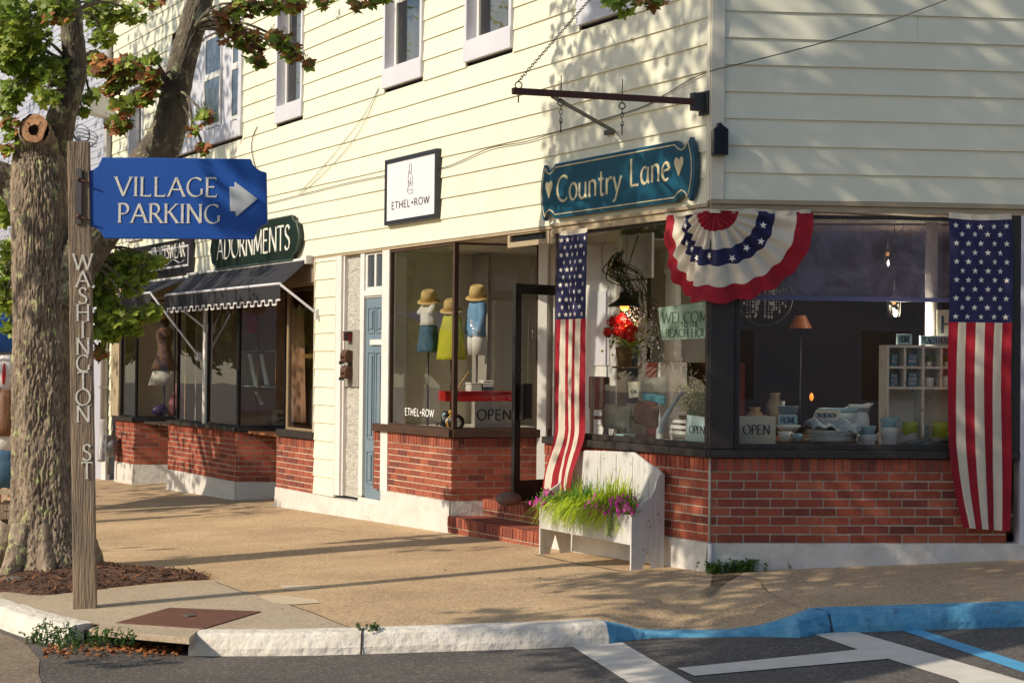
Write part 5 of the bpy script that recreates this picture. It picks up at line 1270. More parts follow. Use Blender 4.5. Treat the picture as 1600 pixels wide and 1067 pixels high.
for (a, b, rx, ry, Y, n, pal) in clusters:
    c_ = at(a, b, Y); kx = Y/FPX
    near_r = min([tp(110, 20), tp(117, 105), tp(84, 235, .1), tp(274, 150, -.45), tp(300, 45, -.5), tp(335, -80, -.5), tp(130, 400, -.05), tp(40, 420), tp(60, 470), tp(15, 285, .1), tp(-40, 255)], key=lambda q: (q-c_).length) if a < 900 else at(990, -120, 12.2)
    if a < 900 or b < 10:
        mid = near_r.lerp(c_, .5)+Vector((lr.uniform(-.05, .05), lr.uniform(-.05, .05), .10))
        twig.tube(smooth_pts([near_r, mid, c_+Vector((0, 0, .02)), c_+Vector((lr.uniform(-1, 1)*rx*kx*.7, 0, -ry*kx*.5))], 4), [.016]*4+[.011]*4+[.007]*4+[.003], 5)
    n = int(n*(3.0 if pal in 'gy' else 2.2))
    for i in range(n):
        while True:
            u, v, q = lr.uniform(-1, 1), lr.uniform(-1, 1), lr.uniform(-1, 1)
            if u*u+v*v+q*q < 1: break
        P_ = c_+Vector((u*rx*kx, q*max(rx, ry)*kx*.9, v*ry*kx))
        nd = Vector((lr.uniform(-.7, .7), -.75+lr.uniform(-.5, .5), .7+lr.uniform(-.6, .6)))
        add_leaf(crown, P_, lr.uniform(.042, .078), nd, lr, lr.choice(PAL[pal]))
        if lr.random() < .25: twig.tube([P_, P_+Vector((lr.uniform(-.05, .05), .02, .07)), c_+(P_-c_)*.4+Vector((0, 0, .05))], .0022, 4, caps=False)
def lf_hit(P):
    t = (CN-P).dot(LF.ey)/SD.dot(LF.ey); return P+SD*t
def sun_ok(P):
    """keep leaves whose shadow misses the strips of wall and pavement that are sunlit in the photo"""
    if P.y < 5: return False
    H = lf_hit(P); x, y = topx(H); s = (H-CN).dot(LF.ex)
    if s < .0:
        if 375 < x < 862 and H.z > .2 and H.z < 5.6: return False
        if H.z <= .2:
            t = (P.z-.0)/-SD.z; g = P+SD*t; gx, gy = topx(Vector((g.x, g.y, zs(g.x, g.y))))
            if 420 < gx < 850 and 800 < gy < 1067: return False
            if gx < 850 and gy > 800: return False
    return True
def vis(P): x, y = topx(P); return -25 < x < 1625 and -25 < y < 1090
# upper crown above the frame
cr_ = random.Random(5); cnt = 0
for _ in range(9000):
    c0_ = Vector((cr_.gauss(-4.6, 1.5), cr_.gauss(15.6, 1.5), cr_.uniform(4.9, 8.6)))
    if vis(c0_) or not sun_ok(c0_): continue
    add_leaf(crown, c0_, cr_.uniform(.05, .085), Vector((cr_.uniform(-1, 1), cr_.uniform(-1, 1), 1)), cr_, cr_.choice((0, 0, 1, 2))); cnt += 1
    if cnt > 2200: break
obj('crown', crown, LM, mt); obj('twigs', twig, bark2_m, mt)

# ---- two street trees outside the picture that throw the dappled shade
def in_poly(x, y, poly):
    c = False; n = len(poly)
    for i in range(n):
        (x1, y1), (x2, y2) = poly[i], poly[(i+1) % n]
        if (y1 > y) != (y2 > y) and x < (x2-x1)*(y-y1)/(y2-y1)+x1: c = not c
    return c
def shade(mb, rnd, poly, surf, n, t0, t1, size=.085, per=5, jit=.16, centers=None):
    xs = [p[0] for p in poly]; ys = [p[1] for p in poly]; k = 0; tries = 0
    while k < n and tries < n*30:
        tries += 1
        x, y = rnd.uniform(min(xs), max(xs)), rnd.uniform(min(ys), max(ys))
        if not in_poly(x, y, poly): continue
        if surf == 'g': W_ = gnd(x, y)
        elif surf == 'L': q = LF.px(x, y, 0); W_ = LF.w(q[0], 0, q[1])
        else: q = RF.px(x, y, 0); W_ = RF.w(q[0], 0, q[1])
        P = None
        for _ in range(6):
            t = rnd.uniform(t0, t1); Q = W_-SD*t
            if not vis(Q) and Q.z > 3.2: P = Q; break
            t0_ = t0+1
        if P is None: continue
        if centers is not None and rnd.random() < .04: centers.append(P)
        for _ in range(per):
            Q = P+Vector((rnd.gauss(0, jit), rnd.gauss(0, jit), rnd.gauss(0, jit)))
            if vis(Q): continue
            add_leaf(mb, Q, rnd.uniform(size*.7, size*1.15), Vector((rnd.uniform(-1, .3), rnd.uniform(-1, .3), 1)), rnd, rnd.choice((0, 0, 1))); k += 1
def street_tree(label, base, regions, seed, t0, t1, H):
    rnd = random.Random(seed); t = thing('street_tree', label, 'tree', base, group='street trees outside the picture')
    mb = MB(); cen = []
    for poly, surf, n, jit in regions: shade(mb, rnd, poly, surf, n, t0, t1, jit=jit, centers=cen)
    obj('crown', mb, LM, t)
    mb = MB(); fork = base+Vector((.1, .1, H)); bark_tube(mb, [base+Vector((0, 0, -.1)), base+Vector((.03, .02, H*.5)), fork], [.26, .2, .17], 32, .1, .015, seed)
    obj('trunk', mb, bark_m, t)
    for c_ in cen[:26]:
        mb = MB(); mid = fork.lerp(c_, .5)+Vector((0, 0, .5)); P = smooth_pts([fork, mid, c_], 5); mb.tube(P, [.08*(1-i/len(P))+.012 for i in range(len(P))], 6)
        obj('limb', mb, bark2_m, t)
street_tree('leafy street tree by the near kerb, outside the left edge of the picture', Vector((-5.3, 5.6, -.35)), [
    ([(930, -60), (905, 60), (872, 120), (858, 220), (846, 310), (1105, 310), (1105, -60)], 'L', 620, .14),
    ([(990, 0), (880, 120), (860, 300), (1000, 300), (1000, 120)], 'L', 420, .08),
    ([(1100, 100), (1340, 100), (1340, -60), (1700, -60), (1700, 320), (1100, 320)], 'R', 360, .11), ([(1100, -60), (1340, -60), (1340, 100), (1100, 100)], 'R', 45, .08),
    ([(1330, -60), (1700, -60), (1700, 320), (1330, 320)], 'R', 300, .12),
    ([(1110, 110), (1500, 110), (1600, 320), (1110, 320)], 'R', 300, .09),
    ([(875, 330), (1110, 330), (1110, 720), (990, 700), (930, 640)], 'L', 760, .12),
    ([(1110, 320), (1680, 320), (1680, 720), (1110, 720)], 'R', 800, .14),
    ([(1110, 720), (1230, 720), (1330, 870), (1110, 890)], 'R', 170, .10), ([(1480, 700), (1680, 700), (1680, 880), (1480, 880)], 'R', 150, .1), ([(1040, 700), (1110, 700), (1110, 890), (1040, 880)], 'L', 150, .08),
    ([(850, 905), (1000, 890), (1180, 900), (1300, 990), (1180, 1000), (1080, 960), (930, 925)], 'g', 850, .10),
    ([(1150, 885), (1700, 870), (1700, 930), (1280, 950)], 'g', 1500, .12), ([(720, 955), (960, 945), (1150, 965), (1300, 1020), (1000, 1040), (830, 1005)], 'g', 420, .09),
    ([(1100, 960), (1300, 945), (1330, 1000), (1250, 1030), (1060, 1025)], 'g', 640, .11), ([(560, 838), (690, 836), (800, 850), (740, 862), (600, 858)], 'g', 70, .08)], 21, 8.5, 12.5, 4.2)
street_tree('leafy street tree farther along the left kerb, outside the picture', Vector((-10.8, 19.5, -.35)), [
    ([(175, 380), (330, 380), (440, 405), (440, 660), (370, 770), (175, 760)], 'L', 1300, .14),
    ([(215, -60), (350, -60), (372, 120), (372, 240), (300, 340), (170, 340)], 'L', 2300, .12), ([(-60, -60), (165, -60), (165, 420), (-60, 500)], 'L', 1100, .13), ([(120, 748), (430, 772), (432, 806), (300, 800), (120, 800)], 'g', 420, .12),
    ([(100, 850), (290, 858), (280, 872), (100, 872)], 'g', 40, .06)], 22, 6.5, 10.5, 4.0)

# ================================================================ PLANTS AT THE GROUND
def weed(name, label, cat, pts, h, mat, seed, n=40, leaf=.012, fern=False):
    rnd = random.Random(seed); mb = MB(); c0_ = gnd(*pts[0])
    t = thing(name, label, cat, c0_)
    for (a, b) in pts:
        g = gnd(a, b, 0)
        for _ in range(n):
            an = rnd.uniform(0, 6.28); l = h*rnd.uniform(.4, 1.1); lean = rnd.uniform(.1, .7)
            p0 = g+Vector((rnd.gauss(0, .05), rnd.gauss(0, .03), 0)); p1 = p0+Vector((math.cos(an)*lean*l*.4, math.sin(an)*lean*l*.4, l*.6)); p2 = p0+Vector((math.cos(an)*lean*l, math.sin(an)*lean*l, l*(1-.3*lean)))
            S = smooth_pts([p0, p1, p2], 4); mb.tube(S, .0015, 3, caps=False)
            for q in S[1:]:
                for _ in range(3):
                    d = Vector((rnd.uniform(-1, 1), rnd.uniform(-1, 1), rnd.uniform(-.3, .8))).normalized()*leaf*rnd.uniform(.7, 1.6); s_ = d.cross(Vector((rnd.uniform(-1, 1), rnd.uniform(-1, 1), 1))).normalized()*d.length*.38
                    mb.add([q, q+d*.5+s_, q+d, q+d*.5-s_], [(0, 1, 2, 3)])
    obj('leaves', mb, mat, t); return t
weedm = M_('weed_green', (84, 116, 48), (64, 96, 40), 9, .6, trans=.35, island=.3)
road_off = lambda a, b: (a, b)
weed('weed', 'tall feathery green weed clump in the gutter left of the drain mouth', 'weed', [(60, 1006), (85, 1010), (105, 1014)], .15, weedm, 1, 22, .013)
weed('weed', 'low sprawling green weed right in front of the dark drain mouth', 'weed', [(140, 1012), (165, 1006), (190, 1008)], .11, weedm, 2, 16, .012)
weed('weed', 'dark green weeds at the foot of the white foundation by the building corner', 'weed', [(1118, 896), (1145, 893), (1165, 893), (1190, 889), (1220, 888), (1245, 887)], .10, M_('dark_weed', (110, 140, 60), (84, 116, 50), 9, .7, trans=.5, island=.3), 3, 30, .015)
weed('weed', 'single small green tuft growing in the kerb joint', 'weed', [(581, 984)], .05, weedm, 4, 14, .012)
weed('weed', 'sparse green grass tufts beside the stone at the mulch edge', 'weed', [(10, 922), (30, 920), (45, 919)], .04, weedm, 5, 16, .01)
weed('weed', 'small green weed beside the far brick corner under the downspout', 'weed', [(172, 738), (178, 742)], .12, weedm, 6, 16, .02)
mb = MB(); rnd = random.Random(8)
for _ in range(420):
    a = rnd.uniform(70, 285); b = 1022-(a-70)*.02+rnd.gauss(0, 3.5)-(12*(1-abs(a-150)/140) if rnd.random() < .5 else 0)
    g = gnd(a, b, RD_DROP); add_leaf(mb, g+Vector((0, 0, rnd.uniform(.006, .035))), rnd.uniform(.014, .03), Vector((rnd.uniform(-1, 1), rnd.uniform(-1, 1), 1.2)), rnd, rnd.randrange(2))
o = obj('fallen_leaves', mb, [leafd, M_('orange_leaf', (178, 112, 62), (150, 90, 48), 9, .8, island=.3)]); tag(o, kind='stuff')
mb = MB(); rnd = random.Random(9)
for _ in range(60):
    a = rnd.uniform(200, 1590); b = rnd.uniform(805, 960)
    if b < 800+(a-430)*.11: continue
    g = gnd(a, b); add_leaf(mb, g+Vector((0, 0, .006)), rnd.uniform(.008, .02), Vector((rnd.uniform(-.4, .4), rnd.uniform(-.4, .4), 1)), rnd, 0)
o = obj('leaf_litter', mb, [leafd]); tag(o, kind='stuff')
g = gnd(22, 915); mb = MB(); mb.sphere((0, 0, .03), .1, 0, 14, (1.3, .7, .5)); o = obj('stone', mb, M_('kerb_stone', (110, 100, 88), (90, 80, 70), 9, .9, .6, 30), None, Matrix.Translation(g)); tag(o, 'low grey stone lying at the left end of the mulch bed', 'stone')

# ================================================================ PLANTER BENCH
GL = gnd(842, 866); GR = gnd(986, 891); frN = Fr(GL, GR); LN = frN.len; zg = (GL.z+GR.z)/2
pb_ = thing('planter_bench', 'weathered white wooden bench planter with an arched back and notched plank ends', 'planter', M=T(frN, LN/2, 0, zg))
dN = .31
def endpanel(x, th, name):
    mb = MB(); zt1 = zg+.50
    poly = [(0, zg-.01), (.10, zg-.01), (dN*.5, zg+.17), (dN-.10, zg-.01), (dN, zg-.01), (dN, zg+.78), (dN-.04, zg+.785), (dN-.07, zg+.74), (dN-.09, zg+.66), (dN-.13, zg+.60), (dN-.2, zg+.56), (.03, zg+.505), (0, zg+.47)]
    mb.prism(poly, x, x+th, axis='x'); return obj(name, mb, bench_m, pb_, frN, bevel=.003)
endpanel(0, .022, 'end_panel'); endpanel(LN-.022, .022, 'end_panel')
mb = MB(); mb.box(.0225, LN-.0225, .004, .024, zg+.215, zg+.455); obj('front_board', mb, bench_m, pb_, frN, bevel=.003)
mb = MB(); mb.box(.0225, LN-.0225, .026, dN-.03, zg+.22, zg+.24); obj('bottom_board', mb, bench_m, pb_, frN)
yb = dN-.02
bp = [(862, 800), (862, 762), (868, 745), (880, 731), (894, 716), (905, 707), (914, 703.5), (960, 705), (990, 706.5), (1000, 714), (1013, 724), (1026, 731), (1034, 740), (1033, 748), (1027, 754), (1025, 768), (1018, 778), (1010, 783), (1005, 800)]
pl2 = [frN.px(a, b, yb) for a, b in bp]; xL_, xR_ = .03, LN+.0
mb = MB(); nb_ = 6
mb.prism([(min(LN+.02, x), z) for x, z in pl2]+[(LN-.03, zg+.25), (.1, zg+.25)], yb, yb+.02); obj('back_board', mb, bench_m, pb_, frN, bevel=.003)
mb = MB()
for f in (.2, .36, .53, .7, .86): x = LN*f; mb.box(x-.0015, x+.0015, yb-.0015, yb, zg+.3, zg+(.9 if .25 < f < .8 else .72))
obj('board_gap', mb, ink_m, pb_, frN)
mb = MB(); mb.grid(lambda u, v: Vector((.03+(LN-.06)*u, .03+(dN-.06)*v, zg+.41+.015*noise.noise(Vector((u*20, v*6, 0))))), 20, 6); obj('soil', mb, mulch_m, pb_, frN)
def blades(mb, rnd, x0, x1, n, h, spread, m, fwd=.0, zb=.41, wd=.0045, side=0):
    for _ in range(n):
        x = rnd.uniform(x0, x1); y = rnd.uniform(.06, dN-.08); p = Vector((x, y, zg+zb)); l = h*rnd.uniform(.6, 1.25)
        a = max(-.8, min(.8, rnd.gauss(0, spread)+side)); f = max(-.3, min(1.1, rnd.gauss(fwd, spread*.7))); d = Vector((a, -f, 0)); vs = []; N_b = 7
        for i in range(N_b+1):
            t = i/N_b; q = p+d*(t**1.4)*l*.82+Vector((0, 0, l*(t*1.15-1.0*t*t*min(1.55, .3+d.length*1.25)))); w_ = wd*(1-t)**.6+.0004
            s_ = Vector((1, .4, 0)).cross(d+Vector((0, 0, .01))).normalized() if d.length > .01 else Vector((1, 0, 0)); s_ = Vector((-d.y, d.x, 0)).normalized() if d.length > .05 else Vector((1, 0, 0)); s_ = (s_+Vector((.5, 0, 0))).normalized()
            vs += [q-s_*w_, q+s_*w_]
        mb.add(vs, [(i*2, i*2+1, i*2+3, i*2+2) for i in range(N_b)], m)
rnd = random.Random(31)
gt = thing('ornamental_grass', 'arching chartreuse ornamental grass spilling over the front of the white planter', 'grass plant', M=T(frN, LN*.5, dN/2, zg+.42))
mb = MB(); blades(mb, rnd, LN*.08, LN*.35, 320, .30, .55, 0, .55, side=-.12, wd=.0075); blades(mb, rnd, LN*.25, LN*.70, 560, .33, .55, 0, .65, side=.0, wd=.0078); blades(mb, rnd, LN*.5, LN*.80, 320, .32, .5, 0, .5, side=.12, wd=.0075); obj('blades', mb, grassA, gt, frN)
gt = thing('ornamental_grass', 'taller dark green grass tuft behind the chartreuse one, left half of the planter', 'grass plant', M=T(frN, LN*.3, dN/2, zg+.42))
mb = MB(); blades(mb, rnd, LN*.15, LN*.5, 420, .40, .5, 0, .05, side=-.05); obj('blades', mb, grassB, gt, frN)
gt = thing('ornamental_grass', 'upright yellow-green grass tuft in the right half of the planter', 'grass plant', M=T(frN, LN*.72, dN/2, zg+.42))
mb = MB(); blades(mb, rnd, LN*.60, LN*.76, 260, .46, .4, 0, .1, wd=.0065); blades(mb, rnd, LN*.5, LN*.8, 160, .34, .5, 0, .3, wd=.0065); obj('blades', mb, grassA, gt, frN)
def petunia(label, blobs, seed, nf, trail=()):
    rnd = random.Random(seed); x, z = frN.px(blobs[0][0], blobs[0][1], .0); t = thing('petunia', label, 'flowers', M=T(frN, x, 0, z)); lv = MB(); fl = MB()
    for (a, b, r) in blobs:
        cx, cz = frN.px(a, b, -.02)
        for _ in range(int(nf)):
            p = Vector((cx+rnd.gauss(0, r), -.02+rnd.gauss(0, .03), cz+rnd.gauss(0, r*.7)))
            for k in range(5):
                an = k*1.256+rnd.random(); d = Vector((math.cos(an), -.25, math.sin(an)))*.019; s_ = Vector((-math.sin(an), 0, math.cos(an)))*.011
                fl.add([p, p+d*.6+s_, p+d+Vector((0, -.004, 0)), p+d*.6-s_], [(0, 1, 2, 3)])
        for _ in range(int(nf*7)):
            p = Vector((cx+rnd.gauss(0, r*1.2), rnd.gauss(0, .035), cz+rnd.gauss(0, r*.9))); d = Vector((rnd.uniform(-1, 1), rnd.uniform(-1, .3), rnd.uniform(-1, 1))).normalized()*.018; s_ = d.cross(Vector((0, 1, .3))).normalized()*.007
            lv.add([p, p+d*.5+s_, p+d, p+d*.5-s_], [(0, 1, 2, 3)])
    for (a, b) in trail:
        cx, cz = frN.px(a, b, -.02)
        for _ in range(26):
            p = Vector((cx+rnd.gauss(0, .012), -.015+rnd.gauss(0, .01), cz+rnd.gauss(0, .022))); d = Vector((rnd.uniform(-1, 1), rnd.uniform(-1, .3), rnd.uniform(-1, 1))).normalized()*.018; s_ = d.cross(Vector((0, 1, .3))).normalized()*.008
            lv.add([p, p+d*.5+s_, p+d, p+d*.5-s_], [(0, 1, 2, 3)])
    obj('foliage', lv, grassB, t, frN); obj('flowers', fl, petal_m, t, frN)
petunia('magenta petunias trailing over the right front corner of the white planter', [(926, 786, .03), (940, 792, .035), (955, 800, .04), (970, 792, .045), (985, 796, .035), (962, 786, .035), (978, 782, .03)], 3, 13, ((952, 812), (952, 822), (951, 832)))
petunia('small magenta petunias at the left end of the white planter', [(835, 786, .02), (842, 778, .03), (850, 790, .02), (858, 770, .03)], 4, 7, ((842, 790), (850, 782), (846, 770), (860, 775)))
mb = MB(); x, z = frN.px(987, 775, .05); mb.tube([(x, .05, z-.09), (x, .05, z+.03)], .004, 5); mb.tube([(x, .05, z-.06), (x+.02, .05, z-.03)], .003, 5); o = obj('metal_stake', mb, black_m, None, frN); tag(o, 'short black metal stake standing in the right end of the planter', 'stake')

# ================================================================ INSIDE THE WINDOWS
def kz(fr, px, py, y):
    x, z = fr.px(px, py, y); P = fr.w(x, y, z); return P.y/FPX
class Spot:
    """a place inside a window: local x, y, base z and metres per photo pixel"""
    def __init__(s, fr, px, py, y): s.fr = fr; s.y = y; s.x, s.z = fr.px(px, py, y); s.k = kz(fr, px, py, y); s.px = px; s.py = py
    def p(s, px, py): x, z = s.fr.px(px, py, s.y); return (x, z)
denim_m = M_('denim', (70, 102, 126), (52, 84, 108), 14, .9, .4, 60); lime_m = M_('lime_cloth', (190, 184, 40), (172, 166, 34), 6, .8, .2, 40)
chamb_m = M_('chambray', (120, 158, 192), (104, 142, 178), 12, .9, .3, 60); wcloth_m = M_('white_cloth', (222, 216, 206), (206, 200, 190), 8, .9, .3, 30)
def mannequin(label, px, hat, top, bottom, ydep, m_top, m_bot, w_top, w_bot, hem, sleeves=True, one=False, deck=.96):
    s = Spot(LF, px, 665, ydep); k = s.k; t = thing('mannequin', label, 'mannequin', M=T(LF, s.x, ydep, deck), group='hatted child mannequins in the clothes shop window')
    Z = lambda py: LF.z(px, py, ydep)
    c_ = (s.x, ydep, 0)
    mb = MB(); mb.tube([(s.x, ydep, deck), (s.x, ydep, Z(hem)+.05)], .011, 8); mb.lathe([(.0, 0), (.11, 0), (.11, .012), (.02, .03), (0.001, .03)], (s.x, ydep, deck), 20); obj('stand', mb, black_m, t, LF)
    zt_, zb_ = Z(top[0]), Z(top[1]); w_ = w_top*k/2*1.36
    mb = MB(); mb.loft([(Z(hat[1])-.02, .032, .032), (zt_+.01, .034, .034), (zt_-.03, .05, .05), (zt_-.08, .07, .06)], 14, c=c_); mb.sphere((s.x, ydep, Z(hat[1])+.03), .062, 0, 14, (1, 1.1, 1.2)); obj('body', mb, skin_m, t, LF)
    mb = MB()
    secs = [(zt_+.005, w_*.35, .045), (zt_-.012, w_*.72, .06), (zt_-.04, w_*.9, .075), (zt_-(zt_-zb_)*.35, w_*.92, .08), (zb_+.03, w_*.88, .08), (zb_-.01, w_*(1.0 if not one else 1.3), .09)]
    if one: 
        zh = Z(hem); secs = secs[:3]+[(zt_-.07, w_*.95, .085), (zb_, w_*1.25, .11), (zh+.04, w_*1.6, .13), (zh, w_*1.68, .135)]
    mb.loft(secs, 36, caps=False, wob=.05 if one else .02, c=c_)
    gm = obj('dress' if one else 'top', mb, m_top, t, LF, solid=.004)
    if sleeves:
        for sg in (-1, 1):
            mb = MB(); L_ = (zt_-zb_)*(.5 if sleeves == 1 else .95)
            mb.tube(smooth_pts([(s.x+sg*w_*.72, ydep, zt_-.035), (s.x+sg*w_*1.0, ydep-.01, zt_-L_*.5), (s.x+sg*w_*(1.02 if sleeves == 1 else .85), ydep-.05, zt_-L_)], 4), [.045]*4+[.04]*4+[.036], 12); obj('sleeve', mb, m_top, gm, LF)
    if not one:
        mb = MB(); zh = Z(hem)
        if m_bot is denim_m: mb.loft([(zb_+.005, w_*.86, .078), (zb_-.04, w_*.95, .085), (zh+.03, w_*1.22, .11), (zh, w_*1.25, .115)], 36, caps=False, wob=.04, c=c_)
        else:
            for sg in (-1, 1): mb.loft([(zb_+.005, w_*.5, .075, sg*w_*.36, 0), (zb_-.06, w_*.52, .08, sg*w_*.42, 0), (zh, w_*.5, .08, sg*w_*.46, 0)], 22, caps=False, wob=.02, c=c_)
        obj('skirt' if m_bot is denim_m else 'shorts', mb, m_bot, t, LF, solid=.004)
    # hat
    hx = s.x; z0_ = Z(hat[1]); hh = (hat[1]-hat[0])*k; mb = MB()
    mb.loft([(0, .088, .092), (hh*.4, .080, .084), (hh*.66, .070, .074), (hh*.74, .052, .055), (hh*.66, .012, .03)], 24, c=(0, 0, 0)); mb.loft([(-.014, .122, .128), (-.002, .116, .12), (.004, .085, .09), (.0, .08, .085)], 28, caps=False); 
    ht_ = obj('hat', mb, straw_m, t, T(LF, hx, ydep, z0_+.0) @ Matrix.Rotation(R(14), 4, 'Y') @ Matrix.Rotation(R(10), 4, 'X'))
    mb = MB(); mb.loft([(.004, .0875, .0925), (.03, .084, .089)], 24, caps=False); o_ = obj('hat_band', mb, M_('hat_band', (176, 134, 72), rough=.8), ht_, T(LF, hx, ydep, z0_) @ Matrix.Rotation(R(14), 4, 'Y') @ Matrix.Rotation(R(10), 4, 'X'))
mannequin('child mannequin in straw hat, white tee and denim skirt, leftmost of the three', 668, (447, 470), (476, 507), None, .24, wcloth_m, denim_m, 26, 28, 550, 1)
mannequin('child mannequin in straw hat and lime sleeveless dress, shortest of the three', 704, (461, 484), (489, 520), None, .32, lime_m, None, 28, 40, 562, 0, True)
mannequin('child mannequin in straw hat, blue linen shirt and white shorts, tallest of the three', 744, (439, 464), (470, 524), None, .50, chamb_m, wcloth_m, 30, 28, 555, 2)
# wagon with folded clothes
sw_ = Spot(frR, 745, 640, .42); xa_, za_ = frR.px(692, 611, .42); xb_, zb_ = frR.px(797, 627, .42)
wg = thing('toy_wagon', 'red toy wagon carrying folded clothes behind the white OPEN card', 'wagon', M=T(frR, (xa_+xb_)/2, .42, .96))
wred = M_('wagon_red', (176, 24, 26), (190, 30, 30), 3, .35); mb = MB(); y0_, y1_ = .32, .62
zt2, zb2 = za_, za_-.095
for (a, b, c2, d) in ((xa_, xb_, y0_, y0_+.015), (xa_, xb_, y1_-.015, y1_), (xa_, xa_+.015, y0_+.015, y1_-.015), (xb_-.015, xb_, y0_+.015, y1_-.015)): mb.box(a, b, c2, d, zb2, zt2)
mb.box(xa_, xb_, y0_, y1_, zb2-.01, zb2); mb.box(xa_-.01, xb_+.01, y0_-.01, y0_, zt2-.012, zt2+.004); obj('tray', mb, wred, wg, frR, bevel=.004)
for (a, b) in ((xa_+.12, y0_), (xb_-.12, y0_), (xa_+.12, y1_), (xb_-.12, y1_)):
    mb = MB(); r_ = .085; mb.tube([(a, b-.02, .965+r_), (a, b+.02, .965+r_)], r_, 24); wh = obj('wheel', mb, black_m, wg, frR); mb = MB(); mb.tube([(a, b-.024, .965+r_), (a, b+.024, .965+r_)], r_*.55, 20); obj('rim', mb, white_m, wh, frR)
mb = MB(); mb.tube([(xa_+.1, y0_+.1, zb2), (xa_+.16, y0_-.02, zb2+.18), (xa_+.24, y0_-.05, zb2+.30)], .008, 6); obj('handle', mb, M_('pale_wood', (190, 150, 100), rough=.6), wg, frR)
cols = [(96, 130, 160), (220, 214, 206), (206, 196, 186), (84, 88, 96), (226, 222, 214), (150, 120, 104), (56, 66, 86), (214, 206, 196)]
fx0, fz0 = frR.px(733, 610, .42); fx1 = frR.x(768, 610, .42)
for j, (u0, u1) in enumerate(((.0, .52), (.55, 1.05))):
    cs = thing('clothes_stack', ('left', 'right')[j]+' stack of folded pale and navy clothes on the red wagon', 'folded clothes', M=T(frR, fx0+(fx1-fx0)*u0, .42, zt2))
    for i in range(7 if j == 0 else 8):
        mb = MB(); a, b = fx0+(fx1-fx0)*u0, fx0+(fx1-fx0)*u1; zz = zb2+.02+i*.024
        mb.box(a+.004*math.sin(i*3), b+.004*math.cos(i*2), .36, .58, zz, zz+.022); c2 = cols[(i*3+j*2) % 8]; nm = 'fold_%d_%d_%d' % c2; obj('garment', mb, MATS.get(nm) or M_(nm, c2, rough=.9), cs, frR, bevel=.009)
def card(name, label, fr, y, pts, mat, th=.006, cat='sign'):
    q = [fr.px(a, b, y) for a, b in pts]; t = thing(name, label, cat, M=T(fr, sum(p[0] for p in q)/4, y, min(p[1] for p in q)))
    mb = MB(); mb.prism(q, y, y+th); return t, obj('board', mb, mat, t, fr, bevel=.001)
t_, b_ = card('open_sign', 'pale OPEN card with navy letters behind the side window of the clothes shop', frR, .04, [(742, 668), (803, 668), (803, 627), (742, 627)], M_('grey_card', (230, 224, 210), rough=.6))
fit_text(frR, .04, 745, 656, 799, .105, 'OPEN', 'lettering', M_('navy_ink', (26, 32, 66), rough=.5), b_, wmin=.10, wmax=.15, serif=0, track=.1)
dc = obj('window_lettering', text_mb('ETHEL+ROW', .072, sx=(LF.x(679, 648, .02)-LF.x(633, 648, .02))/text_w('ETHEL+ROW', .072, 1, .16), wmin=.12, wmax=.17, serif=0, track=.16, depth=.001), M_('decal_white', (236, 236, 232), rough=.6), fE, T(LF, LF.x(633, 648, .02), .018, LF.z(633, 648, .02)))
# toys
s_ = Spot(LF, 689, 664, .25); tt_ = thing('toy_plane', 'small silver wheeled toy on the clothes shop window floor', 'toy', M=T(LF, s_.x, .25, .995))
mb = MB(); mb.sphere((s_.x, .25, 1.05), .03, 0, 12, (2.4, .9, .8)); mb.box(s_.x-.02, s_.x+.02, .15, .35, 1.045, 1.05); obj('body', mb, metalg_m, tt_, LF)
for dx in (-.05, .05): mb = MB(); mb.tube([(s_.x+dx, .22, 1.018), (s_.x+dx, .24, 1.018)], .02, 14); obj('wheel', mb, black_m, tt_, LF)
s_ = Spot(LF, 706, 664, .22); tt_ = thing('toy_duck', 'yellow and orange toy duck beside the window post', 'toy', M=T(LF, s_.x, .22, .995))
mb = MB(); mb.sphere((s_.x, .22, 1.09), .045, 0, 14, (1.2, .8, .8)); mb.sphere((s_.x-.03, .22, 1.15), .026, 0, 12); mb.loft([(0, .004, .004), (.02, .012, .008)], 8, c=(s_.x-.065, .22, 1.14)); obj('body', mb, M_('toy_yellow', (214, 176, 84), rough=.4), tt_, LF)
mb = MB(); mb.tube([(s_.x, .17, 1.03), (s_.x, .2, 1.03)], .036, 18); obj('wheel', mb, M_('toy_orange', (214, 140, 50), rough=.4), tt_, LF)
s_ = Spot(LF, 697, 650, .4); tt_ = thing('toy_drum', 'round white and pale blue toy disc with a black rim on the window floor', 'toy', M=T(LF, s_.x, .4, .995)); mb = MB(); mb.tube([(s_.x, .38, 1.075), (s_.x, .42, 1.075)], .075, 24); obj('rim', mb, black_m, tt_, LF); mb = MB(); mb.tube([(s_.x, .375, 1.075), (s_.x, .379, 1.075)], .058, 24); obj('face', mb, pbl_m, tt_, LF)

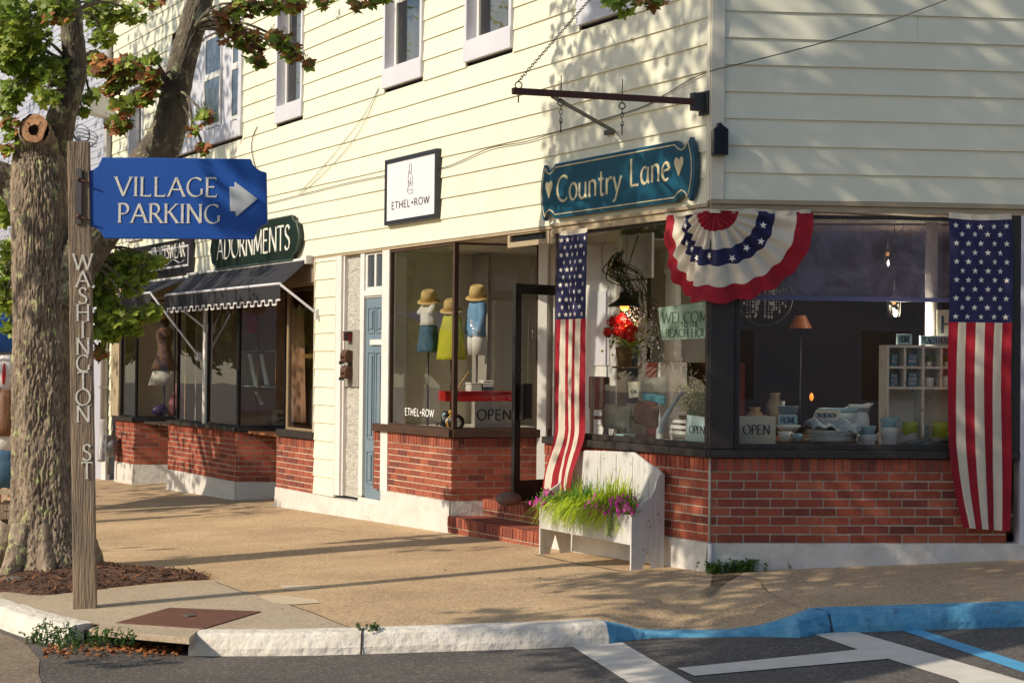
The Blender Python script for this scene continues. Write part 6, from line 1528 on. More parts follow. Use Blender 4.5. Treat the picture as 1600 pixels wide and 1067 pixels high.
# --- wall fixtures by the blue door
def onwall(px, py, y=.03): return LF.px(px, py, y)
ax, az = onwall(549, 526); al = thing('alarm_box', 'small red and black alarm box on the grey stucco pier', 'alarm', M=T(LF, ax, .03, az))
mb = MB(); mb.box(ax-.055, ax+.065, -.05, .035, az-.05, az+.045); obj('housing', mb, M_('alarm_red', (120, 30, 28), rough=.4), al, LF, bevel=.006); mb = MB(); mb.box(ax-.0, ax+.07, -.06, -.045, az-.045, az+.04); mb.box(ax-.06, ax+.07, -.055, .03, az+.0455, az+.058); obj('cover', mb, black_m, al, LF, bevel=.003)
mbp = None
for j, (py, lb) in enumerate(((561, 'upper brown mailbox on the grey stucco pier by the blue door'), (586, 'lower brown mailbox on the grey stucco pier by the blue door'))):
    ax, az = onwall(549, py-4)
    if mbp is None:
        mbp = thing('mailbox', lb, 'mailbox', M=T(LF, ax, .03, az), group='mailboxes by the blue door'); wm = M_('mailbox_brown', (104, 66, 48), (84, 54, 42), 12, .5)
        mb = MB(); mb.prism([(-.08, -.02), (.035, -.02), (.035, .11), (-.05, .13), (-.08, .08)], ax-.075, ax+.075, axis='x'); mb.v = [(x, y, z+az-.05) for x, y, z in mb.v]; obj('box', mb, wm, mbp, LF, bevel=.004)
        mb = MB(); mb.box(ax-.06, ax+.06, -.10, -.079, az-.065, az-.055); mb.box(ax-.06, ax+.06, -.10, -.09, az-.09, az-.065); obj('newspaper_hook', mb, black_m, mbp, LF)
        mb = MB(); mb.box(ax-.055, ax+.055, -.084, -.08, az-.02, az+.0); obj('flap', mb, black_m, mbp, LF)
    else:
        d = dup(mbp, T(LF, ax, .03, az), lb)
box('backing_board', LF, onwall(540, 600)[0], onwall(562, 600)[0], .015, .045, onwall(549, 604)[1], onwall(549, 516)[1], M_('grey_board', (150, 144, 132), (130, 124, 114), 9, .8, .3), B)
# air conditioner in the transom
ax0, az0 = LF.px(797, 388, .03); ax1 = LF.x(862, 380, .03); az1 = ZF-.032
ac = thing('air_conditioner', 'beige window air conditioner above the recessed shop entry', 'air conditioner', M=T(LF, (ax0+ax1)/2, .1, az0))
mb = MB(); mb.box(ax0, ax0+.05, .0, .04, az0, az1); mb.box(ax1-.06, ax1, .0, .04, az0, az1); mb.box(ax0+.05, ax1-.06, .0, .04, az0, az0+.05); mb.box(ax0+.05, ax1-.06, .0, .04, az1-.012, az1); obj('front_frame', mb, beige_m, ac, LF, bevel=.003)
mb = MB(); mb.box(ax0+.05, ax1-.06, .03, .4, az0+.05, az1-.012); obj('dark_screen', mb, black_m, ac, LF)
ax2 = LF.x(900, 375, .03); mb = MB(); mb.box(ax1+.002, ax2, .012, .5, az0-.0, az1); hs_ = obj('housing', mb, beige_m, ac, LF, bevel=.004)
mb = MB(); 
for i in range(9): x = ax1+.08+i*.028; mb.box(x, x+.012, .006, .012, az0+.04, az1-.02)
obj('louvre', mb, M_('louvre', (96, 84, 66), rough=.7), hs_, LF)

# --- corner shop, left window
def stand_x(px, py, y, fr=LF): return fr.px(px, py, y)
yy = .55; t = thing('panel_door', 'old white panel door standing inside the left corner-shop window', 'door', M=T(LF, LF.x(940, 600, yy), yy, 1.0)); xa_, xb_ = LF.x(914, 600, yy), LF.x(962, 600, yy); z1_ = LF.z(940, 438, yy)
mb = MB(); mb.box(xa_, xb_, yy, yy+.04, 1.0, z1_); d_ = obj('leaf', mb, white_m, t, LF); mb = MB(); 
for (za, zb__) in ((1.1, 1.55), (1.65, z1_-.1)): mb.box(xa_+.10, xb_-.1, yy-.012, yy, za, zb__)
obj('door_panel', mb, lav_m, d_, LF, bevel=.006)
yy = .9; t = thing('panel_door', 'second whitewashed door frame behind the red flower basket', 'door', M=T(LF, LF.x(980, 600, yy), yy, 1.0)); xa_, xb_ = LF.x(944, 600, yy), LF.x(1004, 600, yy)
mb = MB(); z1_ = LF.z(970, 440, yy); mb.box(xa_, xa_+.12, yy, yy+.04, .4, z1_); mb.box(xb_-.08, xb_, yy, yy+.04, .4, z1_); mb.box(xa_+.12, xb_-.08, yy, yy+.04, z1_-.1, z1_); mb.box(xa_+.12, xb_-.08, yy, yy+.04, .4, 1.3); obj('frame', mb, white_m, t, LF); mb = MB(); mb.box(xa_+.1, xb_-.06, yy+.02, yy+.03, 1.3, z1_); obj('dark_glass', mb, MATS['dark_window_pane'], t, LF)
yy = .85; mb = MB(); xa_, xb_ = LF.x(905, 400, yy), LF.x(1020, 400, yy)
t = thing('wall_boards', 'row of weathered vertical white boards across the top of the window display', 'boards', M=T(LF, xa_, yy, 2.4)); n = 9
for i in range(n): a = xa_+(xb_-xa_)*i/n; mb.box(a, a+(xb_-xa_)/n-.008, yy-.004*(i % 3), yy+.02, LF.z(960, 438, yy), 2.88)
obj('planks', mb, white_m, t, LF)
yy = 1.1; cx_, cz_ = LF.px(1051, 560, yy); t = thing('column', 'white turned porch column with a square base behind the welcome sign', 'column', M=T(LF, cx_, yy, .4))
r_ = 13.5*kz(LF, 1051, 500, yy); zb_ = LF.z(1051, 566, yy); mb = MB(); mb.lathe([(r_*1.05, zb_), (r_*1.2, zb_+.03), (r_*1.0, zb_+.06), (r_*.98, 1.9), (r_*.86, 2.5), (r_*1.05, 2.52), (r_*1.05, 2.56), (r_*.9, 2.58), (r_*.9, 2.9)], (cx_, yy, 0), 24); obj('shaft', mb, white_m, t, LF); mb = MB(); mb.box(cx_-r_*1.25, cx_+r_*1.25, yy-r_*1.25, yy+r_*1.25, .4, zb_); obj('plinth', mb, white_m, t, LF, bevel=.01)
yy = 1.5; t = thing('cabinet', 'dull red wooden cabinet at the back of the left corner-shop window', 'cabinet', M=T(LF, LF.x(1030, 600, yy), yy, .35)); xa_, xb_ = LF.x(962, 600, yy), LF.x(1110, 600, yy); mb = MB(); mb.box(xa_, xb_, yy, yy+.4, .35, LF.z(1030, 566, yy)); cb = obj('carcass', mb, M_('oxblood_wood', (92, 34, 26), (70, 26, 22), 5, .5), t, LF, bevel=.01); mb = MB(); mb.box(xa_+.06, (xa_+xb_)/2-.03, yy-.015, yy, .45, LF.z(1030, 580, yy)); mb.box((xa_+xb_)/2+.03, xb_-.06, yy-.015, yy, .45, LF.z(1030, 580, yy)); obj('cabinet_door', mb, MATS['oxblood_wood'], cb, LF, bevel=.006)
# lamp with lit bulb
yy = .30; cx_, cz_ = LF.px(976, 470, yy); k = kz(LF, 976, 470, yy); t = thing('pendant_lamp', 'black cone-shaded lamp with a glowing amber bulb above the red flowers', 'lamp', M=T(LF, cx_, yy, cz_))
mb = MB(); mb.lathe([(.02, 15*k), (.045, 12*k), (.05, 4*k), (26*k, -8*k), (27*k, -9*k), (.04, 2*k), (.018, 12*k)], (cx_, yy, cz_), 28, caps=False); mb.tube([(cx_, yy, cz_+12*k), (cx_-.01, yy, cz_+.2), (cx_+.1, yy+.1, 2.88)], .006, 6); obj('lamp_shade', mb, black_m, t, LF)
mb = MB(); mb.sphere((cx_, yy, cz_-9*k), 7.5*k, 0, 14); obj('bulb', mb, emit_mat('amber_bulb', (255, 176, 74), 2.2), t, LF)
pl = bpy.data.lights.new('bulb_light', 'POINT'); pl.energy = 7; pl.color = (1, .76, .5); pl.shadow_soft_size = .05; po = bpy.data.objects.new('bulb_light', pl); C.objects.link(po); po.parent = t; po.matrix_local = Matrix.Translation((0, 0, -.16))
# twig vine
rnd = random.Random(77); t = thing('vine', 'bare dark twisted vine branches curling above the lamp inside the window', 'vine', M=T(LF, cx_, .5, 2.3)); mb = MB()
for i in range(26):
    a0_, b0_ = 965+rnd.uniform(-12, 12), 395+rnd.uniform(-5, 20); a1_, b1_ = 985+rnd.uniform(-15, 20), 450+rnd.uniform(-25, 20); a2_, b2_ = 1015+rnd.uniform(-25, 25), 500+rnd.uniform(-30, 50)
    pts = []
    for (a, b) in ((a0_, b0_), (a0_-rnd.uniform(0, 14), (b0_+b1_)/2), (a1_, b1_), (a2_, b2_)):
        y_ = .5+rnd.uniform(-.08, .08); x, z = LF.px(a, b, y_); pts.append((x, y_, z))
    mb.tube(smooth_pts(pts, 5), [.006]*8+[.004]*8, 5)
obj('branches', mb, M_('twig_brown', (64, 48, 36), (44, 34, 28), 12, .9), t, LF)
# flowers in basket
yy = .32; cx_, cz_ = LF.px(976, 556, yy); k = kz(LF, 976, 556, yy)
t = thing('flower_basket', 'wicker basket of bright red geraniums and dusty white blooms inside the window', 'flower basket', M=T(LF, cx_, yy, cz_-16*k))
mb = MB(); mb.lathe([(10*k, -16*k), (13*k, 2*k), (15*k, 14*k), (13*k, 14*k), (9*k, -12*k)], (cx_, yy, cz_), 20); obj('basket', mb, M_('wicker', (122, 88, 54), (84, 60, 38), 60, .8, .9, 90), t, LF)
rnd = random.Random(2); mb = MB()
for (a, b, r_) in ((962, 502, 8), (974, 498, 8), (984, 508, 9), (992, 516, 8), (968, 517, 8), (954, 519, 7), (980, 522, 8), (990, 528, 6)):
    for _ in range(70):
        x, z = LF.px(a, b, yy); d = Vector((rnd.gauss(0, 1), rnd.gauss(0, 1), rnd.gauss(0, 1))).normalized(); p = Vector((x, yy-.03, z))+d*r_*1.25*k*rnd.uniform(.5, 1); s1 = d.cross(Vector((rnd.random(), rnd.random(), 1))).normalized()*.018; s2 = d.cross(s1).normalized()*.018
        mb.add([p-s1, p-s2, p+s1, p+s2], [(0, 1, 2, 3)])
obj('red_flowers', mb, rpetal_m, t, LF)
mb = MB(); ml = MB()
for _ in range(420):
    a = rnd.gauss(1002, 12); b = rnd.gauss(515, 17)+(a-1000)*.5; y_ = yy+rnd.uniform(-.02, .12); x, z = LF.px(a, b, y_)
    p = Vector((x, y_, z)); r2 = .009; mb.sphere(tuple(p), r2, 0, 4)
for _ in range(260):
    a = rnd.gauss(985, 18); b = rnd.gauss(530, 12); y_ = yy+rnd.uniform(-.02, .12); x, z = LF.px(a, b, y_); add_leaf(ml, Vector((x, y_, z)), .022, Vector((rnd.uniform(-1, 1), -1, rnd.uniform(-.5, 1))), rnd, 0)
obj('white_flowers', mb, wflower_m, t, LF); obj('leaves', ml, leafg, t, LF)
yy = .34; xa_, z0_ = LF.px(966, 690, yy); mb = MB(); mb.box(xa_-.03, xa_+.03, yy, yy+.06, 1.006, cz_-16*k); mb.box(xa_-.03, xa_+.16, yy-.05, yy+.14, cz_-16*k-.018, cz_-16*k-.001); o = obj('wooden_stand', mb, M_('grey_wood', (150, 132, 112), (120, 104, 88), 7, .8), None, LF); tag(o, 'slim grey wooden stand under the red flower basket', 'stand')
# welcome sign
t_, b_ = card('hanging_sign', 'pale green board reading WELCOME TO THE BEACH HOUSE inside the corner-shop window', LF, .22, [(1034, 532), (1130, 527), (1128, 468), (1028, 481)], M_('seafoam_board', (176, 196, 178), (160, 182, 166), 5, .7), .012)
gi = M_('faded_green_ink', (96, 116, 104), rough=.7)
fit_text(LF, .22, 1034, 505, 1116, .088, 'WELCOME', 'lettering', gi, b_, wmin=.03, wmax=.15, serif=.09, track=.08)
fit_text(LF, .22, 1064, 512, 1092, .04, 'TO THE', 'lettering', gi, b_, wmin=.05, wmax=.12, serif=0, track=.08)
fit_text(LF, .22, 1040, 527, 1118, .066, 'BEACH HOUSE', 'lettering', gi, b_, wmin=.03, wmax=.15, serif=.08, track=.06)
t_, b_ = card('open_sign', 'small pale blue OPEN card on the left side of the corner post', LF, .06, [(1073, 692), (1105, 695), (1105, 652), (1073, 648)], M_('pale_aqua_card', (184, 204, 204), rough=.7))
fit_text(LF, .06, 1077, 676, 1101, .058, 'OPEN', 'lettering', ink_m, b_, wmin=.03, wmax=.14, serif=.08, track=.07)
def pillow(label, fr, a, b, w_, h_, y, mat, rot=0, name='pillow'):
    x, z = fr.px(a, b, y); k = kz(fr, a, b, y); W_, H_ = w_*k/2*1.55, h_*k/2
    def f(u, v, sg):
        u2, v2 = u*2-1, v*2-1; e = (1-u2**4)*(1-v2**4); return Vector((u2*W_*(1-.06*(1-abs(v2))), sg*.06*max(0, e)**.6, v2*H_*(1-.06*(1-abs(u2)))))
    mb = MB(); mb.grid(lambda u, v: f(u, v, -1), 12, 12); mb.grid(lambda u, v: f(u, v, 1), 12, 12)
    M2 = T(fr, x, y, z) @ Matrix.Rotation(R(rot), 4, 'Y'); t = thing(name, label, 'cushion', M=M2); obj('cover', mb, mat, t, M2); return t, M2
t_, M2 = pillow('grey cushion with dark script lettering behind the leather cushion', LF, 1022, 606, 44, 34, .5, M_('grey_linen', (136, 136, 130), (118, 120, 116), 20, .9, .3), -3)
mb = text_mb('ibes', .1, sx=.9, wmin=.05, wmax=.16, serif=0, depth=.001); obj('lettering', mb, ink_m, t_, T(LF, LF.x(1002, 612, .42), .42, LF.z(1002, 612, .42)) @ Matrix.Rotation(R(-6), 4, 'Y'))
pillow('teal wedge cushion leaning on the grey lettered one', LF, 1022, 622, 40, 14, .38, M_('teal_cloth', (70, 132, 146), rough=.9), 6)
pillow('brown leather cushion in the middle of the window display', LF, 1010, 648, 40, 38, .32, M_('brown_leather', (112, 72, 42), (84, 54, 34), 9, .55, .5, 30), 8)
pillow('slate grey patterned cushion resting on a small black easel', LF, 964, 652, 50, 40, .22, M_('slate_print', (110, 112, 112), (150, 146, 118), 14, .9), 3)
t = thing('easel', 'small black easel under the slate grey cushion', 'easel', M=T(LF, LF.x(955, 680, .2), .2, 1.0)); mb = MB()
for a in (940, 956, 972): x, z = LF.px(a, 672, .16); mb.tube([(x, .16, 1.0), (x, .2, z+.03)], .006, 5)
mb.tube([(LF.x(938, 674, .16), .16, 1.03), (LF.x(974, 674, .16), .16, 1.03)], .006, 5); obj('legs', mb, black_m, t, LF)
t_, b_ = card('tag_sign', 'small cream sign hanging by a string left of the grey cushion', LF, .3, [(983, 622), (997, 620), (1000, 596), (981, 597)], paper_m); fit_text(LF, .3, 984, 614, 996, .03, 'HOME', 'lettering', gi, b_, wmin=.06, wmax=.14, serif=0)
mb = MB(); q1 = LF.px(984, 597, .3); q2 = LF.px(990, 582, .3); q3 = LF.px(997, 597, .3); mb.tube([(q1[0], .3, q1[1]), (q2[0], .3, q2[1]), (q3[0], .3, q3[1])], .002, 4); obj('string', mb, ink_m, t_, LF)
x, z = LF.px(1031, 676, .25); k = kz(LF, 1031, 676, .25); t = thing('bottle', 'slim white bottle between the leather cushion and the driftwood', 'bottle', M=T(LF, x, .25, 1.0)); mb = MB(); mb.lathe([(6*k, 0), (6.5*k, 4*k), (6*k, 20*k), (2.4*k, 26*k), (2.2*k, 40*k), (0.001, 40.5*k)], (x, .25, 1.006), 16); obj('glass_body', mb, cer_m, t, LF)
mb = MB(); pts = [(1032, 676), (1038, 655), (1050, 635), (1062, 618), (1068, 610)]; P = [(*[LF.px(a, b, .2)[0]], .2, LF.px(a, b, .2)[1]) for a, b in pts]; mb.tube(smooth_pts(P, 5), [.024]*10+[.016]*10+[.006], 8); o = obj('driftwood', mb, M_('blue_driftwood', (120, 136, 150), (150, 160, 168), 9, .7), None, LF); tag(o, 'pale blue curved driftwood branch standing beside the white bottle', 'driftwood')
for i, (a, b, w_, h_, c2, lb) in enumerate(((1000, 682, 34, 5, pbl_m, 'flat pale blue box lying at the front of the left window shelf'), (1035, 683, 26, 6, cer_m, 'small white box at the front of the left window shelf'), (968, 676, 16, 10, pbl_m, 'short pale blue block left of the leather cushion'), (1058, 684, 16, 8, M_('aqua_box', (110, 160, 164), rough=.7), 'small aqua box left of the pale blue OPEN card'))):
    yy = .13+.03*(i % 2); x, z = LF.px(a, b, yy); k = kz(LF, a, b, yy); mb = MB(); mb.box(x-w_*k*.75, x+w_*k*.75, yy, yy+.12, 1.006, 1.006+h_*k); o = obj('gift_box', mb, c2, None, LF, bevel=.004); tag(o, lb, 'box')
t = thing('slatted_rack', 'little white slatted crate beside the pale blue OPEN card', 'crate', M=T(LF, LF.x(1058, 670, .25), .25, 1.0)); mb = MB(); xa_, xb_ = LF.x(1046, 670, .25), LF.x(1072, 670, .25)
for b in (658, 667, 676): z = LF.z(1060, b, .25); mb.box(xa_, xb_, .25, .262, z-.014, z+.014)
mb.box(xa_, xa_+.02, .262, .28, 1.006, LF.z(1060, 655, .25)); mb.box(xb_-.02, xb_, .262, .28, 1.006, LF.z(1060, 655, .25)); obj('slats', mb, white_m, t, LF)
x, z = LF.px(1086, 655, .5); k = kz(LF, 1086, 655, .5); t = thing('flower_basket', 'basket of dry green and cream wildflowers behind the pale blue OPEN card', 'flower basket', M=T(LF, x, .5, 1.0)); mb = MB(); mb.lathe([(20*k, -18*k), (26*k, 6*k), (24*k, 6*k), (18*k, -14*k)], (x, .5, z), 20); obj('basket', mb, MATS['wicker'], t, LF)
mb = MB(); mf_ = MB(); rnd = random.Random(6)
for _ in range(150):
    a = rnd.gauss(1082, 17); b = 640-abs(rnd.gauss(0, 22)); y_ = .45+rnd.uniform(-.1, .1); x2, z2 = LF.px(a, b, y_); mb.tube([(x+rnd.uniform(-.05, .05), .5, z), ((x+x2)/2, .48, (z+z2)/2+.03), (x2, y_, z2)], .0016, 3, caps=False)
    for _ in range(7): mf_.sphere((x2+rnd.gauss(0, .02), y_+rnd.gauss(0, .02), z2+rnd.gauss(0, .025)), .006, rnd.randrange(2), 4)
obj('stems', mb, grassB, t, LF); obj('blooms', mf_, [M_('cream_bud', (190, 176, 140), rough=.8), M_('olive_bud', (120, 118, 66), rough=.8)], t, LF)
t = thing('chair', 'dark brown high-backed chair behind the flag side of the window display', 'chair', M=T(LF, LF.x(928, 640, .4), .4, 1.0)); xa_, xb_ = LF.x(919, 640, .4), LF.x(948, 640, .4); mb = MB(); mb.box(xa_, xb_, .4, .43, LF.z(930, 640, .4), LF.z(930, 588, .4)); obj('backrest', mb, M_('dark_brown_wood', (60, 34, 26), (44, 26, 20), 6, .5), t, LF, bevel=.012); mb = MB(); mb.box(xa_, xb_, .43, .75, LF.z(930, 650, .4)-.03, LF.z(930, 650, .4)); obj('seat', mb, MATS['dark_brown_wood'], t, LF)
for x in (xa_+.02, xb_-.04): mb = MB(); mb.box(x, x+.03, .402, .43, 1.006, LF.z(930, 640, .4)); obj('leg', mb, MATS['dark_brown_wood'], t, LF)

# --- corner shop, right window
t_, b_ = card('open_sign', 'cream OPEN card at the left end of the big right window', RF, .08, [(1153, 695), (1212, 695), (1212, 650), (1153, 650)], M_('cream_card', (206, 202, 182), rough=.7))
fit_text(RF, .08, 1161, 678, 1203, 14.5/198, 'OPEN', 'lettering', ink_m, b_, wmin=.03, wmax=.13, serif=.08, track=.08)
def homeblock(label, px0, px1, py0, py1, y, txt='HOME', fr=RF):
    x0_, z0_ = fr.px(px0, py1, y); x1_2, z1_ = fr.px(px1, py0, y); t = thing('word_block', label, 'word block', M=T(fr, (x0_+x1_2)/2, y, z0_)); mb = MB(); mb.box(x0_, x1_2, y, y+.03, z0_, z1_); b_ = obj('block', mb, pbl_m, t, fr, bevel=.002)
    fit_text(fr, y, px0+3, py1-(py1-py0)*.2, px1-3, (z1_-z0_)*.6, txt, 'lettering', M_('slate_ink', (54, 84, 104), rough=.7) if 'slate_ink' not in MATS else MATS['slate_ink'], b_, wmin=.06, wmax=.18, serif=.08, track=.08)
homeblock('pale blue HOME block among the cups on the right window shelf', 1217, 1246, 648, 664, .28)
homeblock('pale blue HOME block on top of the white cubby shelf', 1402, 1425, 522, 538, .62)
homeblock('long pale wooden word plaque on top of the white cubby shelf', 1438, 1492, 525, 539, .62, 'BEACH HOUSE')
ZD = 1.007
def ceramic(name, label, cat, px, pyb, y, prof, mat, handle=None, base=None, group=None, extra=None, spout=False):
    """prof in photo pixels (radius, height)"""
    x, z = RF.px(px, pyb, y); k = kz(RF, px, pyb, y); zb = base if base is not None else max(ZD, z); t = thing(name, label, cat, M=T(RF, x, y, zb), group=group); mb = MB(); P = [(r*k, h*k) for r, h in prof]
    mb.lathe(P+[(max(.001, P[-1][0]-.004), P[-1][1]), (P[-2][0]*.85, P[-2][1]*.8)], (x, y, zb), 24)
    if spout:
        n = len(mb.v); H_ = P[-1][1]+zb
        mb.v = [((vx+(.25*P[-1][0] if vx-x > P[-1][0]*.6 and vz > H_-.02 else 0)), vy, (vz+.012 if abs(vz-H_) < .01 and vx-x > P[-1][0]*.5 else vz)) for vx, vy, vz in mb.v]
    b_ = obj('body', mb, mat, t, RF)
    if handle:
        sd, z0_, z1_, rr = handle; mb = MB(); xs_ = x+sd*P[1][0]*.9; mb.tube(smooth_pts([(xs_, y, zb+z0_*k), (xs_+sd*rr*k, y, zb+(z0_*.65+z1_*.35)*k), (xs_+sd*rr*k*.9, y, zb+z1_*k*.95), (xs_+sd*rr*.1*k, y, zb+z1_*k)], 6), 1.2*k, 8); obj('handle', mb, mat, t, RF)
    return zb+P[-1][1]
gC = 'cream and blue crockery in the right window'
ceramic('cup', 'white teacup with pale rim left of the plate stack', 'cup', 1226, 690, .2, [(5, 0), (7, 2), (9, 8), (10.5, 16)], cer_m, (1, 4, 14, 7), group=gC)
ceramic('cup', 'short blue-rimmed bowl cup beside the plate stack', 'cup', 1246, 690, .2, [(4, 0), (6, 2), (8, 6), (9, 13)], bcer_m, group=gC)
ceramic('bowl', 'wide pale bowl stack behind the left teacup', 'bowl', 1232, 676, .35, [(8, 0), (14, 5), (18, 9), (19, 12)], cer_m, group=gC)
ceramic('bowl', 'slate blue rimmed tray bowl with candles above the HOME block', 'bowl', 1231, 648, .45, [(12, 0), (15, 5), (16, 12), (16.5, 14)], M_('slate_ceramic', (96, 110, 120), rough=.5), group=gC)
t = thing('candle', 'white candle in the slate tray bowl', 'candle', M=T(RF, *[RF.px(1224, 640, .45)[0]], .45, RF.px(1224, 640, .45)[1])); x, z = RF.px(1224, 640, .45); mb = MB(); mb.lathe([(.012, 0), (.012, .07), (.001, .072)], (x, .45, z), 12); obj('wax', mb, cer_m, t, RF)
x, z = RF.px(1296, 689, .3); k = kz(RF, 1296, 689, .3)
for i in range(6):
    t = thing('plate', ('lowest', 'second', 'third', 'fourth', 'fifth', 'topmost')[i]+' dinner plate of the stack in the right window', 'plate', M=T(RF, x, .3, ZD+i*.019)); mb = MB(); r_ = (38+2*math.sin(i*2))*k; mb.lathe([(r_*.55, 0), (r_*.6, .004), (r_, .026), (r_, .03), (r_*.6, .009), (.001, .008)], (x+.004*math.sin(i*5), .3, ZD+.02+i*.019), 36); obj('body', mb, cer_m if i % 3 else M_('grey_plate', (110, 112, 112), rough=.4) if i == 0 else cer_m, t, RF)
zpl = ZD+.16
napm = M_('blue_print_cloth', (196, 206, 210), (112, 150, 180), 34, .9, .2, t3=.6)
mb = MB(); mb.grid(lambda u, v: Vector((x+(-.19+.40*u)+.01*math.sin(v*9), .12+.34*v, zpl+.035+.03*math.sin(u*7+v*4)+.02*math.sin(u*19)-.09*(max(0, .25-v)*2)-.10*max(0, u-.8)-.06*max(0, .2-u))), 30, 20); o = obj('napkins', mb, napm, None, RF, solid=.004); tag(o, 'crumpled blue and white printed napkins on top of the plate stack', 'napkins')
t_, b_ = card('beach_book', 'slanted white book with blue lettering on the napkins', RF, .16, [(1270, 654), (1308, 656), (1314, 641), (1276, 640)], paper_m, .02, 'book'); fit_text(RF, .16, 1274, 652, 1306, .035, 'ON BEACH', 'lettering', MATS['slate_ink'], b_, wmin=.08, wmax=.2, serif=0)
zt_ = ceramic('bowl', 'large white serving bowl under the blue one behind the plates', 'bowl', 1309, 650, .5, [(14, 0), (20, 5), (26, 14), (29, 24)], cer_m, base=1.16, group=gC)
ceramic('bowl', 'large pale blue serving bowl nested in the white one', 'bowl', 1309, 628, .5, [(16, 0), (26, 4), (30, 14), (31, 18)], bcer_m, base=zt_-.06, group=gC)
t = thing('crate', 'plain wooden crate hidden under the serving bowls', 'crate', M=T(RF, RF.x(1309, 660, .5), .5, ZD)); x5 = RF.x(1309, 660, .5); mb = MB(); mb.box(x5-.13, x5+.13, .38, .62, ZD, 1.158); obj('box', mb, MATS['grey_wood'], t, RF, bevel=.004)
ceramic('jug', 'big white ribbed jug with a looped handle behind the smaller jugs', 'jug', 1343, 672, .5, [(11, 0), (15, 6), (15, 22), (12, 34), (18, 44)], cer_m, (-1, 14, 40, 11), base=RF.z(1343, 676, .5), group=gC, spout=True)
ceramic('bowl', 'white pedestal bowl carrying the big ribbed jug', 'bowl', 1343, 690, .5, [(12, 0), (16, 3), (22, 12), (24, 19)], cer_m, base=ZD, group=gC)
z1_ = ceramic('jug', 'small white jug under a pale blue cup in front of the big jug', 'jug', 1357, 690, .22, [(9, 0), (10, 3), (11, 12), (13.5, 22)], cer_m, (-1, 6, 18, 9), base=ZD, group=gC)
ceramic('cup', 'pale blue cup stacked in the small white jug', 'cup', 1356, 668, .22, [(9, 0), (10, 3), (11, 9), (13, 17)], bcer_m, (-1, 4, 14, 9), base=z1_-.02, group=gC)
z1_ = ceramic('jug', 'taller white ribbed jug under a pale blue jug', 'jug', 1389, 690, .25, [(10, 0), (11, 3), (13, 20), (15, 33)], cer_m, (-1, 8, 24, 9), base=ZD, group=gC)
ceramic('jug', 'pale blue jug stacked in the taller white jug', 'jug', 1389, 658, .25, [(10, 0), (12, 3), (11, 9), (15, 18)], bcer_m, (1, 4, 14, 10), base=z1_-.02, group=gC, spout=True)
mb = MB(); x, z = RF.px(1412, 676, .35); mb.grid(lambda u, v: Vector((x-.1+.22*u, .3+.1*v, 1.02+.14*(1-abs(2*v-1))*(1-u*.4)+.02*math.sin(u*9))), 16, 10); o = obj('cloth', mb, M_('grey_cloth', (150, 156, 156), rough=.9), None, RF, solid=.004); tag(o, 'grey folded cloth leaning right of the stacked jugs', 'cloth')
# cubby shelf
yy = .55; xa_, z1_ = RF.px(1386, 539, yy); xb_ = RF.x(1500, 539, yy); zm_ = RF.z(1400, 604, yy); zmm = RF.z(1400, 572, yy)
dist_m = M_('distressed_white', (230, 226, 212), (218, 214, 200), 8, .8, .4, 30, c3=(96, 84, 70), s3=22, t3=.6, w3=.06)
cs = thing('cubby_shelf', 'distressed white cubby shelf full of small goods at the right end of the window', 'shelf', M=T(RF, (xa_+xb_)/2, yy, ZD)); mb = MB(); th = .02; dp = .22
mb.box(xa_, xa_+th, yy, yy+dp, ZD, z1_); mb.box(xb_-th, xb_, yy, yy+dp, ZD, z1_); mb.box(xa_+th, xb_-th, yy, yy+dp, z1_-th, z1_); mb.box(xa_+th, xb_-th, yy, yy+dp, zm_-th, zm_); mb.box(xa_+th, xb_-th, yy+.001, yy+dp, zmm-th, zmm); mb.box(xa_+th, xb_-th, yy, yy+dp, ZD, ZD+th)
mb.box(xa_+th, xb_-th, yy+dp, yy+dp+.01, ZD, z1_)
for i in (1, 2, 3): x = xa_+(xb_-xa_)*i/4; mb.box(x-th/2, x+th/2, yy+.002, yy+dp, zm_, z1_-th)
x = (xa_+xb_)/2; mb.box(x-th/2, x+th/2, yy+.002, yy+dp, ZD+th, zm_-th); obj('frame', mb, dist_m, cs, RF)
cw = (xb_-xa_)/4
def block(lb, i, row, c2, w_=.07, h_=.11, txt=None):
    x = xa_+cw*(i+.5); zb = (zmm if row else zm_); mb = MB(); mb.box(x-w_/2, x+w_/2, yy+.05, yy+.08, zb+.001, zb+h_); t = thing('small_book', lb, 'book', M=T(RF, x, yy+.05, zb)); b_ = obj('cover', mb, c2, t, RF, bevel=.002)
    if txt:
        for r_, w in enumerate(txt): obj('lettering', text_mb(w, .026, sx=w_*.9/text_w(w, .026), wmin=.1, wmax=.2, serif=0, depth=.001), MATS['pale_line'], b_, T(RF, x-w_*.42, yy+.05, zb+h_-.035*(r_+1)))
tealb = M_('teal_book', (72, 124, 142), rough=.7)
block('teal word block in the upper left cubby', 0, 1, tealb, .05, .10, ('TH', 'BE')); block('teal word block in the second upper cubby', 1, 1, tealb, .08, .10, ('THE', 'WAV')); block('teal word block in the lower left cubby', 0, 0, tealb, .06, .11, ('THE', 'BE', 'LET')); block('teal word block in the second lower cubby', 1, 0, tealb, .08, .12, ('THE', 'OCEAN', 'WAV'))
x = xa_+cw*2.5; k = kz(RF, 1450, 600, yy); ceramic('cup', 'little cream mug in the third lower cubby', 'cup', 1452, 603, yy+.08, [(5, 0), (6, 2), (7, 10), (7, 15)], cer_m, (-1, 3, 12, 6), base=zm_, group=gC)
ceramic('jug', 'little cream jug in the rightmost lower cubby', 'jug', 1478, 603, yy+.08, [(6, 0), (9, 5), (8, 12), (7, 17)], cer_m, base=zm_, group=gC)
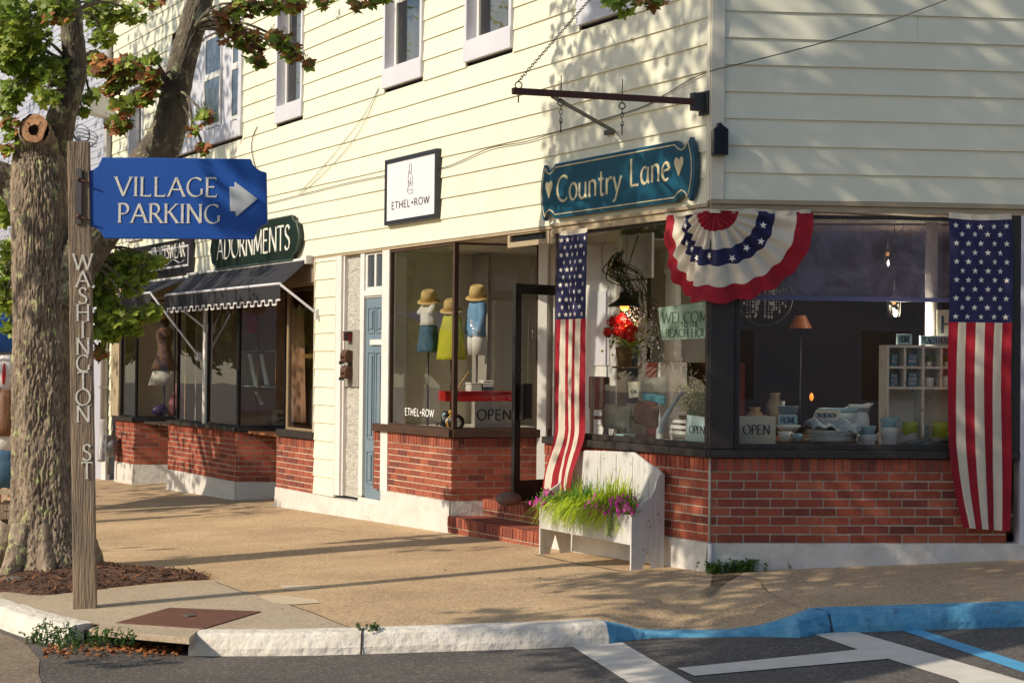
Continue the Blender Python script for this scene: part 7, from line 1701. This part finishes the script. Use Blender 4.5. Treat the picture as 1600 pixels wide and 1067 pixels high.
for i, lb in ((2, 'tiny green potted plant in the third upper cubby'), (3, 'tiny green potted plant in the rightmost upper cubby')):
    x = xa_+cw*(i+.45); t = thing('potted_plant', lb, 'plant', M=T(RF, x, yy+.08, zmm)); mb = MB(); mb.lathe([(.022, 0), (.03, .04)], (x, yy+.08, zmm), 12); obj('pot', mb, cer_m, t, RF); mb = MB(); rnd = random.Random(i)
    for _ in range(60): add_leaf(mb, Vector((x+rnd.gauss(0, .025), yy+.08+rnd.gauss(0, .02), zmm+.06+rnd.gauss(0, .015))), .014, Vector((rnd.uniform(-1, 1), -1, rnd.uniform(-.3, 1))), rnd, 0)
    obj('leaves', mb, leafg, t, RF)
limeg = M_('lime_glass', (176, 196, 70), (150, 176, 54), 5, .25); 
for a, lb in ((1422, 'lime green glass vase in the left lower shelf opening'), (1469, 'lime green glass vase in the right lower shelf opening')):
    ceramic('vase', lb, 'vase', a, 682, yy+.06, [(10, 0), (11, 3), (11.5, 20), (12, 34)], limeg, base=ZD+th+.001, group='lime vases in the cubby shelf')
ceramic('vase', 'pale aqua glass between the two lime vases', 'vase', 1443, 682, yy+.1, [(6, 0), (7, 3), (7.5, 20), (8, 32)], M_('aqua_glass', (130, 160, 170), rough=.25), base=ZD+th+.001)
for i, (a, c2, lb) in enumerate(((1436, (110, 130, 132), 'grey-green folded towel, leftmost of three on the shelf front'), (1455, (150, 158, 160), 'pale grey folded towel, middle of three on the shelf front'), (1472, (70, 112, 104), 'dark teal patterned folded towel, rightmost of three on the shelf front'))):
    x, z = RF.px(a, 686, .2); M2 = T(RF, x, .25, ZD+.0) @ Matrix.Rotation(R(-14), 4, 'Y'); mb = MB(); mb.box(-.11, .11, -.1, .1, .012, .04); mb.box(-.11, .11, -.1, .1, -.018+.0, .011); t = thing('towel', lb, 'towel', M=T(RF, x, .25, ZD), group='folded towels in the right window'); obj('cloth', mb, [M_('towel_%d' % i, c2, tuple(int(q*.75) for q in c2), 30, .9)], t, T(RF, x, .25, ZD+.03) @ Matrix.Rotation(R(-12), 4, 'Y'), bevel=.01)
# chandelier of crystals and hoop
x, z = RF.px(1195, 470, .6); k = kz(RF, 1195, 470, .6); t = thing('chandelier', 'crystal chandelier with dangling beads inside an iron hoop behind the bunting', 'chandelier', M=T(RF, x, .6, z)); cryst = M_('crystal', (200, 200, 196), rough=.15, metal=.3); rnd = random.Random(4); mb = MB()
for i in range(26):
    an = i*.9; r_ = (14+24*((i*7) % 5)/5)*k; px_, py_ = x+r_*math.cos(an), .6+r_*math.sin(an)*.8; L_ = int(rnd.uniform(4, 11)); 
    for j in range(L_): mb.sphere((px_, py_, z+.10-j*.022), .0075*rnd.uniform(.6, 1.2), 0, 6)
    mb.sphere((px_, py_, z+.10-L_*.022-.01), .010, 0, 6, (.8, .8, 1.7))
obj('crystals', mb, cryst, t, RF); mb = MB(); mb.tube([(x+44*k*math.cos(q*math.pi/20), .6, z+6*k+44*k*math.sin(q*math.pi/20)) for q in range(41)], .006, 6, caps=False); obj('hoop', mb, steel_m, t, RF); mb = MB(); mb.tube([(x, .6, z+50*k), (x, .6, 2.88)], .004, 5); obj('stem', mb, steel_m, t, RF)
def hang_lamp(lb, a, b, y, em=.9, shade_r=11):
    x, z = RF.px(a, b, y); k = kz(RF, a, b, y); t = thing('pendant_lamp', lb, 'lamp', M=T(RF, x, y, z)); mb = MB(); mb.tube([(x, y, z+.04), (x, y, 2.88)], .004, 5); obj('cord', mb, black_m, t, RF)
    mb = MB(); mb.lathe([(shade_r*.5*k, 10*k), (shade_r*k, 2*k), (shade_r*k, -22*k), (shade_r*.95*k, -22*k), (shade_r*.9*k, 1*k)], (x, y, z), 18, caps=False); obj('glass_shade', mb, glass_mat('lamp_glass', (.8, .8, .78), 1.5), t, RF)
    mb = MB(); mb.sphere((x, y, z), 3.2*k, 0, 10); obj('bulb', mb, emit_mat('warm_bulb', (255, 180, 110), em), t, RF); pl = bpy.data.lights.new('bulb_light', 'POINT'); pl.energy = 26; pl.color = (1, .86, .68); pl.shadow_soft_size = .08; po = bpy.data.objects.new('bulb_light', pl); C.objects.link(po); po.parent = t; po.matrix_local = Matrix.Translation((0, -.12, -.16))
hang_lamp('glass cylinder lamp with a small warm bulb above the cubby shelf', 1397, 473, .9); hang_lamp('small warm bulb glowing high behind the plastic blind', 1387, 397, 1.8, 1.0, 6)
x, z = RF.px(1251, 503, 2.2); k = kz(RF, 1251, 503, 2.2); t = thing('table_lamp', 'dim orange cone lampshade deep inside the corner shop', 'lamp', M=T(RF, x, 2.2, 1.0)); mb = MB(); mb.lathe([(8*k, 10*k), (18*k, -10*k)], (x, 2.2, z), 20, caps=False); obj('lamp_shade', mb, emit_mat('orange_shade', (120, 66, 30), .12), t, RF); mb = MB(); mb.tube([(x, 2.2, .33), (x, 2.2, z)], .012, 6); obj('stand', mb, black_m, t, RF)
# plastic blind
blm = bpy.data.materials.new('clear_plastic_blind'); blm.use_nodes = True; N = blm.node_tree.nodes; L = blm.node_tree.links; bs = N['Principled BSDF']; bs.inputs['Base Color'].default_value = col(140, 130, 156); bs.inputs['Roughness'].default_value = .35
tr_s = N.new('ShaderNodeBsdfTransparent'); mx = N.new('ShaderNodeMixShader'); tcn = N.new('ShaderNodeTexCoord'); nz = N.new('ShaderNodeTexNoise'); nz.inputs['Scale'].default_value = 3.5; nz.inputs['Detail'].default_value = 4; nz.inputs['Distortion'].default_value = 1.6; L.new(tcn.outputs['Object'], nz.inputs['Vector'])
rr = N.new('ShaderNodeMapRange'); rr.inputs[1].default_value = .35; rr.inputs[2].default_value = .65; rr.inputs[3].default_value = .3; rr.inputs[4].default_value = .75; L.new(nz.outputs[0], rr.inputs[0]); L.new(rr.outputs[0], mx.inputs[0]); L.new(tr_s.outputs[0], mx.inputs[1]); L.new(bs.outputs[0], mx.inputs[2]); L.new(mx.outputs[0], N['Material Output'].inputs[0])
yy = .10; xa_, zb_ = RF.px(1150, 464, yy); xb_ = RF.x(1486, 464, yy); t = thing('roller_blind', 'creased clear plastic roller blind over the top of the big window', 'blind', M=T(RF, (xa_+xb_)/2, yy, 2.85))
mb = MB(); mb.grid(lambda u, v: Vector((xa_+(xb_-xa_)*u, yy+.02+.012*noise.noise(Vector((u*7, v*3, 0)))+.008*noise.noise(Vector((u*25, v*7, 3))), zb_+(2.87-zb_)*v)), 60, 24); obj('sheet', mb, blm, t, RF); mb = MB(); mb.box(xa_, xb_, yy, yy+.012, zb_-.02, zb_+.015); obj('bottom_bar', mb, M_('lavender_bar', (96, 98, 150), rough=.4), t, RF)
x, z = RF.px(1455, 500, .95); t = thing('column', 'slim white column standing behind the cubby shelf', 'column', M=T(RF, x, .95, .33)); mb = MB(); mb.lathe([(.05, .33), (.05, 2.9)], (x, .95, 0), 18); obj('shaft', mb, white_m, t, RF)
t_, b_ = card('letter_sign', 'tall pale sign with a big letter H above the cubby shelf beside the flag', RF, .7, [(1464, 528), (1496, 528), (1496, 484), (1464, 484)], paper_m); fit_text(RF, .7, 1470, 520, 1492, .14, 'H', 'lettering', MATS['slate_ink'], b_, wmin=.06, wmax=.16, serif=.1)
rnd = random.Random(19)
t = thing('shop_table', 'dark display table deep in the corner shop', 'table', M=T(RF, 1.0, 1.9, .33)); mb = MB(); mb.box(.35, 1.9, 1.7, 2.3, 1.0, 1.04); obj('table_top', mb, M_('table_wood', (96, 66, 42), (70, 48, 32), 5, .5), t, RF)
for (a, b) in ((.4, 1.75), (1.85, 1.75), (.4, 2.25), (1.85, 2.25)): mb = MB(); mb.box(a-.03, a+.03, b-.03, b+.03, .33, 1.0); obj('leg', mb, MATS['table_wood'], t, RF)
for i, (a, b, c2, h_, lb) in enumerate(((1180, 600, (120, 100, 70), .25, 'brown urn on the dark table deep in the corner shop'), (1215, 590, (96, 88, 66), .38, 'tall olive urn on the dark table deep in the corner shop'), (1190, 640, (110, 84, 56), .18, 'low tan pot on the dark table deep in the corner shop'))):
    x, z = RF.px(a, b, 1.95); t = thing('urn', lb, 'urn', M=T(RF, x, 1.95, 1.04)); mb = MB(); mb.lathe([(.05, 0), (.09, h_*.3), (.08, h_*.7), (.04, h_*.9), (.055, h_)], (x, 1.95+.1*(i % 2), 1.041), 18); obj('body', mb, M_('urn_%s' % 'abc'[i], c2, rough=.6), t, RF)
x, z = RF.px(1268, 620, 1.2); t = thing('string_light', 'tiny orange flame-like light behind the serving bowls', 'light', M=T(RF, x, 1.2, z)); mb = MB(); mb.sphere((x, 1.2, z), .018, 0, 8, (1, 1, 2)); obj('bulb', mb, emit_mat('flame', (255, 150, 50), 1.2), t, RF)

# --- jewellery shop window
def bust(lb, a, b0, b1, y, w_=14):
    x, zb = LF.px(a, b1, y); zt_ = LF.z(a, b0, y); k = kz(LF, a, b1, y); t = thing('jewellery_stand', lb, 'jewellery stand', M=T(LF, x, y, zb), group='white jewellery stands in the window'); W_ = w_*k*.8; H_ = zt_-zb
    mb = MB(); mb.grid(lambda u, v: Vector((x+(u-.5)*W_*(1.5-1.1*math.sin(v*2.4)*.6), y+.08-.10*v+.04*(2*u-1)**2, zb+H_*v)), 10, 12); obj('bust', mb, cer_m, t, LF, solid=.012)
    mb = MB(); mb.tube([(x+(q/10-.5)*W_*.9, y-.03+.06*(1-q/10)*0, zb+H_*(.85-.5*math.sin(math.pi*q/10))) for q in range(11)], .003, 4); obj('necklace', mb, MATS['gold'] if 'gold' in MATS else M_('gold', (190, 140, 60), rough=.3, metal=.8), t, LF)
def lj(a, b, y): return LF.px(a, b, y)
bust('left white necklace bust on the upper glass shelf', 389, 553, 602, .9); bust('right white necklace bust on the upper glass shelf', 407, 553, 602, .95); bust('short white bust at the window floor with a bead string', 400, 612, 632, .8, 10)
bust('white cloth-draped bust high on the top shelf', 389, 520, 546, .95, 12)
gsm = M_('brass', (180, 140, 80), rough=.35, metal=.7); t = thing('glass_shelf_rack', 'brass rack with two glass shelves holding white jewellery busts', 'shelf rack', M=T(LF, LF.x(395, 600, .9), .9, .73)); xa_, xb_ = LF.x(381, 600, .85), LF.x(436, 600, .85)
for x in (xa_, (xa_+xb_)/2, xb_): mb = MB(); mb.tube([(x, .8, .75), (x, .8, 2.3)], .008, 6); obj('post', mb, gsm, t, LF)
for b in (548, 603): z = LF.z(400, b, .85); mb = MB(); mb.box(xa_, xb_, .8, 1.2, z-.01, z); obj('glass_shelf', mb, M_('shelf_glass', (176, 190, 180), rough=.1) if 'shelf_glass' not in MATS else MATS['shelf_glass'], t, LF)
for i, (a, c2, lb, y) in enumerate(((392, (190, 80, 50), 'coral scarf hanging at the top of the jewellery rack', .9), (470, (150, 112, 84), 'sheer tan curtain hanging behind the right pane of the jewellery shop', .35))):
    x0_, x1_2 = (LF.x(a-7, 520, y), LF.x(a+7, 520, y)) if i == 0 else (LF.x(456, 520, y), LF.x(474, 520, y)); z1_ = LF.z(a, 492 if i == 0 else 480, y); z0_ = LF.z(a, 520 if i == 0 else 660, y); mb = MB(); mb.grid(lambda u, v: Vector((x0_+(x1_2-x0_)*u*(1+.3*v)-.0, y+.02*math.sin(u*22), z1_+(z0_-z1_)*v)), 30, 6); o = obj('scarf' if i == 0 else 'curtain', mb, M_('hang_%d' % i, c2, rough=.9), None, LF, solid=.003); tag(o, lb, 'scarf' if i == 0 else 'curtain')
t_, b_ = card('tote_bag', 'white canvas tote bag with a palm print and BEACH LIFE lettering on the sill', frJ, .12, [(424, 664), (446, 664), (445, 641), (427, 640)], paper_m, .04, 'bag')
for r_, w in enumerate(('BEACH', 'LIFE')): fit_text(frJ, .12, 434, 651+r_*8, 445, .04, w, 'lettering', ink_m, b_, wmin=.1, wmax=.2, serif=0)
fit = text_mb('ADORNMENTS', .05, sx=1.0, wmin=.06, wmax=.16, serif=.05, depth=.001); o = None
x0_, z0_ = LF.px(465, 560, .02); sx = (LF.x(494, 560, .02)-x0_)/text_w('ADORNMENTS', .055); wnd_ = [q for q in B.children if q.name.startswith('shop_window')]
obj('window_lettering', text_mb('ADORNMENTS', .055, sx=sx, wmin=.08, wmax=.18, serif=0, depth=.001), gsm, wnd_[-2], T(LF, x0_, .018, z0_))
# far shop
y = .45; s_ = Spot(frF, 256, 640, y); t = thing('mannequin', 'mannequin in floral top and white skirt in the far shop window', 'mannequin', M=T(frF, s_.x, y, .8)); k = s_.k; Z = lambda b: frF.z(256, b, y); c_ = (s_.x, y, 0)
mb = MB(); mb.loft([(Z(511), .06, .05), (Z(517), .14, .09), (Z(530), .13, .09), (Z(545), .10, .08), (Z(560), .14, .1), (Z(578), .22, .14)], 24, caps=False, wob=.04, c=c_); obj('top', mb, M_('floral_print', (104, 88, 66), (146, 100, 76), 26, .9, c3=(66, 60, 90), s3=22, t3=.52), t, frF, solid=.004)
mb = MB(); mb.loft([(Z(576), .17, .12), (Z(602), .24, .16)], 24, caps=False, wob=.04, c=c_); obj('skirt', mb, wcloth_m, t, frF, solid=.004); mb = MB(); mb.tube([(s_.x, y, .78), (s_.x, y, Z(590))], .015, 8); mb.sphere((s_.x, y, Z(505)), .07, 0, 12, (1, 1, 1.3)); obj('stand', mb, dark_m, t, frF)
mb = MB(); mb.loft([(-.01, .20, .20), (0, .19, .19), (.005, .1, .1), (.08, .08, .08), (.09, .02, .02)], 20, c=(s_.x, y, Z(497))); obj('hat', mb, MATS['toy_orange'], t, frF)
x, z = frF.px(250, 650, .3); t = thing('handbag', 'dark purple handbag lying on the far shop window sill', 'bag', M=T(frF, x, .3, .78)); mb = MB(); mb.sphere((x, .3, .86), .1, 0, 14, (1.3, .6, .9)); obj('pouch', mb, M_('purple_leather', (44, 36, 92), rough=.5), t, frF); mb = MB(); mb.tube([(x-.1, .3, .88), (x-.02, .3, .99), (x+.1, .3, .9)], .01, 6); obj('strap', mb, MATS['purple_leather'], t, frF)
x, z = frF.px(276, 640, .35); mb = MB(); mb.loft([(.78, .14, .09), (1.0, .12, .08), (1.22, .05, .04), (1.3, .02, .02)], 20, wob=.05, c=(x, .35, 0)); o = obj('garment', mb, M_('dusty_pink', (176, 112, 116), (150, 96, 104), 8, .9), None, frF); tag(o, 'dusty pink garment draped at the right end of the far shop window', 'garment')

# --- downspout and gas meter at the end of the building
dx = LF.x(166, 500, -.06); t = thing('downspout', 'grey metal downspout with an elbow at the far end of the cream building', 'downspout', M=T(LF, dx, -.06, -.3)); mb = MB(); zc2 = LF.z(166, 655, -.06); mb.tube([(dx, -.08, 8.2), (dx, -.08, zc2)], .062, 14); mb.tube(smooth_pts([(dx, -.08, zc2), (dx+.02, -.09, zc2-.3), (dx+.12, -.14, zc2-.52), (dx+.17, -.16, zc2-.68)], 5), .065, 14); obj('pipe', mb, tin_m, t, LF)
for b in (250, 430, 605): z = LF.z(166, b, -.06); mb = MB(); mb.box(dx-.075, dx+.075, -.155, .0, z-.02, z+.02); obj('strap', mb, tin_m, t, LF)
gx, gz = LF.px(178, 698, -.1); t = thing('gas_meter', 'grey gas meter with pipes at the foot of the grey downspout', 'gas meter', M=T(LF, gx, -.12, gz)); mb = MB(); mb.sphere((gx, -.16, gz), .17, 0, 16, (1, .7, 1)); mb.box(gx-.12, gx+.12, -.26, -.08, gz-.06, gz+.19); obj('body', mb, M_('meter_grey', (110, 110, 112), rough=.5), t, LF, bevel=.01); mb = MB(); mb.tube([(gx-.1, -.15, gz-.05), (gx-.1, -.15, gz-.45)], .025, 8); mb.tube([(gx+.1, -.15, gz+.15), (gx+.1, -.15, gz+.35)], .025, 8); obj('pipe', mb, steel_m, t, LF)
lx, lz = LF.px(150, 165, -.3); t = thing('wall_light', 'boxy white security light on the corner of the neighbouring building', 'light', M=T(LF, lx, -.2, lz)); mb = MB(); mb.prism([(-.45, lz-.14), (-.02, lz-.22), (-.02, lz+.12), (-.3, lz+.16), (-.45, lz+.02)], lx-.16, lx+.16, axis='x'); obj('housing', mb, white_m, t, LF, bevel=.01)
mb = MB(); rnd = random.Random(13)
for i in range(5): q = [lw(118+rnd.uniform(-3, 3), 205+i*3, -.1), lw(124, 195+i*6, -.14), lw(136, 200+i*5, -.16), lw(140, 215, -.12), lw(128, 225, -.1), lw(112, 205+i*2, -.1)]; mb.tube(smooth_pts(q, 5), .007, 5)
o = obj('cable_coil', mb, black_m); tag(o, 'loose coil of black cable on the neighbouring wall behind the post top', 'cable')
# --- behind the maple at the far left: rack of clothes, blue canopy, shopper
bx2 = at(-30, 520, 21.5); t = thing('market_canopy', 'blue fabric canopy with a white pennant edge at the far left edge', 'canopy', bx2); q0, q1 = at(-260, 500, 21.5), at(22, 512, 21.5); mb = MB(); mb.grid(lambda u, v: q0.lerp(q1, u)+Vector((0, 1.2*v, .0+.35*v-.0)), 12, 4); obj('canopy_cloth', mb, M_('canopy_blue', (28, 84, 150), (24, 74, 138), 4, .7), t, solid=.006)
mb = MB(); mb.grid(lambda u, v: q0.lerp(q1, u)+Vector((0, 0, -.36*v)), 12, 2); obj('valance', mb, MATS['canopy_blue'], t, solid=.006)
mb = MB(); n = 18
for i in range(n): a = q0.lerp(q1, i/n)+Vector((0, -.01, -.32)); b = q0.lerp(q1, (i+1)/n)+Vector((0, -.01, -.32)); mb.add([a, b, (a+b)/2+Vector((0, 0, -.13))], [(0, 1, 2)])
obj('pennants', mb, wcloth_m, t); 
for X in (q0.x+.2, q1.x-.15):
    mb = MB(); mb.tube([(X, 22.6, -.4), (X, 22.6, q0.z+.3)], .025, 8); obj('pole', mb, steel_m, t)
g0 = at(-60, 560, 21); t = thing('clothes_rack', 'metal rack with a red-printed white tee, black and yellow garments behind the maple', 'clothes rack', Vector((g0.x, 21, -.35))); mb = MB(); ra, rb_ = at(-150, 552, 21), at(24, 552, 21); mb.tube([ra, rb_], .015, 6); mb.tube([ra, Vector((ra.x, 21, -.38))], .015, 6); mb.tube([rb_, Vector((rb_.x, 21, -.38))], .015, 6); obj('rail', mb, steel_m, t)
for (a, b0, b1, c2, w_) in ((8, 555, 612, (220, 214, 212), 26), (-14, 600, 640, (30, 30, 32), 26), (-8, 648, 676, (206, 160, 40), 20), (-50, 556, 640, (150, 60, 60), 30), (-90, 556, 650, (60, 90, 130), 30)):
    y = 21+.05*(a % 3); q = at(a, (b0+b1)/2, y); H_ = (b1-b0)*y/FPX/2; W_ = w_*y/FPX/2; nm = 'rack_%d_%d_%d' % c2; mb = MB(); mb.loft([(-H_, W_, .05), (0, W_*.9, .05), (H_*.7, W_*1.1, .05), (H_, W_*.5, .03)], 20, wob=.04, c=tuple(q)); g_ = obj('garment', mb, MATS.get(nm) or M_(nm, c2, tuple(int(v*.9) for v in c2), 8, .9), t)
    if a == 8: 
        mb = MB(); mb.loft([(-H_*.6, W_*.3, .052), (-H_*.1, W_*.6, .056), (H_*.4, W_*.35, .056), (H_*.6, W_*.05, .05)], 12, wob=.3, c=tuple(q)); obj('print', mb, MATS['wagon_red'], g_)
# person seen from behind, mostly hidden by the trunk
def person(x, y, zb, H):
    t = thing('person', 'person with long brown hair, white top and denim skirt, mostly hidden behind the maple trunk', 'person', Vector((x, y, zb)))
    h = H/7.5; J = {'pelvis': (0, 0, .53), 'spine': (0, .01, .62), 'chest': (0, .015, .74), 'neck': (0, .01, .83), 'head': (0, -.005, .89), 'top': (0, -.005, .965),
        'shL': (-.095, .01, .80), 'elL': (-.12, .0, .64), 'haL': (-.11, -.05, .51), 'shR': (.095, .01, .80), 'elR': (.13, -.02, .65), 'haR': (.10, -.10, .60), 'hipL': (-.05, 0, .51), 'knL': (-.055, -.01, .28), 'anL': (-.055, .01, .045), 'toL': (-.055, -.09, .015), 'hipR': (.05, 0, .51), 'knR': (.055, -.02, .28), 'anR': (.055, .0, .045), 'toR': (.06, -.10, .015)}
    Rr = {'pelvis': .085, 'spine': .07, 'chest': .085, 'neck': .032, 'head': .052, 'top': .035, 'shL': .035, 'elL': .024, 'haL': .016, 'shR': .035, 'elR': .024, 'haR': .016, 'hipL': .055, 'knL': .035, 'anL': .022, 'toL': .018, 'hipR': .055, 'knR': .035, 'anR': .022, 'toR': .018}
    E_ = [('pelvis', 'spine'), ('spine', 'chest'), ('chest', 'neck'), ('neck', 'head'), ('head', 'top'), ('chest', 'shL'), ('shL', 'elL'), ('elL', 'haL'), ('chest', 'shR'), ('shR', 'elR'), ('elR', 'haR'), ('pelvis', 'hipL'), ('hipL', 'knL'), ('knL', 'anL'), ('anL', 'toL'), ('pelvis', 'hipR'), ('hipR', 'knR'), ('knR', 'anR'), ('anR', 'toR')]
    ks = list(J); V = [Vector(J[q])*H for q in ks]; E2_ = [(ks.index(a), ks.index(b)) for a, b in E_]; RR_ = [Rr[q]*H for q in ks]
    for hand in ('haL', 'haR'):
        b = Vector(J[hand])*H; r0 = ks.index(hand)
        for f in range(5):
            off = Vector(((f-1.5)*.016 if f < 4 else .03, -.01 if f < 4 else -.02, -.05-.008*(1.5-abs(f-1.5)) if f < 4 else -.03)); m1 = b+off*.6+Vector((0, 0, -.012)); m2 = b+off*1.35+Vector((0, -.012, -.02)); i0 = len(V); V += [m1, m2]; RR_ += [.008, .006]; E2_ += [(r0, i0), (i0, i0+1)]
    me = bpy.data.meshes.new('body'); me.from_pydata([tuple(v) for v in V], E2_, []); o = bpy.data.objects.new('body', me); C.objects.link(o); o.parent = t; o.matrix_local = Matrix.Identity(4)
    md = o.modifiers.new('skin', 'SKIN'); sv = me.skin_vertices[0].data
    for i, r_ in enumerate(RR_): sv[i].radius = (r_, r_)
    sv[0].use_root = True; sb_ = o.modifiers.new('subd', 'SUBSURF'); sb_.levels = sb_.render_levels = 2; me.materials.append(M_('skin', (198, 150, 122), rough=.55))
    M0 = Matrix.Translation(Vector((x, y, zb)))
    mb = MB(); mb.loft([(.56*H, .105*H, .078*H), (.64*H, .09*H, .07*H), (.73*H, .105*H, .078*H), (.80*H, .10*H, .062*H), (.835*H, .04*H, .035*H)], 24, caps=False, wob=.015); obj('top', mb, wcloth_m, t, M0, solid=.006)
    mb = MB(); mb.loft([(.30*H, .125*H, .10*H), (.44*H, .115*H, .092*H), (.53*H, .105*H, .086*H), (.575*H, .09*H, .075*H)], 24, caps=False, wob=.02); obj('skirt', mb, denim_m, t, M0, solid=.006)
    mb = MB(); mb.loft([(.66*H, .05*H, .025*H, 0, -.075*H), (.72*H, .075*H, .04*H, 0, -.07*H), (.80*H, .075*H, .05*H, 0, -.05*H), (.88*H, .062*H, .06*H, 0, -.02*H), (.94*H, .058*H, .062*H, 0, -.012*H), (.985*H, .03*H, .035*H, 0, -.01*H)], 28, wob=.05); obj('hair', mb, M_('brown_hair', (128, 84, 50), (96, 62, 38), 40, .6, .8, 60, (1, 1, .2)), t, M0)
    return t
px_ = at(8, 760, 20); person(px_.x, 20, zs(px_.x, 20)-.02, 1.62)
t = thing('plank_bench', 'grey weathered plank bench with pale rails behind the left side of the trunk', 'bench', at(-20, 850, 18.5)); mb = MB(); qa, qb = at(-120, 790, 18.5), at(24, 790, 18.5)
for i in range(5): z = qa.z-.1*i; mb.box(qa.x, qb.x, 18.5, 18.54, z-.045, z+.045)
obj('back_slats', mb, postw_m, t)
for b in (768, 826): z = at(0, b, 18.45).z; mb = MB(); mb.box(qa.x, qb.x, 18.42, 18.49, z-.025, z+.025); obj('rail', mb, conc_m, t)
for X in (qa.x+.1, qb.x-.1): mb = MB(); mb.box(X-.04, X+.04, 18.54, 18.6, -.42, qa.z+.06); obj('leg', mb, postw_m, t)

# ================================================================ ACROSS THE STREET (seen only as reflections)
OB = thing('opposite_building', 'dull grey clapboard building across the street with dark windows', 'building', Vector((6, -16, 0))); frO = Fr((26, -15, 0), (-14, -15, 0)); gw = M_('dull_clapboard', (206, 202, 206), (190, 186, 192), 2, .8); mb = MB()
for i in range(34): z = -.2+i*.24; mb.add([(0, -.03, z), (40, -.03, z), (40, 0, z+.24), (0, 0, z+.24)], [(0, 1, 2, 3)])
obj('wall', mb, gw, OB, frO)
for i in range(9):
    for z0_ in (.7, 4.2):
        a = 2+i*4.2; mb = MB(); mb.box(a, a+1.5, -.08, .0, z0_, z0_+2); w_ = obj('window', mb, lav_m, OB, frO); mb = MB(); mb.box(a+.1, a+1.4, -.1, -.081, z0_+.1, z0_+1.9); obj('pane', mb, MATS['dark_window_pane'], w_, frO)
mb = MB(); mb.prism([(0, 7.9), (40, 7.9), (38, 10.5), (2, 10.5)], 0, 8); obj('roof', mb, dark_m, OB, frO)
rnd = random.Random(40)
proto = None
for i, (X, Y, S_) in enumerate(((-21, 24, 1.0), (-24, 30, 1.2), (-20, 36, 1.0), (-26, 43, 1.3), (-22, 50, 1.1), (-30, 24, 1.2), (-24, 17, 1.1), (-30, 36, 1.3), (-18, 29, 1.1), (-17, 41, 1.2), (-26, 20, 1.4), (-33, 30, 1.6), (-22, 34, 1.3), (-29, 50, 1.6), (-19, 19, .9), (-35, 42, 1.7))):
    if proto is None:
        proto = thing('far_tree', 'round green tree across the left street', 'tree', Vector((X, Y, -.5)), group='trees across the left street'); mb = MB()
        for _ in range(3200):
            d = Vector((rnd.gauss(0, 1), rnd.gauss(0, 1), rnd.gauss(0, 1))).normalized()*rnd.uniform(.5, 1)**.5; p = Vector((d.x*3, d.y*3, 4.4+d.z*3)); p += p.normalized()*.5*noise.noise(p*.8); add_leaf(mb, p, rnd.uniform(.16, .30), d+Vector((0, 0, .5)), rnd, rnd.choice((0, 0, 1)))
        obj('crown', mb, LM, proto, WM[proto.name]); mb = MB(); mb.tube([(0, 0, -.3), (.05, 0, 1.5), (0, .05, 4)], [.25, .2, .1], 10); obj('trunk', mb, bark2_m, proto, WM[proto.name])
    else: dup(proto, Matrix.Translation((X, Y, -.5)) @ Matrix.Rotation(i*1.3, 4, 'Z') @ Matrix.Scale(S_, 4))
